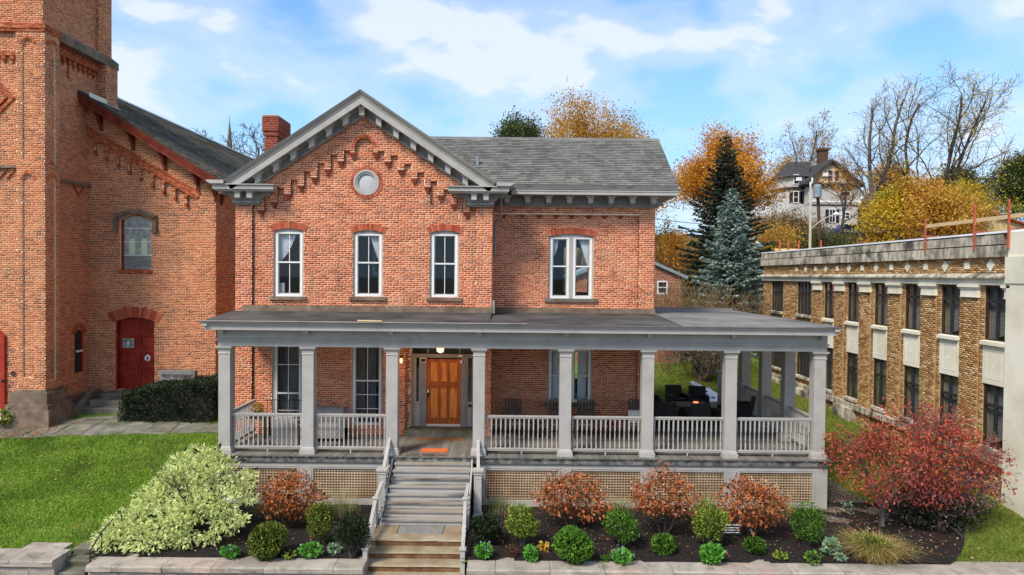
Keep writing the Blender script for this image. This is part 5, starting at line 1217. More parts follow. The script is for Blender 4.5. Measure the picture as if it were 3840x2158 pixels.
m = MB(); m.prism_y([(lx, dz1 + .02), (D1.u1 - .02, dz1 + .02)] + [p for p in arc_pts(D1, 10)[::-1] if lx <= p[0] <= D1.u1 - .02] + [(lx, D1.top(lx))], yd - .02, yd + .05); m.box(lx, D1.u1, yd - .08, yd - .02, dz1 - .03, dz1 + .05); m.box(mid - .06, mid + .06, yd - .055, yd - .021, dz1 + .05, D1.vs + .06)
tp = m.build('transom_panel', 'reddoor', church)
for a, b in ((lx + .15, mid - .18), (mid + .18, D1.u1 - .15)):
    for e, dd in ((0, .05), (.07, .062)): MB().box(a + e, b - e, yd - dd, yd - .021, dz1 + .16 + e, D1.vs - .02 - e * .6).build('door_panel', 'reddoor', tp)
for i, (y, z, e) in enumerate(((YCH - .75, D1.v0, 0), (YCH - 1.2, D1.v0 - .2, .15), (YCH - 1.65, D1.v0 - .42, .3))): stone_block(D1.u0 - .1 - e, D1.u1 + .1 + e, y, YCH + .38 if i == 0 else y + .6, z - .5, z).build('step', 'bluestone', church)
MB().prism_x([(YCH - .2, 2.15), (YCH - .75, 2.15), (YCH - 1.9, 1.5), (YCH - 1.95, 1.0), (YCH - .2, 1.0)], D1.u0 - .62, D1.u0 - .38).build('cheek_wall', 'bluestone', church)
# stained window with a hood mould
m = MB(); yw = YCH + .22; a, b = W1.u0, W1.u1
m.box(a, a + .10, yw - .05, yw + .05, W1.v0, W1.vs); m.box(b - .03, b, yw - .05, yw + .05, W1.v0, W1.vs); m.box(a, b, yw - .06, yw + .05, W1.v0, W1.v0 + .05); cw = m.build('window', 'redtrim', church)
ap = arc_pts(W1, 10, .0, .03); MB().prism_y([(a + .09, W1.v0 + .04), (b - .03, W1.v0 + .04), (b - .03, W1.vs - .02)] + [p for p in ap[::-1] if a + .1 < p[0] < b - .04] + [(a + .09, W1.vs - .02)], yw, yw + .02).build('pane', 'leaded', cw)
for t in (.30, .57, .84):
    z = W1.v0 + (W1.vs - W1.v0) * t; MB().box(a + .09, b - .03, yw - .025, yw - .003, z - .015, z + .015).build('glazing_bar', 'white', cw)
for t in (.33, .72):
    x = a + (b - a) * t; zq = W1.v0 + (W1.vs - W1.v0) * .32; hh = (W1.vs - W1.v0) * .27
    MB().prism_y([(x - .12, zq), (x + .12, zq), (x + .12, zq + hh), (x + .08, zq + hh + .08), (x, zq + hh + .11), (x - .08, zq + hh + .08), (x - .12, zq + hh)], yw - .006, yw - .002).build('leaded_light', 'leadgreen', cw)
MB().box(a + .12, b - .06, yw - .008, yw - .003, W1.v0 + .1, W1.v0 + (W1.vs - W1.v0) * .28).build('leaded_light', 'blind', cw)
hm = MB()
for e, dp in ((.0, .07), (.09, .12)):
    o_, i_ = arc_pts(W1, 10, -.2 - e, -.2 - e * .7), arc_pts(W1, 10, -.06 - e, -.06 - e * .7)
    o2 = [(W1.c + (p[0] - W1.c) * (W1.w + .17 + e) / W1.w, p[1] + .14 + e * .6) for p in arc_pts(W1, 10)]; i2 = [(W1.c + (p[0] - W1.c) * (W1.w + .04 + e) / W1.w, p[1] + .03 + e * .6) for p in arc_pts(W1, 10)]
    for k in range(10): hm.prism_y([i2[k], i2[k + 1], o2[k + 1], o2[k]], YCH + .1 - dp, YCH + .1)
for s_ in (-1, 1): x = W1.c + s_ * (W1.w + .17); hm.box(x - .08, x + .08, YCH - .02, YCH + .1, W1.vs - .42, W1.vs + .05); hm.box(x - .11, x + .11, YCH - .05, YCH + .1, W1.vs - .5, W1.vs - .4)
hm.build('hood_mould', 'stone', church)
for i in range(16): MB().box(a - .05 + i * (b - a + .1) / 16 + .006, a - .05 + (i + 1) * (b - a + .1) / 16 - .006, YCH + .04, YCH + .2, W1.v0 - .12, W1.v0 - .005).build('sill_brick', 'brick_red', church)
# slit window in the tower side
m = MB(); m.box(SIDEX - .3, SIDEX + .012, SW.u0 - .05, SW.u0, SW.v0, SW.vs); m.box(SIDEX + .016, SIDEX + .022, SW.u0, SW.u1, SW.v0, SW.vs); m.prism_x([(p[0], p[1]) for p in arc_pts(SW, 6)], SIDEX + .016, SIDEX + .022); tw = m.build('window', 'dframe', church)
MB().box(SIDEX + .0225, SIDEX + .04, SW.u1 - .1, SW.u1, SW.v0, SW.vs + .05).build('window_jamb', 'reddoor', tw); MB().box(SIDEX + .0225, SIDEX + .05, SW.u0, SW.u1, az(1320, 27.6, 230), az(1313, 27.6, 230)).build('glazing_bar', 'white', tw)
arch_bricks(church, SX(SIDEX), SW.c, SW.vs - .1, .27, .48, .2, math.pi - .2, 12, 'brick_red')
# tower door edge, wall plaque and lamp
m = MB(); m.prism_y([(CX - .78, 1.9), (CX + .78, 1.9), (CX + .78, 4.6), (CX, 5.3), (CX - .78, 4.6)], YT + .02, YT + .12); m.build('door', 'reddoor', church)
x, z = at(43, 1403, YT); q = MB()
for k in range(14): a_, b_ = 2 * math.pi * k / 14, 2 * math.pi * (k + 1) / 14; q.tube([(x + .075 * math.cos(t), YT + .08, z + .06 * math.sin(t)) for t in (a_, b_)], .022, 5)
q.build('wall_ring', 'black', church)
x, z = at(14, 1428, YT); q = MB(); q.tube([(x - .2, YT - .15, z - .02), (x, YT - .1, z)], .012, 5); q.lathe(x, YT - .05, [(.03, z - .06), (.05, z), (.03, z + .05)], 8); q.build('door_handle', 'black', church)

# ================================================================== THE TAN BRICK BUILDING
BX = 14.6
tan = thing('tan_brick_building', 'two storey tan brick building with limestone panels, dark windows and a stained parapet', 'building', (BX, 30, .8))
PT_ = Plane((BX + .055, 0, 0), (0, 1, 0), (-1, 0, 0)); PTR = Plane((BX + .1, 0, 0), (0, 1, 0), (-1, 0, 0))
TY0, TY1 = 20.05, 39.9
wins = [(21.2, 20.22), (23.35, 22.4), (25.5, 24.55), (27.65, 26.7), (29.85, 28.9), (32.1, 31.15)]
UZ0, UZ1, LZ0, LZ1 = 5.12, 6.81, 1.85, 3.80
hol = [Hole(b, a, UZ0, UZ1) for a, b in wins] + [Hole(b, a, LZ0, LZ1) for a, b in wins]
big = [(38.6, 37.0), (35.1, 33.5)]
holb = [Hole(b, a, 5.15, UZ1) for a, b in big] + [Hole(b, a, 2.05, 3.95) for a, b in big]
pan = [Hole(b - .02, a + .02, LZ1 - .02, UZ0 - .02) for a, b in wins]
mb = MB(); wall_sheet(mb, PTR, TY0, TY1, lambda u: 8.45, lambda u: .2, hol + holb)
for h in hol + holb: hole_reveal(mb, PTR, h, 0, -.2)
PW_ = .76; pil = [((wins[i][0] + wins[i + 1][1]) / 2) for i in range(5)] + [wins[5][0] + .62]
for c in pil: mb.box(BX + .055, BX + .11, c - PW_ / 2, c + PW_ / 2, .2, 6.84)
mb.box(BX + .056, BX + .11, 20.05, 20.2, .2, 6.84)
mb.quad((BX + .1, TY1, .2), (BX + 14, TY1, .2), (BX + 14, TY1, 8.4), (BX + .1, TY1, 8.4)); mb.quad((BX + 14, TY0, .2), (BX + 14, TY1, .2), (BX + 14, TY1, 8.4), (BX + 14, TY0, 8.4)); mb.quad((BX + .1, TY0 - 1.5, -.9), (BX + 14, TY0 - 1.5, -.9), (BX + 14, TY0 - 1.5, 8.4), (BX + .1, TY0 - 1.5, 8.4))
mb.build('wall', 'tmortar', tan)
pils = [(c - PW_ / 2, c + PW_ / 2) for c in pil]
lay_bricks(tan, [(PTR, brick_rects(lambda v: sub_iv([(TY0, TY1)], pils if v < 6.8 else []), .3, 7.75, hol + holb + pan, 0, course=.068, bl=.23, hdr=0)), (PT_, brick_rects(lambda v: pils, .3, 6.5, [], 0, course=.068, bl=.23, hdr=0, seed=4)),
                 (front(TY0 - 1.5), brick_rects(lambda v: [(BX + .62, BX + 12)], -.8, 8.2, [], 0, course=.068, bl=.23, hdr=0)), (Plane((0, TY1, 0), (1, 0, 0), (0, 1, 0)), brick_rects(lambda v: [(BX + .1, BX + 3)], .3, 7.7))], 'tbrick')
for c in pil + [20.1]:
    w0 = PW_ / 2 if c > 20.2 else .1
    m = MB(); m.box(BX - .02, BX + .1, c - w0 - .02, c + w0 + .02, 6.47, 6.7); m.box(BX - .05, BX + .1, c - w0 - .05, c + w0 + .05, 6.7, 6.76); m.box(BX - .09, BX + .1, c - w0 - .09, c + w0 + .09, 6.761, 6.84); m.box(BX - .035, BX + .1, c - w0 - .03, c + w0 + .03, 6.44, 6.469); m.build('capital', 'conc', tan)
m = MB(); m.box(BX - .03, BX + .12, TY0, TY1, 6.841, 7.04); m.build('limestone_band', 'conc', tan)
m = MB(); m.prism_y([(BX - .14, 7.041), (BX + .1, 7.041), (BX + .1, 7.2), (BX - .06, 7.17), (BX - .14, 7.09)], TY0, TY1 + .05); m.build('stone_ledge', 'stain', tan)
# parapet stones, each a part
yy = TY0
while yy < TY1 + .1:
    ln = 1.25; b_ = min(TY1 + .12, yy + ln)
    MB().box(BX - .05, BX + .4, yy + .004, b_ - .004, 7.69, 8.035).build('parapet_stone', 'stain', tan); MB().prism_y([(BX + .0, 8.075), (BX + .4, 8.075), (BX + .4, 8.40), (BX + .08, 8.40), (BX + .0, 8.34)], yy + .3, b_ + .292 if b_ < TY1 else b_).build('parapet_stone', 'stain', tan)
    yy += ln
MB().box(BX + .03, BX + .4, TY0, TY1 + .1, 8.036, 8.074).build('parapet_joint', 'darkvoid', tan)
m = MB(); m.box(BX - .02, BX + .6, 18.2, TY1 + .1, 8.401, 8.46); m.box(BX + .6, BX + 14, 18.2, TY1, 8.2, 8.3); m.build('roof_membrane', 'wmem', tan)
for i, h in enumerate(range(14)):
    y = 20.95 + h * 1.1
    if y > 36: break
    m = MB()
    if i % 2 == 0: m.ext([(y - .17, 7.44), (y, 7.24), (y + .17, 7.44), (y, 7.64)], lambda p, t: (t, p[0], p[1]), BX + .06, BX + .1)
    else: m.box(BX + .06, BX + .1, y - .11, y + .11, 7.34, 7.56)
    m.build('limestone_inset', 'conc', tan)
def dark_window(a, b, z0, z1, cols, ztr, blinds=.5, sill=True, smat='conc'):
    m = MB(); x0, x1 = BX + .125, BX + .2; f = .06
    m.box(x0, x1, b, b + f, z0, z1); m.box(x0, x1, a - f, a, z0, z1); m.box(x0, x1, b + f, a - f, z1 - f, z1); m.box(x0, x1, b + f, a - f, z0, z0 + f)
    w_ = m.build('window', 'dframe', tan)
    m = MB(); m.box(x0 + .005, x1 - .005, b + f, a - f, ztr - .045, ztr + .045); m.build('transom_bar', 'dframe', w_)
    for k in range(1, cols): y = b + (a - b) * k / cols; MB().box(x0 + .002, x1 - .002, y - .035, y + .035, z0 + f, z1 - f).build('mullion', 'dframe', w_)
    for k in range(cols):
        ya, yb = b + (a - b) * k / cols + .035, b + (a - b) * (k + 1) / cols - .035
        for (za, zb) in ((z0 + f, ztr - .045), (ztr + .045, z1 - f)): MB().quad((x0 + .05, ya, za), (x0 + .05, yb, za), (x0 + .05, yb, zb), (x0 + .05, ya, zb)).build('pane', 'dglass', w_)
    MB().quad((x0 + .18, b, z0 + (z1 - z0) * random.uniform(0, .3)), (x0 + .18, a, z0), (x0 + .18, a, z1), (x0 + .18, b, z1)).build('blind', 'blind', w_)
    m = MB(); m.quad((x0 + 1.2, b - .3, z0 - .2), (x0 + 1.2, a + .3, z0 - .2), (x0 + 1.2, a + .3, z1 + .2), (x0 + 1.2, b - .3, z1 + .2)); m.quad((x1, b - .3, z0), (x0 + 1.2, b - .3, z0), (x0 + 1.2, b - .3, z1), (x1, b - .3, z1)); m.quad((x1, a + .3, z0), (x0 + 1.2, a + .3, z0), (x0 + 1.2, a + .3, z1), (x1, a + .3, z1)); m.quad((x1, b - .3, z0), (x1, a + .3, z0), (x0 + 1.2, a + .3, z0), (x0 + 1.2, b - .3, z0)); m.quad((x1, b - .3, z1), (x1, a + .3, z1), (x0 + 1.2, a + .3, z1), (x0 + 1.2, b - .3, z1)); m.build('room', 'room', w_)
    if sill: MB().prism_y([(BX - .03, z0 - .12), (BX + .13, z0 - .12), (BX + .13, z0 + .02), (BX - .03, z0 - .01)], b - .04, a + .04).build('window_sill', smat, w_)
for a, b in wins:
    dark_window(a, b, UZ0, UZ1, 2, UZ0 + 1.22); dark_window(a, b, LZ0, LZ1, 2, LZ0 + 1.3, smat='stain')
    m = MB(); m.box(BX + .075, BX + .12, b - .02, a + .02, LZ1, UZ0 - .13); pn = m.build('limestone_panel', 'conc', tan)
    g = MB(); f = .16
    for y0, y1, z0, z1 in ((b + f, a - f, LZ1 + f, LZ1 + f + .02), (b + f, a - f, UZ0 - .13 - f - .02, UZ0 - .13 - f), (b + f, b + f + .02, LZ1 + f + .02, UZ0 - .15 - f), (a - f - .02, a - f, LZ1 + f + .02, UZ0 - .15 - f)): g.box(BX + .068, BX + .075, y0, y1, z0, z1)
    g.build('panel_moulding', 'conc', pn)
    c = (a + b) / 2; zc = (LZ1 + UZ0) / 2 - .05; q = MB()
    for k in range(10): t0, t1 = 2 * math.pi * k / 10, 2 * math.pi * (k + 1) / 10; q.tube([(BX + .072, c + .06 * math.cos(t), zc + .09 * math.sin(t)) for t in (t0, t1)], .006, 4)
    q.build('rosette', 'conc', pn)
for a, b in big: dark_window(a, b, 5.15, UZ1, 4, 6.25, smat='stain'); dark_window(a, b, 2.05, 3.95, 4, 3.3, smat='stain')
m = MB(); m.box(BX - .06, BX + .1, 20.1, TY1, 1.42, 1.66); m.build('water_table', 'stain', tan)
for (y0, y1) in ((20.2, 21.9), (23, 24.4), (26.2, 27.6), (29, 30.4), (33.4, 35), (37, 38.6)): MB().box(BX - .22, BX + .1, y0, y1, .3, 1.45).build('area_wall', 'stain', tan) if y0 > 28 else None
m = MB(); m.box(BX - .09, BX + .6, 16.5, 20.05, -.9, 6.9); m.box(BX - .12, BX + .6, 16.5, 20.08, 6.901, 7.68); m.box(BX - .05, BX + .6, 16.5, 20.05, 7.681, 8.4); m.build('corner_pier', 'conc', tan)
# roof guard rail posts with a timber rail
for px, py0, py1 in ((3460, 950, 1260), (3640, 0, 0), (3782, 0, 0)): pass
gr = thing('guard_rail', 'orange steel roof edge posts carrying a pale timber rail on the tan building', 'railing', (BX, 22, 8.0))
for px, pb, ptp in ((3460, 948, 822), (3643, 938, 766), (3772, 932, 746)):
    y = (BX - .1) * 2560 / (px - 1920) * .997; z0, z1 = az(pb, y, px), az(ptp, y, px); m = MB(); m.cbox(BX - .1, y, (z0 + z1) / 2, .045, .045, z1 - z0); m.cbox(BX + .15, y, 8.5, .5, .04, .04); m.cbox(BX - .06, y + .05, z1 - .22, .1, .05, .05); m.build('post', 'iron', gr)
ya, yb = (BX - .05) * 2560 / 1550, 19.4
MB().add([(BX - .06, ya, 8.80), (BX - .02, ya, 8.80), (BX - .02, yb, 8.80), (BX - .06, yb, 8.80), (BX - .06, ya, 8.92), (BX - .02, ya, 8.92), (BX - .02, yb, 8.92), (BX - .06, yb, 8.92)], [(0, 3, 2, 1), (4, 5, 6, 7), (0, 1, 5, 4), (1, 2, 6, 5), (2, 3, 7, 6), (3, 0, 4, 7)]).build('rail', 'timber', gr)
g2 = thing('guard_rail', 'short orange posts with boards at the far end of the tan building roof', 'railing', (17, 38, 8.4))
for px in (2923, 2955, 2995, 3078, 3240): x, z = at(px, 950, 39); MB().cbox(x, 39, 8.75, .06, .06, .8).build('post', 'iron', g2)
a, _ = at(2905, 950, 39.1); MB().box(a, a + 1.3, 39.05, 39.09, 8.55, 8.67).build('rail', 'timber', g2)

# ================================================================== VEGETATION
def unit(a): return a / np.maximum(np.linalg.norm(a, axis=1, keepdims=True), 1e-9)
def leaf_geo(C, D, size, wr=.5, fold=.18, two=False):
    """leaf quads: C centre, D axis; two = cream margin round a green middle"""
    n = len(C); D = unit(D); rnd = unit(rng.normal(size=(n, 3)) + np.array([0, 0, 1.2])); Sd = unit(np.cross(D, rnd)); Nn = np.cross(Sd, D)
    s = size[:, None]; b = C - D * s * .5; t = C + D * s * .5; m = C - D * s * .06; l = m - Sd * s * wr * .5 + Nn * s * fold; r = m + Sd * s * wr * .5 + Nn * s * fold
    if not two:
        V = np.stack([b, r, t, l], 1).reshape(-1, 3); return V, np.arange(n * 4).reshape(-1, 4), None
    k = .62; out = np.stack([b, r, t, l], 1); cen = m[:, None]; inn = cen + (out - cen) * k - Nn[:, None] * s[:, None] * .01
    V = np.concatenate([out, inn], 1).reshape(-1, 3); base = (np.arange(n) * 8)[:, None, None]
    q = np.array([[0, 1, 5, 4], [1, 2, 6, 5], [2, 3, 7, 6], [3, 0, 4, 7], [4, 5, 6, 7]])
    F = (q[None] + base).reshape(-1, 4); return V, F, np.tile([0, 0, 0, 0, 1], n)
def blob(n, rx, ry, rz, cz_=0., lump=.25, shell=.55, nl=9, flat=0.):
    """points filling an uneven crown; returns points and outward directions"""
    L_ = unit(rng.normal(size=(nl, 3))); a = rng.uniform(.5, 1, nl)
    d = unit(rng.normal(size=(n, 3))); 
    g = np.max(np.clip((d @ L_.T - .45) / .55, 0, 1) * a[None], axis=1)
    rad = (1 - lump + lump * 1.6 * g) * (shell + (1 - shell) * rng.random(n)) ** .6
    P = d * rad[:, None] * np.array([rx, ry, rz]); P[:, 2] += cz_
    if flat: P[:, 2] = np.maximum(P[:, 2], cz_ - rz * flat + rng.random(n) * .05)
    return P, d
def crown(parent, P, D, size, mat, wr=.5, fold=.18, two=None, name='foliage', singles=0, dist=None):
    """leaf mass; the leaves nearest the camera can be parts of their own"""
    n = len(P); sz = rng.uniform(*size, n) if isinstance(size, tuple) else size
    if singles:
        W = np.array(woff(parent)); key = np.linalg.norm(P + W - np.array([0, 0, CAMZ]), axis=1) - sz * 4; o = np.argsort(key)[:singles]; keep = np.ones(n, bool); keep[o] = False
        one = npmesh('leaf', *leaf_geo(np.zeros((1, 3)), np.array([[1., 0, 0]]), np.array([1.]), wr, fold, bool(two))[:2], [mat] + ([two] if two else []), [0, 0, 0, 0, 1] if two else None)
        for i in o:
            q = bpy.data.objects.new('leaf', one); COL.objects.link(q); q.parent = parent; q.location = P[i]
            q.rotation_mode = 'QUATERNION'; q.rotation_quaternion = Vector(D[i]).to_track_quat('X', 'Z') @ Euler((random.uniform(-.9, .9), 0, 0)).to_quaternion(); q.scale = (sz[i],) * 3
        P, D, sz = P[keep], D[keep], sz[keep]
    V, F, mi = leaf_geo(P, D, sz, wr, fold, bool(two))
    return link(name, npmesh(name, V, F, [mat] + ([two] if two else []), mi), parent, 'stuff', world=False)
def stems(parent, top, n, rx, ry, h0=.0, r=.012, mat='bark', name='stem', split=3):
    m = MB()
    for i in range(n):
        a = 2.4 * i + random.uniform(-.3, .3); q = random.uniform(.35, .9)
        p = Vector((math.cos(a) * .06, math.sin(a) * .06, h0)); e = Vector((math.cos(a) * rx * q, math.sin(a) * ry * q, top * random.uniform(.75, 1.)))
        mid = p.lerp(e, .5) + Vector((random.uniform(-.06, .06), random.uniform(-.06, .06), top * .08)); m.tube([p, mid, e], [r, r * .8, r * .4], 5, False)
        for k in range(split):
            s = p.lerp(e, random.uniform(.4, .8)); m.tube([s, s + Vector((random.uniform(-1, 1) * rx * .4, random.uniform(-1, 1) * ry * .4, top * random.uniform(.15, .35)))], [r * .5, r * .2], 4, False)
    return link(name, m.mesh(name, mat), parent, world=False)
LEAF = dict(
    hyd=mat_var('hydrangea_leaf', [S(92, 56, 28), S(122, 76, 38), S(148, 94, 48), S(170, 104, 50), S(206, 96, 48), S(178, 134, 80)], 2.5, .6, rand=.8, transl=.25, spec=.4),
    hydb=mat_var('hydrangea_bloom', [S(104, 54, 36), S(160, 104, 76), S(222, 190, 160)], 6, .9, rand=.9, transl=.2),
    vgreen=mat_var('variegated_green', [S(150, 178, 66), S(170, 196, 82), S(188, 208, 104)], 3, .5, rand=.6, transl=.3),
    vcream=mat_var('variegated_cream', [S(228, 230, 152), S(238, 238, 174), S(244, 244, 200)], 3, .5, rand=.6, transl=.3),
    arb=mat_var('arborvitae_spray', [S(44, 72, 20), S(70, 108, 28), S(98, 142, 40), S(130, 168, 60)], 3, .7, rand=.7, transl=.2),
    arby=mat_var('olive_spray', [S(50, 66, 20), S(84, 100, 30), S(116, 128, 44), S(146, 154, 66)], 3, .7, rand=.7, transl=.2),
    box=mat_var('boxwood_leaf', [S(36, 62, 18), S(62, 96, 28), S(94, 132, 42), S(124, 158, 60)], 3, .55, rand=.7, transl=.2),
    boxy=mat_var('yellow_green_leaf', [S(64, 84, 22), S(98, 118, 34), S(130, 148, 52), S(164, 172, 78)], 3, .55, rand=.7, transl=.2),
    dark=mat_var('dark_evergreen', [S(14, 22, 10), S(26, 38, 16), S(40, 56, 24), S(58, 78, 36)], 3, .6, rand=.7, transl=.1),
    yew=mat_var('yew_hedge', [S(16, 24, 12), S(26, 38, 18), S(38, 52, 24), S(56, 74, 36)], 1.5, .6, rand=.6, transl=.1),
    prim=mat_var('bright_leaf', [S(56, 110, 34), S(86, 148, 48), S(120, 182, 72)], 3, .5, rand=.7, transl=.25),
    sage=mat_var('grey_green_leaf', [S(92, 124, 88), S(126, 156, 118), S(160, 184, 148)], 3, .7, rand=.7, transl=.2),
    rust=mat_var('rusty_mound', [S(60, 34, 24), S(92, 54, 38), S(116, 76, 54)], 3, .8, rand=.8),
    yel=mat_var('yellow_leaf', [S(170, 130, 40), S(206, 168, 62), S(224, 200, 110)], 3, .6, rand=.8, transl=.3),
    viol=mat_var('violet_flower', [S(150, 130, 210), S(190, 176, 236)], 3, .6, rand=.8),
    red=mat_var('red_leaf', [S(84, 36, 34), S(126, 50, 44), S(164, 68, 52), S(194, 88, 60), S(208, 108, 70), S(140, 56, 58)], .9, .55, rand=.75, transl=.3, layers=[(S(86, 62, 74), .45, .5, .66, .65)]),
    redp=mat_var('purple_grey_leaf', [S(66, 52, 62), S(96, 74, 88), S(124, 84, 92), S(150, 78, 80)], .9, .55, rand=.75, transl=.25),
    tuft=mat_var('tan_grass', [S(108, 112, 50), S(146, 138, 74), S(186, 158, 96), S(206, 172, 118)], 2, .8, rand=.7, transl=.25),
    dry=mat_var('dry_stalk', [S(120, 116, 76), S(160, 154, 108), S(190, 184, 140)], 3, .9, rand=.8, transl=.2),
    gold=mat_var('golden_leaf', [S(140, 98, 30), S(186, 134, 42), S(214, 164, 66), S(226, 190, 100)], .25, .6, rand=.6, transl=.35, layers=[(S(110, 112, 40), .12, .5, .66, .7)]),
    orange=mat_var('orange_leaf', [S(150, 94, 24), S(196, 130, 36), S(218, 156, 54), S(226, 180, 86)], .25, .6, rand=.65, transl=.35, layers=[(S(120, 100, 32), .15, .56, .72, .6)]),
    ygreen=mat_var('yellow_autumn_leaf', [S(160, 136, 28), S(212, 176, 44), S(232, 200, 72), S(206, 192, 60)], .22, .6, rand=.6, transl=.35, layers=[(S(120, 140, 36), .12, .48, .62, .8)]),
    dgreen=mat_var('dark_green_leaf', [S(34, 48, 22), S(54, 70, 30), S(80, 92, 40), S(120, 112, 48)], .3, .6, rand=.7, transl=.25),
    spruce=mat_var('spruce_needle', [S(24, 34, 26), S(38, 50, 38), S(54, 66, 50), S(78, 88, 68)], .8, .7, rand=.7, transl=.1),
    bspruce=mat_var('blue_spruce_needle', [S(72, 88, 78), S(104, 122, 112), S(138, 154, 142), S(172, 186, 174)], .8, .7, rand=.7, transl=.1),
    brown=mat_var('brown_twig', [S(84, 66, 44), S(116, 94, 62), S(140, 120, 84)], 1, .9, rand=.7),
)
MAT.update(LEAF)
def hor(px): return 1033 + (px - 1920) * .0096
def ground_at(px, py, z=.12):
    for _ in range(4):
        Y = (CAMZ - z) * 2560 / (py - hor(px)); X = (px - 1920) / 2560 * Y; z = gz(X, Y) + (.04 if abs(X) < 10.5 and Y < 20.5 else 0)
    return X, Y, z
def shrub(name, label, cat, px0, px1, ytop, ybase, kind, group=None, depth=None, **kw):
    """a shrub standing on the ground where its base shows in the photograph"""
    X, Y, z = ground_at((px0 + px1) / 2, ybase); w = (px1 - px0) / 2560 * Y; h = az(ytop, Y, (px0 + px1) / 2) - z; h = max(.15, h)
    t = thing(name, label, cat, (X, Y, z), group); rx = w / 2; ry = (depth or w * .9) / 2
    if kind == 'globe':
        n = kw.get('n', 2600); P, d = blob(n, rx, ry, h * .52, h * .5, .27, .7, 16); D = d * .5 + rng.normal(size=(n, 3)) * .5 + np.array([0, 0, .8]); crown(t, P, D, kw.get('size', (.06, .11)), kw.get('mat', 'arb'), .42); stems(t, h * .5, 5, rx * .5, ry * .5, r=.015)
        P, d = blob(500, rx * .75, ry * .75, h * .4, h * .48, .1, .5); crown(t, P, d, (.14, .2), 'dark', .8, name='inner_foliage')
    elif kind == 'loose':
        n = kw.get('n', 1900); P, d = blob(n, rx, ry, h * .44, h * .58, .52, .35, 14); D = d * .7 + rng.normal(size=(n, 3)) * .6 + np.array([0, 0, .5]); crown(t, P, D, kw.get('size', (.05, .09)), kw.get('mat', 'box'), .5); stems(t, h * .6, 8, rx * .6, ry * .6, r=.012, mat='barkg')
    elif kind == 'low':
        n = kw.get('n', 260); P, d = blob(n, rx, ry, h * .55, h * .45, .25, .5, 7); D = d * 1. + rng.normal(size=(n, 3)) * .4 + np.array([0, 0, .3]); crown(t, P, D, kw.get('size', (.06, .10)), kw.get('mat', 'prim'), .75, .1)
        if kw.get('flower'):
            k = kw['flower']; P, d = blob(k, rx * .95, ry * .95, h * .6, h * .5, .2, .9); P = P[P[:, 2] > h * .4]; crown(t, P, np.tile([[0., -.4, 1]], (len(P), 1)) + rng.normal(size=(len(P), 3)) * .4, (.035, .055), kw.get('fmat', 'viol'), 1.0, .05, name='flowers')
    return t
# ---- orange hydrangeas
for (a, b, yt, yb, lab) in ((965, 1215, 1778, 1985, 'orange brown hydrangea bush left of the stairs, in front of the lattice'), (2008, 2292, 1768, 1990, 'orange brown hydrangea bush nearest the stairs on their right'),
                            (2362, 2640, 1764, 2030, 'orange brown hydrangea bush with bare stems showing, middle of the three right of the stairs'), (2700, 2972, 1790, 2025, 'orange brown hydrangea bush by the black garden sign, last before the porch corner')):
    X, Y, z = ground_at((a + b) / 2, yb); Y = max(Y, 17.9); z = gz(X, Y) + .04; X = ax((a + b) / 2, Y); w = (b - a) / 2560 * Y; h = az(yt, Y, (a + b) / 2) - z
    t = thing('hydrangea_bush', lab, 'shrub', (X, Y, z), 'orange hydrangeas along the porch'); n = 1500
    P, d = blob(n, w / 2 * 1.06, w * .40, h * .42, h * .58, .5, .35, 14, .85); P[:, 0] *= 1 - .45 * np.clip((P[:, 2] / h - .5) / .5, 0, 1); P = P + rng.normal(size=P.shape) * .05; D = d * .8 + rng.normal(size=(n, 3)) * .8 + np.array([0, -.25, -.55])
    crown(t, P, D, (.075, .145), 'hyd', .55, .12, name='foliage', singles=110); stems(t, h * .62, 14, w * .42, w * .36, r=.013, split=4)
    k = 1100; P, d = blob(k, w * .5, w * .38, h * .36, h * .68, .45, .8); P = P[P[:, 2] > h * .42]; P[:, 0] *= 1 - .3 * np.clip((P[:, 2] / h - .6) / .4, 0, 1); crown(t, P, rng.normal(size=P.shape), (.03, .06), 'hydb', .8, .1, name='dry_blooms')
# ---- big variegated shrub
X, Y, z = -8.25, 17.9, gz(-8.3, 17.9)
t = thing('variegated_shrub', 'large sprawling shrub with cream edged pale green leaves by the side steps', 'shrub', (X, Y, z))
def vcluster(n):
    cs = []
    for px, py, yy, r in ((430, 2040, 16.9, .55), (560, 2060, 16.8, .6), (500, 1960, 17.2, .6), (690, 2030, 16.9, .4), (640, 1950, 17.1, .6), (590, 1870, 17.6, .6), (720, 1900, 17.3, .65), (850, 1960, 17.2, .45), (820, 1880, 17.5, .6), (700, 1800, 17.9, .6), (800, 1790, 17.9, .6), (640, 1790, 18.0, .45), (900, 1820, 17.9, .45), (770, 1725, 18.4, .5), (690, 1735, 18.5, .45), (840, 1740, 18.4, .38), (930, 1785, 18.3, .28), (440, 1970, 17.3, .4), (745, 1690, 18.7, .3), (785, 2060, 17.0, .28), (900, 1950, 17.3, .25), (400, 2070, 16.8, .3), (800, 1700, 18.6, .25), (610, 1830, 17.9, .4), (935, 1870, 17.7, .25)):
        x, zz = at(px, py, yy); k = int(n * r ** 2.2); d = unit(rng.normal(size=(k, 3))); q = d * (rng.random(k) ** .4)[:, None] * np.array([r * 1.05, r, r * .72]); cs.append((q + np.array([x - X, yy - Y, max(.25, zz - z)]), d))
    return np.concatenate([c[0] for c in cs]), np.concatenate([c[1] for c in cs])
P, d = vcluster(1750); ok = P[:, 2] > .06; P, d = P[ok], d[ok]
D = d * .9 + rng.normal(size=P.shape) * .4 + np.array([0, -.3, .1])
crown(t, P, D, (.085, .15), 'vcream', .46, .12, two='vgreen', singles=300)
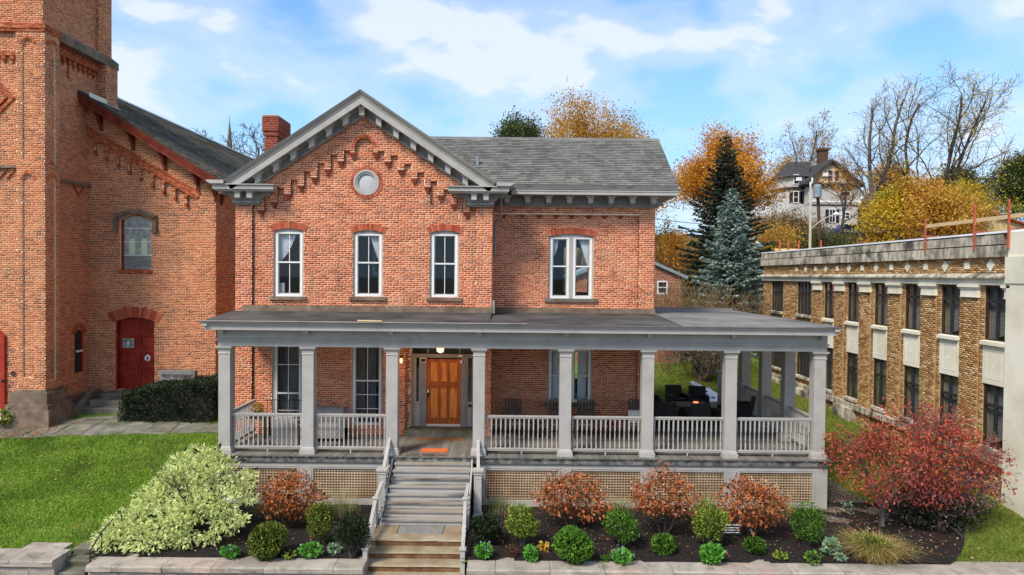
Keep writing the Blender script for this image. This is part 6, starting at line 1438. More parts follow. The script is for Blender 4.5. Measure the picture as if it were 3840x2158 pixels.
stems(t, 1.9, 22, 1.7, .9, r=.02, split=5); P, d = vcluster(60); P[:, 1] += .25; crown(t, P[P[:, 2] > .1], d[P[:, 2] > .1], (.15, .22), 'dark', .6, name='inner_foliage')
# ---- the other bed shrubs
shrub('globe_arborvitae', 'round clipped olive green arborvitae left of the stairs beside the coping', 'shrub', 938, 1083, 1962, 2098, 'globe', 'round evergreens in the bed', mat='arby')
shrub('globe_arborvitae', 'large bright green round arborvitae right of the stairs at the coping', 'shrub', 2089, 2242, 1972, 2114, 'globe', 'round evergreens in the bed', mat='arb', n=3400)
shrub('dwarf_conifer', 'small dark green mound in front of the bare stemmed hydrangea', 'shrub', 2454, 2548, 2005, 2084, 'globe', mat='box', n=1500)
shrub('round_boxwood', 'small tight boxwood ball in front of the garden sign', 'shrub', 2806, 2888, 2018, 2082, 'globe', mat='box', n=1500, size=(.04, .07))
shrub('upright_shrub', 'upright yellow green shrub between the left hydrangea and the stairs', 'shrub', 1155, 1258, 1886, 2052, 'loose', mat='arby')
shrub('dark_shrub', 'dark leafy shrub against the left foot of the stairs', 'shrub', 1262, 1388, 1935, 2098, 'loose', mat='dark', n=2200)
shrub('dark_shrub', 'dark green shrub against the right side of the stairs', 'shrub', 1775, 1902, 1936, 2050, 'loose', mat='dark', n=2200)
shrub('upright_shrub', 'yellow green shrub on visible stems beside the first right hydrangea', 'shrub', 1905, 2036, 1898, 2056, 'loose', mat='boxy')
shrub('leafy_shrub', 'green shrub standing between the first and second right hydrangeas', 'shrub', 2272, 2408, 1915, 2060, 'loose', mat='box', n=2300)
shrub('leafy_shrub', 'tall green shrub just left of the black garden sign', 'shrub', 2608, 2748, 1888, 2062, 'loose', mat='boxy', n=2200)
shrub('boxwood_on_stems', 'rounded boxwood on bare stems at the porch corner', 'shrub', 2975, 3108, 1895, 2056, 'loose', mat='box', n=2800, size=(.04, .075))
for (a, b, yt, yb, lab, kw) in ((828, 908, 2045, 2098, 'low green plant with violet flowers under the variegated shrub', dict(flower=26)), (1128, 1218, 2030, 2098, 'bright green low plant right of the olive arborvitae', dict()), (1224, 1292, 2036, 2080, 'pale green rosette beside the dark shrub left of the stairs', dict(mat='sage', n=120)),
    (1780, 1860, 2033, 2100, 'bright green primrose clump with violet flowers at the stair foot', dict(flower=24, n=330)), (1968, 2034, 2046, 2112, 'low leafy plant beside the rusty mound', dict(n=200)), (2028, 2068, 2028, 2078, 'small yellow leaved plant left of the bright arborvitae', dict(mat='yel', n=120)),
    (2298, 2392, 2060, 2122, 'low green plant with violet flowers right of the bright arborvitae', dict(flower=20)), (2640, 2735, 2038, 2122, 'bright broad leaved plant spilling onto the coping below the tall shrub', dict(n=320, size=(.08, .14))), (1902, 1954, 2048, 2095, 'small rusty brown mound in the mulch', dict(mat='rust', n=400, size=(.03, .05))),
    (2913, 2976, 2068, 2106, 'tiny pale rosette in the mulch right of the boxwood ball', dict(mat='boxy', n=70)), (3024, 3108, 2060, 2120, 'loose green plant below the boxwood on stems', dict(mat='box', n=150)), (3100, 3172, 2010, 2090, 'grey green lavender left of the ornamental grass', dict(mat='sage', n=260, size=(.05, .12))), (3142, 3194, 2075, 2112, 'small pale leaved plant at the foot of the lavender', dict(mat='sage', n=70)),
    (2262, 2300, 2085, 2112, 'tiny seedling left of the violet flowered plant', dict(mat='box', n=50)), (1058, 1118, 2068, 2102, 'faded seedling at the right foot of the olive arborvitae', dict(mat='boxy', n=60)), (3165, 3225, 1880, 1935, 'single green weed in the wood chips by the porch corner', dict(mat='sage', n=40))):
    shrub('low_plant', lab, 'plant', a, b, yt, yb, 'low', 'low plants in the bed', **kw)
# ---- blades: ornamental grass and dry stalks
def blades(n, r, h, lean, w, bend=.5):
    """arching blades from one clump: quads in three segments"""
    a = rng.uniform(0, 2 * np.pi, n); rr = r * rng.random(n); b = np.stack([np.cos(a) * rr, np.sin(a) * rr, np.zeros(n)], 1); hh = h * rng.uniform(.6, 1.1, n); ln = lean * rng.uniform(.2, 1, n)
    o = np.stack([np.cos(a), np.sin(a), np.zeros(n)], 1); o = unit(o + rng.normal(size=(n, 3)) * np.array([.5, .5, 0])); sd = np.stack([-o[:, 1], o[:, 0], np.zeros(n)], 1)
    V = []; k = 4
    for i in range(k):
        t = i / (k - 1); c = b + o * (ln * t ** 1.8)[:, None] + np.array([0, 0, 1.]) * (hh * (t - bend * t ** 3))[:, None]; ww = w * (1 - .8 * t); V += [c - sd * ww, c + sd * ww]
    V = np.stack(V, 1).reshape(-1, 3); q = np.array([[0, 1, 3, 2], [2, 3, 5, 4], [4, 5, 7, 6]]); return V, (q[None] + (np.arange(n) * 8)[:, None, None]).reshape(-1, 4)
X, Y, z = ground_at(3330, 2100); t = thing('ornamental_grass', 'arching tan and green ornamental grass clump below the red tree', 'grass', (X - .2, Y, z)); link('blades', npmesh('blades', *blades(900, .5, .85, 1.0, .006, .55), 'tuft'), t, 'stuff', world=False)
P, d = blob(500, .5, .35, .3, .38, .3, .5); crown(t, P + np.array([-.15, -.1, 0]), d + np.array([0, 0, .5]), (.06, .1), 'arby', .4, name='green_shoots')
for (px, py, n, h, lab) in ((1290, 1935, 150, .9, 'dry pale stalks against the left lattice by the stairs'), (1880, 1925, 170, .55, 'dry pale grass below the lattice right of the stairs'), (2330, 1930, 150, .6, 'dry pale grass behind the green shrub at the second lattice'), (2650, 1935, 160, .9, 'tall dry stalks in front of the third lattice'), (2930, 1930, 110, .8, 'thin dry stalks behind the last hydrangea'), (1000, 1930, 90, .8, 'thin dry stalks between the variegated shrub and the first hydrangea')):
    X, Y, z = ground_at(px, py); t = thing('dry_grass', lab, 'grass', (X, min(Y, 19.8), z), 'dry stalks along the lattice'); link('blades', npmesh('blades', *blades(n * 2, .5, h, .35, .0035, .3), 'dry'), t, 'stuff', world=False)
    P, d = blob(130, .45, .22, .18, .15, .3, .4); crown(t, P, d + np.array([0, 0, .6]), (.05, .1), 'boxy', .4, name='green_shoots')
# ---- trees from branching skeletons
def grow(mb, p, d, Ln, r, lev, cfg, tips, rs):
    n = max(2, int(Ln / cfg['seg'][lev])); pts = [p.copy()]; dirs = []
    for i in range(n):
        d = (d + Vector((rs.gauss(0, 1), rs.gauss(0, 1), rs.gauss(0, 1))) * cfg['wander'][lev] + Vector((0, 0, cfg['up'][lev]))).normalized(); p = p + d * (Ln / n); pts.append(p.copy()); dirs.append(d.copy())
    last = lev == cfg['lev']; e = cfg['taper'] if not last else .3
    mb.tube(pts, [max(cfg['rmin'], r * (1 - (1 - e) * i / n)) for i in range(n + 1)], max(3, 7 - 2 * lev), False)
    if last: tips += [(q, dd, lev) for q, dd in zip(pts[1:], dirs)]; return
    k = cfg['n'][lev]; az0 = rs.uniform(0, 6.28)
    for j in range(k):
        t = cfg['start'][lev] + (1 - cfg['start'][lev]) * (j + rs.uniform(.2, .8)) / k; f = t * n; i = min(n - 1, int(f)); q = pts[i].lerp(pts[i + 1], f - i); dd = dirs[i]
        o = dd.orthogonal().normalized(); o = Matrix.Rotation(az0 + j * 2.4 + rs.uniform(-.4, .4), 3, dd) @ o; a = R(cfg['ang'][lev] * rs.uniform(.75, 1.2)) * (1 - .35 * t if lev == 0 else 1)
        nd = (dd * math.cos(a) + o * math.sin(a)).normalized(); L2 = Ln * cfg['ratio'][lev] * (1.15 - .75 * t if lev == 0 else 1.1 - .5 * t) * rs.uniform(.75, 1.15)
        grow(mb, q, nd, L2, r * (1 - (1 - e) * t) * cfg['rr'][lev], lev + 1, cfg, tips, rs)
    if lev > 0: tips += [(pts[-1], dirs[-1], lev)]
BASE = dict(lev=3, seg=(.9, .6, .4, .3), wander=(.07, .14, .18, .2), up=(.05, .05, .03, .02), n=(11, 7, 5), start=(.28, .2, .15), ang=(52, 46, 42), ratio=(.62, .5, .5), rr=(.5, .55, .5), taper=.35, rmin=.012)
def tree(name, label, px, ytop, Y, wide, leaf=None, per=3, size=(.16, .28), bark='bark', seed=1, trunks=1, r0=None, spread=.16, group=None, cat='tree', zb=None, lean=(0, 0), jit=.3, cfgx=None, keep=1., pybase=None):
    X = ax(px, Y, ytop); z = gz(X, Y) if zb is None else zb; H = az(ytop, Y, px) - z; t = thing(name, label, cat, (X, Y, z), group); rs = random.Random(seed); cfg = dict(BASE); cfg.update(cfgx or {})
    cfg['ratio'] = (cfg['ratio'][0] * wide,) + cfg['ratio'][1:]; mb = MB(); tips = []
    for k in range(trunks):
        a = 6.28 * k / trunks + .6; d = Vector((lean[0] + (math.cos(a) * spread if trunks > 1 else 0), lean[1] + (math.sin(a) * spread if trunks > 1 else 0), 1)).normalized(); grow(mb, Vector((math.cos(a) * .1 * (trunks > 1), math.sin(a) * .1 * (trunks > 1), -.2)), d, H * .86, (r0 or H * .02) / (1 + .25 * (trunks - 1)), 0, cfg, tips, rs)
    V = np.array(mb.v); s = H / max(.1, np.percentile(V[:, 2], 99.7)); mb.v = [(v[0] * s, v[1] * s, v[2] * s) for v in mb.v]
    link('trunk', mb.mesh('trunk', bark), t, world=False)
    if leaf:
        T = np.array([tuple(q * s) for q, dd, l in tips if rs.random() < keep]); per_ = int(per * 2.2) if keep < .6 else per * 9; P = np.repeat(T, per_, 0); P = P + rng.normal(size=P.shape) * jit * (.6 if keep < .6 else 1.15); D = rng.normal(size=P.shape) + np.array([0, 0, -.4]); crown(t, P, D, (size[0] * .55, size[1] * .62), leaf, .7, .12, name='crown')
    return t
tree('golden_tree', 'golden brown autumn tree rising behind the ridge of the wing roof', 2165, 375, 60, 1.5, 'gold', 3, (.2, .36), seed=3, jit=.45, keep=.8)
tree('golden_tree', 'second golden tree behind the right end of the wing ridge', 2275, 455, 62, 1.15, 'gold', 3, (.2, .36), seed=8, jit=.45, keep=.8)
tree('green_tree', 'dark green tree left of the golden tree behind the wing roof', 2035, 440, 57, .6, 'dgreen', 4, (.22, .38), seed=5, jit=.4)
tree('orange_maple', 'bright orange maple behind the dark spruce', 2715, 520, 72, 1.75, 'orange', 4, (.26, .46), seed=12, jit=.6)
tree('bare_tree', 'tall bare dark tree behind the right edge of the grey hillside house', 3270, 285, 76, .62, None, bark='barkg', seed=21, trunks=2, spread=.1, cfgx=dict(n=(10, 8, 8), up=(.05, .09, .06, .04), rmin=.012, wander=(.08, .17, .22, .25), rr=(.5, .45, .4)))
tree('half_bare_tree', 'wide spreading half bare tree with olive leaves above the yellow trees', 3480, 300, 72, .95, 'ygreen', 1, (.2, .34), bark='bark', seed=23, trunks=3, spread=.3, keep=.45, jit=.45, cfgx=dict(n=(10, 8, 6), up=(.04, .06, .04, .02), rmin=.013, wander=(.08, .17, .22, .25), rr=(.5, .45, .4)))
tree('half_bare_tree', 'thin leafy tree standing behind the chimney of the grey house', 3010, 440, 106, .75, 'gold', 1, (.3, .5), bark='barkg', seed=31, trunks=3, spread=.2, keep=.4, jit=.6, cfgx=dict(n=(9, 8, 6), up=(.05, .1, .06, .04), rmin=.016, rr=(.5, .45, .4)))
tree('yellow_tree', 'lime yellow tree right of the grey hillside house', 3335, 720, 62, 1.1, 'ygreen', 3, (.22, .4), seed=41, jit=.4, keep=.62)
tree('yellow_tree', 'golden yellow tree above the orange roof posts', 3490, 690, 60, 1.2, 'gold', 4, (.22, .4), seed=43, jit=.4, keep=.62)
tree('yellow_tree', 'fading yellow tree at the far right behind the tan building roof', 3640, 700, 68, 1.1, 'ygreen', 3, (.22, .4), seed=47, jit=.4, keep=.62)
tree('green_tree', 'dark green and yellow tree at the right edge behind the red roof', 3790, 620, 84, 1.1, 'dgreen', 4, (.3, .5), seed=49, jit=.7)
tree('half_bare_tree', 'thin golden tree between the orange maple and the grey hillside house', 2935, 600, 104, .9, 'gold', 2, (.3, .5), bark='barkg', seed=33, trunks=3, spread=.25, keep=.45, jit=.6)
tree('golden_tree', 'golden tree far behind the tall bare tree', 3395, 640, 98, 1.2, 'gold', 2, (.34, .6), seed=35, jit=.6, keep=.8)
tree('green_tree', 'olive green tree far behind the orange roof posts', 3620, 640, 98, 1.3, 'dgreen', 2, (.34, .6), seed=37, jit=.6, keep=.8)
tree('orange_tree', 'small leaning tree with orange leaves in front of the grey house', 3150, 600, 80, .9, 'orange', 2, (.24, .4), seed=53, lean=(.22, 0), keep=.5, jit=.4)
tree('golden_tree', 'low golden tree between the house corner and the spruces', 2490, 830, 62, 1.5, 'gold', 3, (.2, .36), seed=57, jit=.4, keep=.5)
tree('orange_tree', 'low orange tree glimpsed beside the corner of the wing', 2540, 880, 56, 1.3, 'orange', 4, (.2, .36), seed=59, jit=.4, keep=.4)
tree('bare_tree', 'bare grey tree between the church roof and the chimney', 945, 480, 70, 1.0, None, bark='barkg', seed=61, trunks=3, spread=.25, cfgx=dict(n=(9, 7, 6), rmin=.02))
tree('bare_tree', 'bare tree behind the distant steeple', 820, 520, 95, 1.0, None, bark='barkg', seed=63, trunks=2, spread=.25, cfgx=dict(n=(9, 7, 5), rmin=.025))
tree('yard_tree', 'small multi stemmed tree with few yellow leaves on the back lawn', 2645, 1190, 37.5, 1.15, 'yel', 1, (.07, .13), bark='barkg', seed=71, trunks=5, spread=.45, keep=.3, jit=.15, r0=.3, cfgx=dict(up=(.0, .02, .0, -.02), rmin=.012))
for i, (px, yt, Y, lab) in enumerate(((2500, 1010, 40, 'bare brown thicket in front of the small brick shed'), (2590, 1060, 38.5, 'bare grey thicket beside the small brick shed'), (2680, 1055, 39.5, 'bare grey thicket under the blue spruce'), (2770, 1075, 38, 'bare thicket at the foot of the spruces'))):
    tree('bare_thicket', lab, px, yt, Y, 1.1, 'brown', 1, (.05, .1), bark='brown', seed=80 + i, trunks=6, spread=.4, r0=.06, keep=.3, cat='shrub', group='bare thickets behind the porch', cfgx=dict(lev=2, n=(9, 7), rmin=.008))
for i, (px, yt, Y, wd, lf, lab) in enumerate(((2905, 800, 66, 1.3, 'brown', 'brown bare brush below the white house on the hill'), (2990, 830, 64, 1.6, 'brown', 'brown bare brush left of the utility pole'), (3080, 880, 60, 1.0, 'dgreen', 'green bush at the foot of the leaning utility pole'), (2870, 850, 60, 1.4, 'gold', 'olive brush beside the blue spruce'), (3260, 915, 60, 1.2, 'gold', 'low brush in front of the old fence'))):
    tree('hill_brush', lab, px, yt, Y, wd, lf, 2, (.14, .3), bark='brown', seed=90 + i, trunks=6, spread=.45, r0=.1, keep=.7, cat='shrub', jit=.35, cfgx=dict(lev=2, n=(11, 8), rmin=.018))
# ---- spruces
def spruce(label, px, ytop, Y, rad, mat, seed, low=.04):
    X = ax(px, Y, ytop); z = gz(X, Y); H = az(ytop, Y, px) - z; t = thing('spruce', label, 'tree', (X, Y, z), 'spruces behind the porch'); rs = random.Random(seed)
    link('trunk', MB().tube([(0, 0, -.2), (0, 0, H * .5), (0, 0, H)], [H * .022, H * .012, .02], 8).mesh('trunk', 'bark'), t, world=False)
    P, D, Sz = [], [], []; br = MB(); h = low * H
    while h < H * .985:
        f = 1 - h / H; L_ = rad * f ** .85 * rs.uniform(.85, 1.12) + .12; nb = max(4, int(5 + 9 * f))
        for k in range(nb):
            a = 6.283 * k / nb + rs.uniform(-.3, .3); l = L_ * rs.uniform(.72, 1.12); dx, dy = math.cos(a), math.sin(a); tilt = .35 - .75 * f
            m = max(3, int(l / .16))
            for i in range(m):
                u = (i + .6) / m; c = (dx * l * u, dy * l * u, h + l * (tilt * u + .22 * u * u))
                w_ = (.10 + .34 * (1 - u)) * min(1, l / 1.2)
                for q in range(7 if f > .15 else 4):
                    s = rs.uniform(-1, 1); P.append((c[0] - dy * s * w_ * 1.6, c[1] + dx * s * w_ * 1.6, c[2] - abs(s) * .10 + rs.uniform(-.08, .04))); D.append((dx * .8 - dy * s, dy * .8 + dx * s, rs.uniform(-.55, .25))); Sz.append(rs.uniform(.22, .40) * (0.6 + .4 * min(1, l)))
            if f > .1: br.tube([(0, 0, h), (dx * l * .9, dy * l * .9, h + l * .9 * tilt + l * .18)], [.03, .008], 3, False)
        h += .30 + .10 * f
    link('branches', br.mesh('branches', 'bark'), t, world=False); crown(t, np.array(P), np.array(D), np.array(Sz), mat, .42, .06, name='needles')
spruce('tall dark green spruce in front of the orange maple', 2725, 497, 52, 4.6, 'spruce', 3)
spruce('blue grey spruce standing in front of the dark spruce', 2747, 690, 46, 3.5, 'bspruce', 5)
# ---- red tree in front of the tan building
X, Y, z = 10.35, 18.8, gz(10.35, 18.8); t = thing('red_tree', 'low spreading tree with red and orange leaves in front of the tan building', 'tree', (X, Y, z)); mb = MB(); tips = []; rs = random.Random(9)
cfg = dict(BASE); cfg.update(n=(7, 6, 5), seg=(.3, .25, .2, .15), up=(.03, .0, -.03, -.05), start=(.35, .2, .1), ang=(62, 45, 40), ratio=(.95, .55, .5), rmin=.004, wander=(.1, .16, .2, .2))
for k in range(5):
    a = (0.2, 1.0, 2.6, -.5, -2.2)[k]; grow(mb, Vector((0, 0, .5)), Vector((math.cos(a) * .8 + .45, math.sin(a) * .45, .7)).normalized(), 2.6 if k in (0, 1, 3) else 1.8, .05, 0, cfg, tips, rs)
mb.tube([(-.05, 0, -.2), (.0, .02, .5), (.03, 0, .9)], [.085, .075, .06], 8); link('trunk', mb.mesh('trunk', 'barkg'), t, world=False)
C = np.array([tuple(q) for q, d, l in tips]); 
def redblob(n, cx, cy, cz_, rx, ry, rz): P, d = blob(n, rx, ry, rz, cz_, .3, .35, 13); return P + np.array([cx, cy, 0]), d
A = [redblob(1250, .70, 0, 2.0, 2.2, 1.3, 1.25), redblob(650, 1.55, -.2, 1.6, 1.25, 1.1, 1.0), redblob(800, -.55, -.2, 1.75, 1.05, .9, .85), redblob(350, .9, .1, 2.95, 1.5, 1.0, .65), redblob(700, .15, -.65, 1.25, 1.2, .5, .6), redblob(500, .9, -.6, 1.2, 1.0, .5, .55), redblob(900, .3, -.35, 2.05, 1.3, 1.0, 1.0), redblob(500, .95, -.5, 1.7, 1.0, .8, .9)]
P = np.concatenate([a[0] for a in A] + [np.repeat(C[(C[:, 2] > .5) & (C[:, 0] < 3.0)], 2, 0)]); P = P + rng.normal(size=P.shape) * .06; D = rng.normal(size=P.shape) * .6 + np.array([0, -.2, -.55])
k = P[:, 2] > .62 + .3 * np.sin(P[:, 0] * 3 + 1); P, D = P[k], D[k]
crown(t, P, D, (.065, .11), 'red', .55, .12, name='crown', singles=200)
P, d = redblob(1700, 1.75, -.15, 1.15, 1.3, 1.1, .75); k = P[:, 2] > .2; crown(t, P[k], (rng.normal(size=P.shape) * .6 + np.array([0, -.1, -.6]))[k], (.065, .11), 'redp', .55, .12, name='lower_foliage')
X, Y, z = 11.75, 18.6, gz(11.75, 18.6); t = thing('dark_ground_shrub', 'dark low shrub with purple grey leaves under the red tree', 'shrub', (X, Y, z)); P, d = blob(2600, 1.15, .8, .55, .45, .3, .4); crown(t, P[P[:, 2] > .02], (d * .5 + rng.normal(size=P.shape) * .5)[P[:, 2] > .02], (.06, .11), 'dark', .5); P, d = blob(700, 1.2, .85, .6, .5, .3, .7); crown(t, P[P[:, 2] > .05], (d + rng.normal(size=P.shape) * .6)[P[:, 2] > .05], (.06, .1), 'redp', .5, name='purple_foliage'); stems(t, .5, 9, .8, .5)
# ---- yew hedge by the church door
hx0, hx1, hy0, hy1 = ax(495, 26.2, 1500), ax(830, 26.2, 1500), 25.4, 27.4; hz = gz(-13, 26)
t = thing('yew_hedge', 'dark clipped yew hedge below the carved stone by the church door', 'hedge', ((hx0 + hx1) / 2, 26.4, hz)); hw, hd, hh = (hx1 - hx0) / 2, 1.0, az(1440, 25.6, 700) - hz - .1
n = 15000; u = rng.uniform(-1, 1, n); v = rng.uniform(-1, 1, n); f = rng.integers(0, 4, n); prof = 1 - .45 * np.clip(-u - .45, 0, 1) ** 1.2
P = np.where((f < 2)[:, None], np.stack([u * hw, v * hd, hh * prof * (1 + .12 * u)], 1), np.where((f == 2)[:, None], np.stack([u * hw, -hd * np.ones(n), (v + 1) / 2 * hh * prof * (1 + .12 * u)], 1), np.stack([np.sign(u) * hw, v * hd, (rng.random(n)) * hh * np.where(u < 0, .66, 1.1)], 1)))
P += rng.normal(size=P.shape) * np.array([.07, .07, .06]) + (.06 * np.sin(P[:, [0]] * 4) * np.sin(P[:, [1]] * 5 + P[:, [2]] * 4)); D = rng.normal(size=P.shape) * .7 + np.where((f == 2)[:, None], np.array([0, -.6, .5]), np.array([0, 0, .8]))
crown(t, P, D, (.07, .13), 'yew', .35)
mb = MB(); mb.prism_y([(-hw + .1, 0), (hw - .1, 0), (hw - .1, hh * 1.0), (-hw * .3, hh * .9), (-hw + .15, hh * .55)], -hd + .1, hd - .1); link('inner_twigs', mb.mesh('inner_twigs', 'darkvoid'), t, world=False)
for (px, py, lab) in ((245, 1500, 'yellow green vine at the right corner of the church tower base'), (40, 1570, 'low yellowish weeds below the church tower plinth')):
    X, Y, z = ground_at(px, py + 40, 1.5); t = thing('weeds', lab, 'plant', (X, min(Y, 24.6) if px < 100 else 25.6, gz(X, 24.6))); P, d = blob(260, .45, .3, .4, .4, .4, .3); crown(t, P, d + rng.normal(size=P.shape) * .5, (.08, .14), 'boxy', .7)
# ---- grass blades on the lawns
def grass(name, mat, n, x0, x1, y0, y1, ok, h=(.035, .075)):
    X = rng.uniform(x0, x1, n); Y = y0 + (y1 - y0) * rng.random(n) ** 1.25; k = np.array([ok(a, b) for a, b in zip(X, Y)]); X, Y = X[k], Y[k]; Z = np.array([gz(a, b) for a, b in zip(X, Y)]); n = len(X)
    a = rng.uniform(0, 6.283, n); hh = rng.uniform(*h, n); w_ = rng.uniform(.006, .012, n) * (1 + Y / 40); lx, ly = rng.normal(0, .5, n) * hh, rng.normal(0, .5, n) * hh
    V = np.stack([np.stack([X - np.cos(a) * w_, Y - np.sin(a) * w_, Z], 1), np.stack([X + np.cos(a) * w_, Y + np.sin(a) * w_, Z], 1), np.stack([X + lx, Y + ly, Z + hh], 1)], 1).reshape(-1, 3)
    o = link(name, npmesh(name, V, np.arange(3 * n).reshape(-1, 3), mat)); o['kind'] = 'stuff'; return o
def left_ok(x, y):
    if (SX0 - .05 < x < SX1 + .05 and y < 17.05) or x > -9.35 or (y < 20.6 and x > -10.35 + (y - 16.3) * .33): return False
    a, b = path_y(x); return not (a - .02 < y < b) and not (x < TXR + .4 and y > 24.6) and not (y > 26.3 and D1.u0 - .8 < x < D1.u1 + .5)
def right_ok(x, y): return x > bedr(y) if y < 20.6 else x > (9.6 if y < 29.8 else 5.3) and not (x < 10.9 - (y - 19) * .12 and y < 27)
grass('grass', 'grass', 300000, -22.5, -9.2, 16.6, 27.6, left_ok); grass('grass', 'grassd', 120000, 9.3, 14.5, 16.6, 39, right_ok); grass('grass', 'grassd', 70000, 4.5, 15, 29.6, 47, lambda x, y: x > 5, (.05, .1))
# ---- fallen leaves
def litter(name, n, x0, x1, y0, y1, mat, lift, ok, size=(.03, .07)):
    X = rng.uniform(x0, x1, n); Y = rng.uniform(y0, y1, n); k = np.array([ok(a, b) for a, b in zip(X, Y)]); X, Y = X[k], Y[k]; Z = np.array([gz(a, b) + lift for a, b in zip(X, Y)]); P = np.stack([X, Y, Z], 1); D = rng.normal(size=P.shape) * np.array([1, 1, .2]); V, F, _ = leaf_geo(P, D, rng.uniform(*size, len(P)), .7, .1); o = link(name, npmesh(name, V, F, mat)); o['kind'] = 'stuff'
litter('fallen_leaves', 700, -18, -10, 16.7, 23, 'yel', .05, left_ok); litter('fallen_leaves', 1600, -10, 11, 16.6, 20.2, 'dry', .10, lambda x, y: not (-3.8 < x < -1), (.02, .05)); litter('fallen_leaves', 700, -10, 11, 16.6, 20.2, 'hyd', .1, lambda x, y: not (-3.8 < x < -1), (.03, .08)); litter('fallen_leaves', 500, 9.4, 12, 16.6, 24, 'hydb', .08, lambda x, y: True); litter('fallen_leaves', 400, 5, 14, 30, 44, 'gold', .06, lambda x, y: True, (.05, .1)); litter('fallen_leaves', 500, -19, -16.5, 23.6, 25, 'hyd', .06, lambda x, y: True)

# ================================================================== FURNITURE AND SMALL THINGS
def L_(name, mb, mat, t, **k): return link(name, mb.mesh(name, mat, **k), t, world=False)
# ---- slat back rocking chairs (facing the street, -y)
def rocker(loc, rz, label):
    t = thing('rocking_chair', label, 'chair', loc, 'slat back chairs by the wing wall', rz)
    for i in range(6):
        x = -.25 + i * .1; L_('back_slat', MB().add([(x - .037, .22, .42), (x + .037, .22, .42), (x + .037, .52, 1.14 + .03 * math.sin((i + .5) / 6 * 3.14)), (x - .037, .52, 1.14 + .03 * math.sin((i + .5) / 6 * 3.14)), (x - .037, .245, .41), (x + .037, .245, .41), (x + .037, .545, 1.13), (x - .037, .545, 1.13)], [(0, 1, 2, 3), (7, 6, 5, 4), (0, 4, 5, 1), (1, 5, 6, 2), (2, 6, 7, 3), (3, 7, 4, 0)]), 'teak', t)
    for i in range(5): y = -.25 + i * .105; L_('seat_slat', MB().box(-.28, .28, y, y + .09, .40 - .012 * i, .42 - .012 * i), 'teak', t)
    L_('seat_pad', MB().box(-.25, .25, -.24, .2, .425, .455), 'sofa', t)
    for s in (-1, 1):
        L_('arm', MB().box(s * .34 - .05, s * .34 + .05, -.34, .36, .62, .645), 'teak', t); L_('leg', MB().box(s * .33 - .025, s * .33 + .025, -.3, -.24, .05, .62), 'teak', t); L_('leg', MB().box(s * .33 - .025, s * .33 + .025, .24, .3, .05, .62), 'teak', t)
        L_('rocker_rail', MB().prism_x([(-.5, .1), (-.25, .02), (.1, .0), (.4, .03), (.62, .12), (.62, .16), (.4, .075), (.1, .05), (-.25, .07), (-.5, .15)], s * .33 - .02, s * .33 + .02), 'teak', t)
    L_('back_rail', MB().box(-.3, .3, .40, .42, .78, .84), 'teak', t)
    return t
proto = rocker((ax(1936, 22.9), 22.75, DZ), R(8), 'dark slatted rocking chair nearest the front door side of the wing wall')
for px, y, rz, lab in ((2100, 22.75, 0, 'dark slatted rocking chair half hidden behind the porch column under the wing window'), (2200, 22.75, -6, 'dark slatted rocking chair in front of the right pane of the wing window'), (2392, 22.75, -10, 'dark slatted rocking chair holding a cream cushion at the wing corner')):
    c = copy_tree(proto); c.location = (ax(px, 22.9), y, DZ); c.rotation_euler.z = R(rz); c['label'] = lab
x = ax(2388, 22.6); m = MB(); 
for k in range(1): m.add([(-.2, -.06, .0), (.2, -.06, .0), (.2, .1, .42), (-.2, .1, .42), (-.18, -.14, .04), (.18, -.14, .04), (.18, .0, .40), (-.18, .0, .40)], [(0, 1, 2, 3), (7, 6, 5, 4), (0, 4, 5, 1), (1, 5, 6, 2), (2, 6, 7, 3), (3, 7, 4, 0)])
q = link('cushion', m.mesh('cushion', 'cream')); q.location = (x, 22.82, DZ + .455); q.rotation_euler.z = R(-10); tag(q, 'cream square cushion on the rocking chair at the wing corner', 'cushion')
for px, lab in ((2018, 'small black side table between the two left rocking chairs'), (2296, 'small black side table between the two right rocking chairs')):
    t = thing('side_table', lab, 'table', (ax(px, 22.6), 22.6, DZ), 'side tables between the rocking chairs'); L_('table_top', MB().lathe(0, 0, [(.22, .46), (.24, .48), (.22, .5)], 14), 'black', t); L_('pedestal', MB().lathe(0, 0, [(.17, 0), (.15, .1), (.06, .16), (.06, .4), (.15, .46)], 10), 'black', t)
# ---- wicker armchairs round a fire table
def wicker(loc, rz, label):
    t = thing('wicker_armchair', label, 'chair', loc, 'black wicker armchairs on the side porch', rz)
    L_('seat', MB().box(-.30, .30, -.32, .28, .18, .40), 'wicker', t); L_('backrest', MB().add([(-.36, .24, .2), (.36, .24, .2), (.34, .40, .92), (-.34, .40, .92), (-.36, .34, .2), (.36, .34, .2), (.34, .48, .92), (-.34, .48, .92)], [(0, 1, 2, 3), (7, 6, 5, 4), (0, 4, 5, 1), (1, 5, 6, 2), (2, 6, 7, 3), (3, 7, 4, 0)]), 'wicker', t)
    for s in (-1, 1):
        L_('arm', MB().box(s * .36 - .06, s * .36 + .06, -.34, .30, .14, .62), 'wicker', t)
        for y in (-.3, .3): L_('leg', MB().box(s * .36 - .03, s * .36 + .03, y - .03, y + .03, 0, .14), 'wicker', t)
    L_('seat_cushion', MB().box(-.29, .29, -.33, .23, .402, .47), 'black', t); return t
def wloc(px, py, Y): return (ax(px, Y, py), Y, DZ)
wp = wicker(wloc(2480, 1520, 26.0), R(120), 'black wicker armchair tight against the house corner')
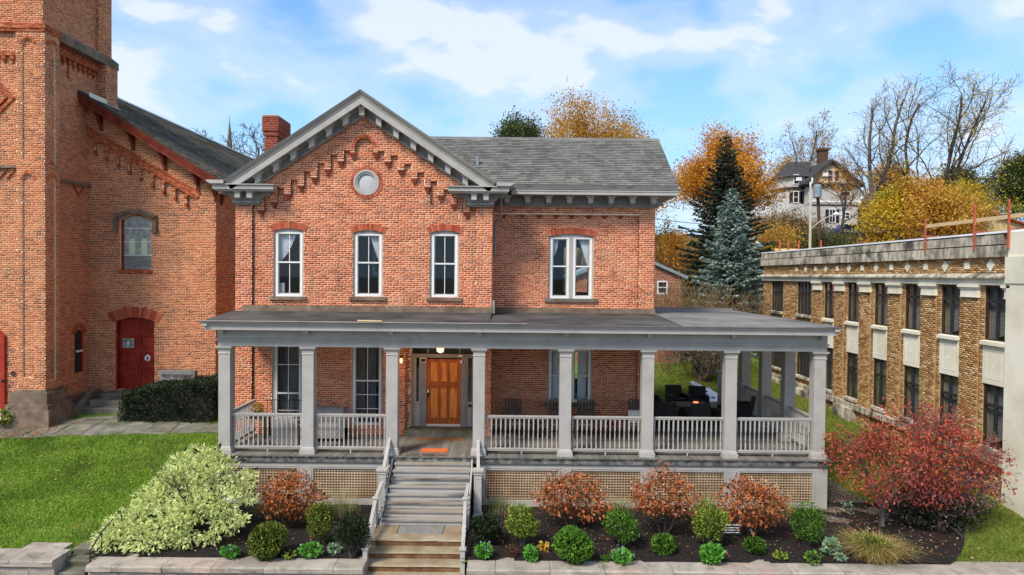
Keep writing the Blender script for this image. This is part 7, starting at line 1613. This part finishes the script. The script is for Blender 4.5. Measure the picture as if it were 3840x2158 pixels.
for px, Y, rz, lab in ((2541, 27.6, 12, 'black wicker armchair facing the street at the back left of the fire table'), (2617, 27.4, -10, 'black wicker armchair facing the street at the back right of the fire table'), (2613, 24.4, 183, 'black wicker armchair seen from behind, nearest the front railing'), (2698, 25.0, 215, 'black wicker armchair seen from behind beside the porch column'), (2782, 25.8, 255, 'black wicker armchair right of the porch column, turned to the side'), (2500, 24.6, 160, 'black wicker armchair seen from behind beside the wing corner column')):
    c = copy_tree(wp); c.location = wloc(px, 1500, Y); c.rotation_euler.z = R(rz); c['label'] = lab
t = thing('fire_table', 'low grey topped fire table among the black wicker armchairs', 'table', wloc(2590, 1530, 25.9)); L_('table_top', MB().box(-.62, .62, -.42, .42, .50, .55), 'sofa', t); L_('base', MB().box(-.52, .52, -.34, .34, 0, .499), 'wicker', t)
t = thing('glass_lantern', 'small amber glowing bowl on the fire table', 'lantern', (ax(2615, 25.8), 25.75, DZ + .552)); L_('bowl', MB().lathe(0, 0, [(.05, 0), (.09, .04), (.10, .1), (.09, .101)], 12), 'redglow', t)
# ---- cornhole boards on the grass behind the porch
for (px, py, Y, rz, lab, hole) in ((2668, 1484, 30.6, 24, 'white bean bag board with a round hole and blue emblem behind the porch', 1), (2640, 1480, 32.4, 70, 'second white bean bag board behind the wicker armchairs', 0)):
    X_ = ax(px, Y, py); t = thing('bean_bag_board', lab, 'game board', (X_, Y, gz(X_, Y) + .62), 'white game boards on the lawn', R(rz)); m = MB()
    w_, l_ = .38, .68; hc = [(.08 * math.cos(a), .42 + .08 * math.sin(a)) for a in np.linspace(0, 2 * math.pi, 13)[:-1]]
    m.box(-w_, w_, -l_, l_, .0, .05); o = L_('board', m, 'wmem', t); L_('hole', MB().prism_z(hc, .0515, .054), 'black', t)
    L_('emblem', MB().prism_z([(.12 * math.cos(a) * (1 + .25 * math.sin(3 * a)), -.1 + .1 * math.sin(a)) for a in np.linspace(0, 6.283, 15)[:-1]], .0515, .0535), 'blue', t) if hole else None
    for sx_ in (-1, 1):
        for sy in (-1, 1): L_('leg', MB().box(sx_ * .28 - .02, sx_ * .28 + .02, sy * .55 - .02, sy * .55 + .02, -.6, -.001), 'wmem', t)
    t.rotation_euler = (R(24), 0, t.rotation_euler.z)
# ---- loveseat, armchair and plant table on the left
def sofa_(loc, rz, wd, label, name, cat):
    t = thing(name, label, cat, loc, None, rz); h = wd / 2
    L_('base', MB().box(-h, h, -.42, .40, .12, .40), 'sofa', t)
    n = 2 if wd > 1.2 else 1
    for i in range(n):
        a, b = -h + .16 + (wd - .32) * i / n + .006, -h + .16 + (wd - .32) * (i + 1) / n - .006
        L_('seat_cushion', MB().prism_x([(-.42, .41), (.2, .41), (.2, .55), (-.36, .56), (-.43, .52)], a, b), 'sofa', t); L_('back_cushion', MB().prism_x([(.14, .56), (.34, .52), (.42, .94), (.36, .99), (.24, .96)], a, b), 'sofa', t)
    for s in (-1, 1): L_('arm', MB().prism_y([(s * h, .12), (s * (h - .15), .12), (s * (h - .15), .64), (s * (h - .06), .69), (s * h, .64)], -.44, .40), 'sofa', t)
    for sx_ in (-1, 1):
        for y in (-.36, .34): L_('leg', MB().box(sx_ * (h - .06) - .03, sx_ * (h - .06) + .03, y - .03, y + .03, 0, .12), 'black', t)
    L_('back_frame', MB().prism_x([(.36, .12), (.46, .12), (.5, .9), (.44, .92)], -h, h), 'sofa', t); return t
sofa_((ax(1205, 22.0, 1560), 22.05, DZ), 0, 1.62, 'grey two seat sofa with back cushions between the porch windows', 'loveseat', 'sofa')
sofa_((ax(1092, 21.2, 1600), 21.25, DZ), R(172), .86, 'grey armchair turned from the street behind the left railing', 'armchair', 'chair')
X_ = ax(972, 22.2, 1560); t = thing('plant_table', 'small dark table at the left porch rail', 'table', (X_, 22.2, DZ)); L_('table_top', MB().box(-.3, .3, -.25, .25, .66, .70), 'black', t)
for sx_ in (-1, 1):
    for sy in (-1, 1): L_('leg', MB().box(sx_ * .26 - .02, sx_ * .26 + .02, sy * .21 - .02, sy * .21 + .02, 0, .66), 'black', t)
t = thing('potted_flowers', 'pot of yellow flowers on the small table at the left porch rail', 'plant', (X_ - .05, 22.15, DZ + .70)); L_('pot', MB().lathe(0, 0, [(.08, 0), (.11, .16), (.12, .17)], 10), 'stone', t); P, d = blob(150, .2, .2, .15, .3, .2, .5); crown(t, P, d, (.05, .09), 'yel', .8)
t = thing('window_guard', 'black metal guard rail standing before the tall left porch window', 'railing', (F1.c, YW - .12, DZ)); 
L_('rail', MB().tube([(-.58, 0, 1.17), (.58, 0, 1.17)], .014, 6), 'black', t); L_('lower_rail', MB().tube([(-.58, 0, .12), (.58, 0, .12)], .012, 6), 'black', t)
for i in range(11): L_('bar', MB().tube([(-.58 + .116 * i, 0, .0 if i in (0, 10) else .12), (-.58 + .116 * i, 0, 1.17)], .008 if i not in (0, 10) else .012, 4), 'black', t)
# ---- door mats
a, b = ax(1559, 22.1, 1625), ax(1741, 22.1, 1625); t = thing('door_mat', 'long brown coir mat with dark lettering at the front door step', 'mat', ((a + b) / 2, 22.15, DZ + .003)); hw_ = (b - a) / 2
L_('mat', MB().box(-hw_, hw_, -.17, .17, 0, .014), 'matb', t); m = MB(); xx = -hw_ + .12
for wl in (9, 10):
    for k in range(wl): m.box(xx, xx + .045, -.035, .035, .0145, .016); m.box(xx + .01, xx + .03, -.02, .02, .0161, .0165); xx += (2 * hw_ - .34) / 19
    xx += .08
L_('lettering', m, 'black', t)
t = thing('door_mat', 'small orange mat at the head of the wooden stairs', 'mat', (ax(1629, 20.75, 1668), 20.72, DZ + .003), None, R(2)); L_('mat', MB().prism_z([(-.42, -.22), (.40, -.22), (.42, .2), (-.37, .22)], 0, .015), 'mato', t); L_('border', MB().box(-.38, .38, -.19, -.17, .0151, .0165), 'matb', t)
# ---- carved church sign
xs0, xs1 = ax(598, 26.9, 1420), ax(731, 26.9, 1420); zt_ = az(1391, 26.9, 660); g0 = gz(-13, 26.9)
t = thing('carved_sign', 'grey stone sign carved with FIRST REFORMED behind the yew hedge', 'sign', ((xs0 + xs1) / 2, 27.6, g0)); yy = -.1
L_('slab', MB().box(-(xs1 - xs0) / 2, (xs1 - xs0) / 2, -.12, .12, .2, zt_ - g0), 'gsign', t); L_('foot', MB().box(-(xs1 - xs0) / 2 - .1, (xs1 - xs0) / 2 + .1, -.2, .2, 0, .199), 'gsign', t)
def text(body, size, parent, loc, mat, rot=(R(90), 0, 0), w_=None):
    c = bpy.data.curves.new('lettering', 'FONT'); c.body = body; c.size = size; c.align_x = 'CENTER'; c.align_y = 'CENTER'; c.extrude = .004; c.materials.append(MAT[mat]); c.offset = .004
    q = bpy.data.objects.new('lettering', c); COL.objects.link(q); bpy.context.view_layer.update(); me = bpy.data.meshes.new_from_object(q); bpy.data.objects.remove(q); o = bpy.data.objects.new('lettering', me); COL.objects.link(o); o.parent = parent; o.location = loc; o.rotation_euler = rot; o.scale.x = w_ or 1; return o
text('"FIRST REFORMED"', .19, t, (0, -.124, zt_ - g0 - .22), 'letter', w_=.78)
t.location.y = 27.0
# ---- garden sign
X_, Y_, z_ = ground_at(2755, 2020); z_ = gz(X_, Y_) + .04
t = thing('garden_sign', 'small black sign with white lines of writing under the last hydrangea', 'sign', (X_ + .0, Y_ - .1, z_)); m = MB(); m.box(-.27, .27, -.012, .012, .08, .32); L_('panel', m, 'black', t); L_('frame', MB().box(-.28, .28, -.016, .016, .321, .345), 'white', t); 
for s in (-1, 1): L_('stake', MB().box(s * .2 - .012, s * .2 + .012, .013, .03, -.1, .3), 'black', t)
m = MB()
for r_ in range(3):
    xx = -.22
    while xx < .2: wd = random.uniform(.015, .035); m.box(xx, xx + wd, -.0155, -.0125, .265 - r_ * .06 - .012, .265 - r_ * .06 + .012); xx += wd + random.choice((.008, .008, .025))
L_('lettering', m, 'wletter', t); t.rotation_euler = (R(-12), 0, 0)
x_, y_, z_ = ground_at(2845, 2024); t = thing('stake', 'leaning white stake beside the garden sign', 'stake', (x_, y_, z_)); L_('stake', MB().box(-.03, .03, -.01, .01, -.1, .26), 'white', t); t.rotation_euler = (0, R(-28), 0)
t = thing('hand_rail', 'thin black iron hand rail beside the small side steps', 'railing', (ax(372, 16.5, 2060), 16.5, 0)); L_('rail', MB().tube([(0, -.35, -.5), (0, -.35, .35), (.0, .1, .62), (.12, .7, .95), (.18, .72, .3)], .018, 6), 'black', t); L_('post', MB().tube([(0, .1, -.1), (0, .1, .6)], .016, 6), 'black', t)

# ================================================================== FAR BUILDINGS AND POLES
def far_window(parent, x0, x1, z0, z1, y, mull=1, shutter=None, frame='white'):
    w_ = x1 - x0; f = .09; m = MB(); m.box(x0 - f, x1 + f, y - .09, y + .02, z1, z1 + f); m.box(x0 - f, x1 + f, y - .1, y + .02, z0 - f, z0); m.box(x0 - f, x0, y - .09, y + .02, z0, z1); m.box(x1, x1 + f, y - .09, y + .02, z0, z1); o = m.build('window', frame, parent)
    MB().box(x0, x1, y - .03, y + .01, z0, z1).build('pane', 'dglass' if False else 'black', o); m = MB(); m.box(x0, x1, y - .06, y - .031, (z0 + z1) / 2 - .03, (z0 + z1) / 2 + .03)
    for k in range(1, mull + 1): xx = x0 + w_ * k / (mull + 1); m.box(xx - .025, xx + .025, y - .065, y - .032, z0, z1)
    m.build('sash', frame, o)
    if shutter:
        for a, b in ((x0 - f - .45, x0 - f), (x1 + f, x1 + f + .45)): MB().box(a, b, y - .07, y + .01, z0, z1).build('shutter', shutter, o)
YH = 90.0; X0, X1 = ax(3034, YH, 750), ax(3228, YH, 750); XA, ZA = at(3115, 598, YH); ZE = az(689, YH, 3130); ZB = az(870, YH, 3130)
hh = thing('hillside_house', 'grey clapboard house with dark roof and tan gable on the hill above the trees', 'house', ((X0 + X1) / 2, YH + 3, ZB))
m = MB(); m.box(X0, X1, YH, YH + 8, ZB - 1, ZE - .3); m.build('wall', 'siding', hh)
xl, xr = ax(3012, YH, 690), ax(3236, YH, 690); zr = lambda x: ZA - (ZA - ZE) * abs(x - XA) / ((XA - xl) if x < XA else (xr - XA))
MB().prism_y([(X0, ZE), (X1, ZE), (X1, zr(X1) - .15), (XA, ZA - .2), (X0, zr(X0) - .15)], YH + .02, YH + 7.9).build('gable_wall', 'peach', hh)
MB().sweep([(xl, ZE - .1), (XA, ZA), (xr, ZE - .1)], [(-.3, YH - .5), (0, YH - .5), (0, YH + 8.5), (-.3, YH + 8.5)]).build('roof', 'droof', hh)
MB().box(X0 - .2, X1 + .2, YH - .25, YH + .1, ZE - .45, ZE).build('trim_band', 'dframe', hh); z = az(757, YH, 3130); MB().box(X0 - .05, X1 + .05, YH - .08, YH, z - .12, z + .12).build('belt_band', 'white', hh); z = az(768, YH, 3130); MB().box(X0 - .05, X1 + .05, YH - .12, YH, z - .1, z + .02).build('belt_band', 'dframe', hh)
for a, b, c, d_, mu, sh_ in ((3104, 3122, 640, 680, 0, None), (3130, 3147, 640, 680, 0, None), (3152, 3187, 704, 735, 1, None), (3111, 3131, 787, 835, 1, 'black'), (3157, 3184, 798, 820, 1, None)):
    far_window(hh, ax(a, YH, c), ax(b, YH, c), az(d_, YH, 3130), az(c, YH, 3130), YH, mu, sh_)
XB0, XB1 = ax(2940, YH + 1.5, 700), X0 + .3; zt0 = az(655, YH, 2990)
bay = [(XB0, YH + 6), (XB0, YH + 3.6), (XB0 + 1.0, YH + 1.6), (XB1 - .2, YH + 1.6), (XB1 - .2, YH + 6)]
MB().prism_z(bay, ZB - 1, zt0).build('bay_wall', 'siding', hh)
cx_, cy_ = (XB0 + XB1) / 2 + 1.2, YH + 5; top = az(604, YH + 4, 3050); m = MB(); e = [(p[0] + (-.4 if p[0] < cx_ else .4), p[1] - .4, zt0 - .05) for p in bay]
n_ = len(e); m.add(e + [(cx_ - .8, cy_, top), (cx_ + 2.2, cy_, top)], [(0, 1, 5), (1, 2, 5), (2, 3, 6, 5), (3, 4, 6), (4, 0, 5, 6)]); m.build('bay_roof', 'droof', hh)
z = az(700, YH, 2990); MB().prism_z([(p[0] * 1.0 + (-.15 if p[0] < cx_ else .1), p[1] - .2) for p in bay], z - .2, z + .15).build('trim_band', 'dframe', hh)
for a, b, c, d_ in ((2978, 2993, 657, 690), (2976, 2993, 720, 760), (2940 + 78, 3030, 718, 764)): far_window(hh, ax(a, YH + 1.6, c), ax(b, YH + 1.6, c), az(d_, YH + 1.6, 2990), az(c, YH + 1.6, 2990), YH + 1.6, 0, 'black' if c > 700 else None)
c0, c1 = ax(3077, YH + 4, 570), ax(3106, YH + 4, 570); ct_ = az(556, YH + 4, 3090); m = MB(); m.box(c0, c1, YH + 4, YH + 5.2, ZA - 2.5, ct_ - .3); m.box(c0 - .15, c1 + .15, YH + 3.85, YH + 5.35, ct_ - .3, ct_); m.build('chimney', 'pole', hh)
for px_, py_ in ((3012, 667), (3092, 657)): x, z = at(px_, py_, YH); MB().cbox(x, YH - .1 + (1.6 if px_ < 3050 else 0), z, .7, .5, .45).build('air_conditioner', 'white', hh)
xp0, xp1 = ax(3215, YH, 800), ax(3256, YH, 800); m = MB(); zp = az(790, YH, 3230); m.box(xp0, xp1, YH - 1.6, YH + 2, zp, zp + .25); m.build('side_porch_roof', 'droof', hh)
for x in (xp0 + .2, xp1 - .2): MB().box(x - .1, x + .1, YH - 1.4, YH - 1.2, ZB - 1, zp).build('porch_post', 'dframe', hh)
MB().box(xp0, xp1, YH - .2, YH - .1, ZB - 1, zp).build('porch_back', 'dframe', hh)
def plain_house(name, label, px0, px1, py_eave, py_apex, Y, wall, roof, depth=7, wins=(), base=None, apx=None):
    a, b = ax(px0, Y, py_eave), ax(px1, Y, py_eave); ze = az(py_eave, Y, (px0 + px1) / 2); zt_ = az(py_apex, Y, (px0 + px1) / 2); xa = (a + b) / 2 if apx is None else ax(apx, Y, py_apex); zb_ = gz((a + b) / 2, Y) - 1.0
    t = thing(name, label, 'house', ((a + b) / 2, Y + depth / 2, zb_)); MB().prism_y([(a, zb_), (b, zb_), (b, ze), (xa, zt_), (a, ze)], Y, Y + depth).build('wall', wall, t)
    ov = .35; sa = (zt_ - ze) / max(.1, xa - a); sb = (zt_ - ze) / max(.1, b - xa); MB().sweep([(a - ov, ze - ov * sa + .12), (xa, zt_ + .12), (b + ov, ze - ov * sb + .12)], [(-.1, Y - .4), (.08, Y - .4), (.08, Y + depth + .3), (-.1, Y + depth + .3)]).build('roof', roof, t)
    for p0, p1, q0, q1 in wins: far_window(t, ax(p0, Y, q0), ax(p1, Y, q0), az(q1, Y, p0), az(q0, Y, p0), Y, 0)
    return t
plain_house('white_house', 'white house partly hidden between the blue spruce and the grey hillside house', 2838, 2936, 730, 680, 96, 'wsiding', 'droof', wins=((2875, 2893, 735, 768),))
plain_house('white_house', 'white house showing through the yellow trees left of the orange posts', 3300, 3400, 770, 715, 98, 'wsiding', 'droof', wins=((3320, 3335, 790, 815),))
plain_house('white_house', 'pale house behind the yellow tree at the right above the roof rail', 3618, 3716, 760, 716, 90, 'wsiding', 'steel', wins=((3640, 3654, 775, 800),))
plain_house('red_roofed_house', 'tan house with a red roof beyond the tan building roof at the right edge', 3665, 3900, 866, 800, 66, 'peach', 'rroof', apx=3700)
# small brick shed
YS = 42.0; xa, za_ = at(2457, 988, YS); xb, zb_ = at(2568, 1036, YS); slp = (za_ - zb_) / (xb - xa); ridge = xa - 1.6; zr_ = za_ + slp * 1.6; xl_ = ridge - (xb - ridge)
sh_ = thing('brick_shed', 'small brick outbuilding with a sloped roof behind the porch', 'shed', (ridge, YS + 2, gz(9, YS))); g_ = gz(9, YS) - .5
shw = hole_px(2466, 2501, 1056, 1056, 1102, YS); xr_ = xb - .2
m = MB(); wall_sheet(m, front(YS), xl_ + .2, xr_, lambda u: zr_ - slp * abs(u - ridge) - .05, lambda u: g_, [shw], extra=[ridge]); m.quad((xr_, YS, g_), (xr_, YS + 5, g_), (xr_, YS + 5, zb_), (xr_, YS, zb_)); m.build('wall', 'mortar', sh_)
link('brickwork', brick_mesh('brickwork', [(front(YS), brick_rects(lambda v: [(max(xl_ + .2, ridge - (zr_ - v) / slp), min(xr_, ridge + (zr_ - v) / slp))] if zr_ - v > .05 else [], g_ + .5, zr_, [shw]))], 'chim'), sh_, 'stuff')
MB().sweep([(xl_ - .2, zb_ - .06), (ridge, zr_ + .05), (xb + .15, zb_ - .06)], [(-.14, YS - .25), (.04, YS - .25), (.04, YS + 5.2), (-.14, YS + 5.2)]).build('roof', 'steel', sh_)
far_window(sh_, shw.u0 + .05, shw.u1 - .05, shw.v0 + .05, shw.vs - .05, YS + .06, 0)
# steeple far behind
x, z = at(861, 447, 150); gzz = 12; t = thing('steeple', 'slim grey church steeple on the skyline left of the chimney', 'steeple', (x, 150, gzz)); m = MB(); m.lathe(0, 0, [(.75, az(575, 150, 861) - gzz), (.42, (az(575, 150, 861) + z) / 2 - gzz), (.03, z - gzz)], 8); L_('spire', m, 'slate', t); L_('tower', MB().box(-1.2, 1.2, -1.2, 1.2, 0, az(575, 150, 861) - gzz), 'slate', t); L_('finial', MB().tube([(0, 0, z - gzz - .1), (0, 0, z - gzz + .7)], .04, 5), 'black', t)
# utility pole, lamp post and wires
YU = 58.0; t0 = at(3063, 642, YU); b0 = at(3088, 935, YU); t = thing('utility_pole', 'leaning brown wooden utility pole with a blue grey transformer', 'utility pole', (b0[0], YU, gz(b0[0], YU))); gl = t.location
L_('pole', MB().tube([(0, 0, -.5), (t0[0] - b0[0], 0, t0[1] - gl.z)], [.17, .13], 8), 'pole', t)
def rel(px, py): a = at(px, py, YU); return a[0] - gl.x, a[1] - gl.z
x, z = rel(3058, 720); L_('transformer', MB().lathe(x, -.35, [(.28, z - .55), (.34, z - .5), (.34, z + .45), (.26, z + .55)], 12), 'steel', t); x, z = rel(3040, 690)
L_('crossarm', MB().tube([rel(3036, 700)[:1] + (-.1, rel(3036, 700)[1]), rel(3085, 682)[:1] + (-.1, rel(3085, 682)[1])], .06, 5), 'pole', t)
for p in ((3037, 692), (3044, 676)): x, z = rel(*p); L_('insulator', MB().lathe(x, -.1, [(.05, z - .3), (.09, z), (.05, z + .2)], 6), 'wsiding', t)
YL = 55.0; bx_, bz_ = at(3038, 930, YL); t = thing('street_lamp', 'pale straight pole with a white lamp head on a long arm', 'street lamp', (bx_, YL, gz(bx_, YL))); gl2 = t.location
tz = az(700, YL, 3036) - gl2.z; L_('pole', MB().tube([(0, 0, -.5), (-.03, 0, tz)], [.13, .1], 8), 'lpole', t)
a0 = (0, 0, az(860, YL, 3045) - gl2.z); p1 = at(3118, 806, YL); p1 = (p1[0] - gl2.x, -.3, p1[1] - gl2.z); L_('arm', MB().tube([a0, ((a0[0] + p1[0]) / 2, -.15, (a0[2] + p1[2]) / 2 + .15), p1], .04, 6), 'lpole', t); L_('lamp_head', MB().tube([p1, (p1[0] + .25, -.3, p1[2] + .05), (p1[0] + .7, -.3, p1[2] - .05)], [.06, .18, .05], 8), 'wsiding', t)
for i, (pa, pb, yb) in enumerate((((3075, 700), (3880, 940), 40), ((3076, 745), (3900, 1000), 40), ((3060, 755), (2440, 818), 47), ((3060, 800), (2440, 848), 47))):
    A, B = Vector((*at(*pa, YU)[:1], YU, at(*pa, YU)[1])), Vector((at(*pb, yb)[0], yb, at(*pb, yb)[1])); pts = [A.lerp(B, k / 10) - Vector((0, 0, 1.1 * math.sin(math.pi * k / 10))) for k in range(11)]
    tag(MB().tube(pts, .025, 4).build('overhead_wire', 'black'), ('upper black wire running right from the utility pole', 'lower black wire running right from the utility pole', 'upper black wire running left from the utility pole past the spruce', 'lower black wire running left from the utility pole past the spruce')[i], 'wire', 'overhead wires')
# board fence on the hillside
fx0, fx1, YF = ax(3128, 63, 890), ax(3362, 63, 890), 63.0; t = thing('board_fence', 'old dark board fence along the hillside below the grey house', 'fence', ((fx0 + fx1) / 2, YF, gz(22, YF))); zf = az(908, YF, 3250); hgt = az(872, YF, 3250) - zf; fm = MB().box(-.075, .075, -.012, .012, -1.6, 1).mesh('fence_board', 'fenceb'); x = fx0
while x < fx1: o = link('fence_board', fm, t, world=False); o.location = (x - t.location.x, 0, zf - t.location.z); o.scale.z = hgt * random.uniform(.97, 1.02); x += .165
MB().box(fx0, fx1, YF + .013, YF + .07, zf + hgt * .7, zf + hgt * .8).build('fence_rail', 'fenceb', t)
# parked blue car beside the grey house
YCAR = 84; cx0, cz0 = at(3185, 858, YCAR); cz0 = az(886, YCAR, 3185); t = thing('parked_car', 'blue car parked beside the grey hillside house', 'car', (cx0, YCAR, cz0)); L_('body', MB().prism_y([(-2.0, .3), (2.0, .3), (2.05, .7), (1.3, .85), (.9, 1.35), (-.9, 1.4), (-1.6, .9), (-2.05, .8)], -.8, .8), 'blue', t); L_('window', MB().prism_y([(1.1, .9), (.82, 1.28), (-.8, 1.32), (-1.3, .92)], -.815, .815), 'black', t)
for s in (-1, 1):
    for y in (-.72, .72):
        o = L_('wheel', MB().ext([(.31 * math.cos(a), .31 * math.sin(a)) for a in np.linspace(0, 6.283, 13)[:-1]], lambda p, q: (s * 1.25 + p[0], q, .31 + p[1]), y - .1, y + .1), 'black', t)
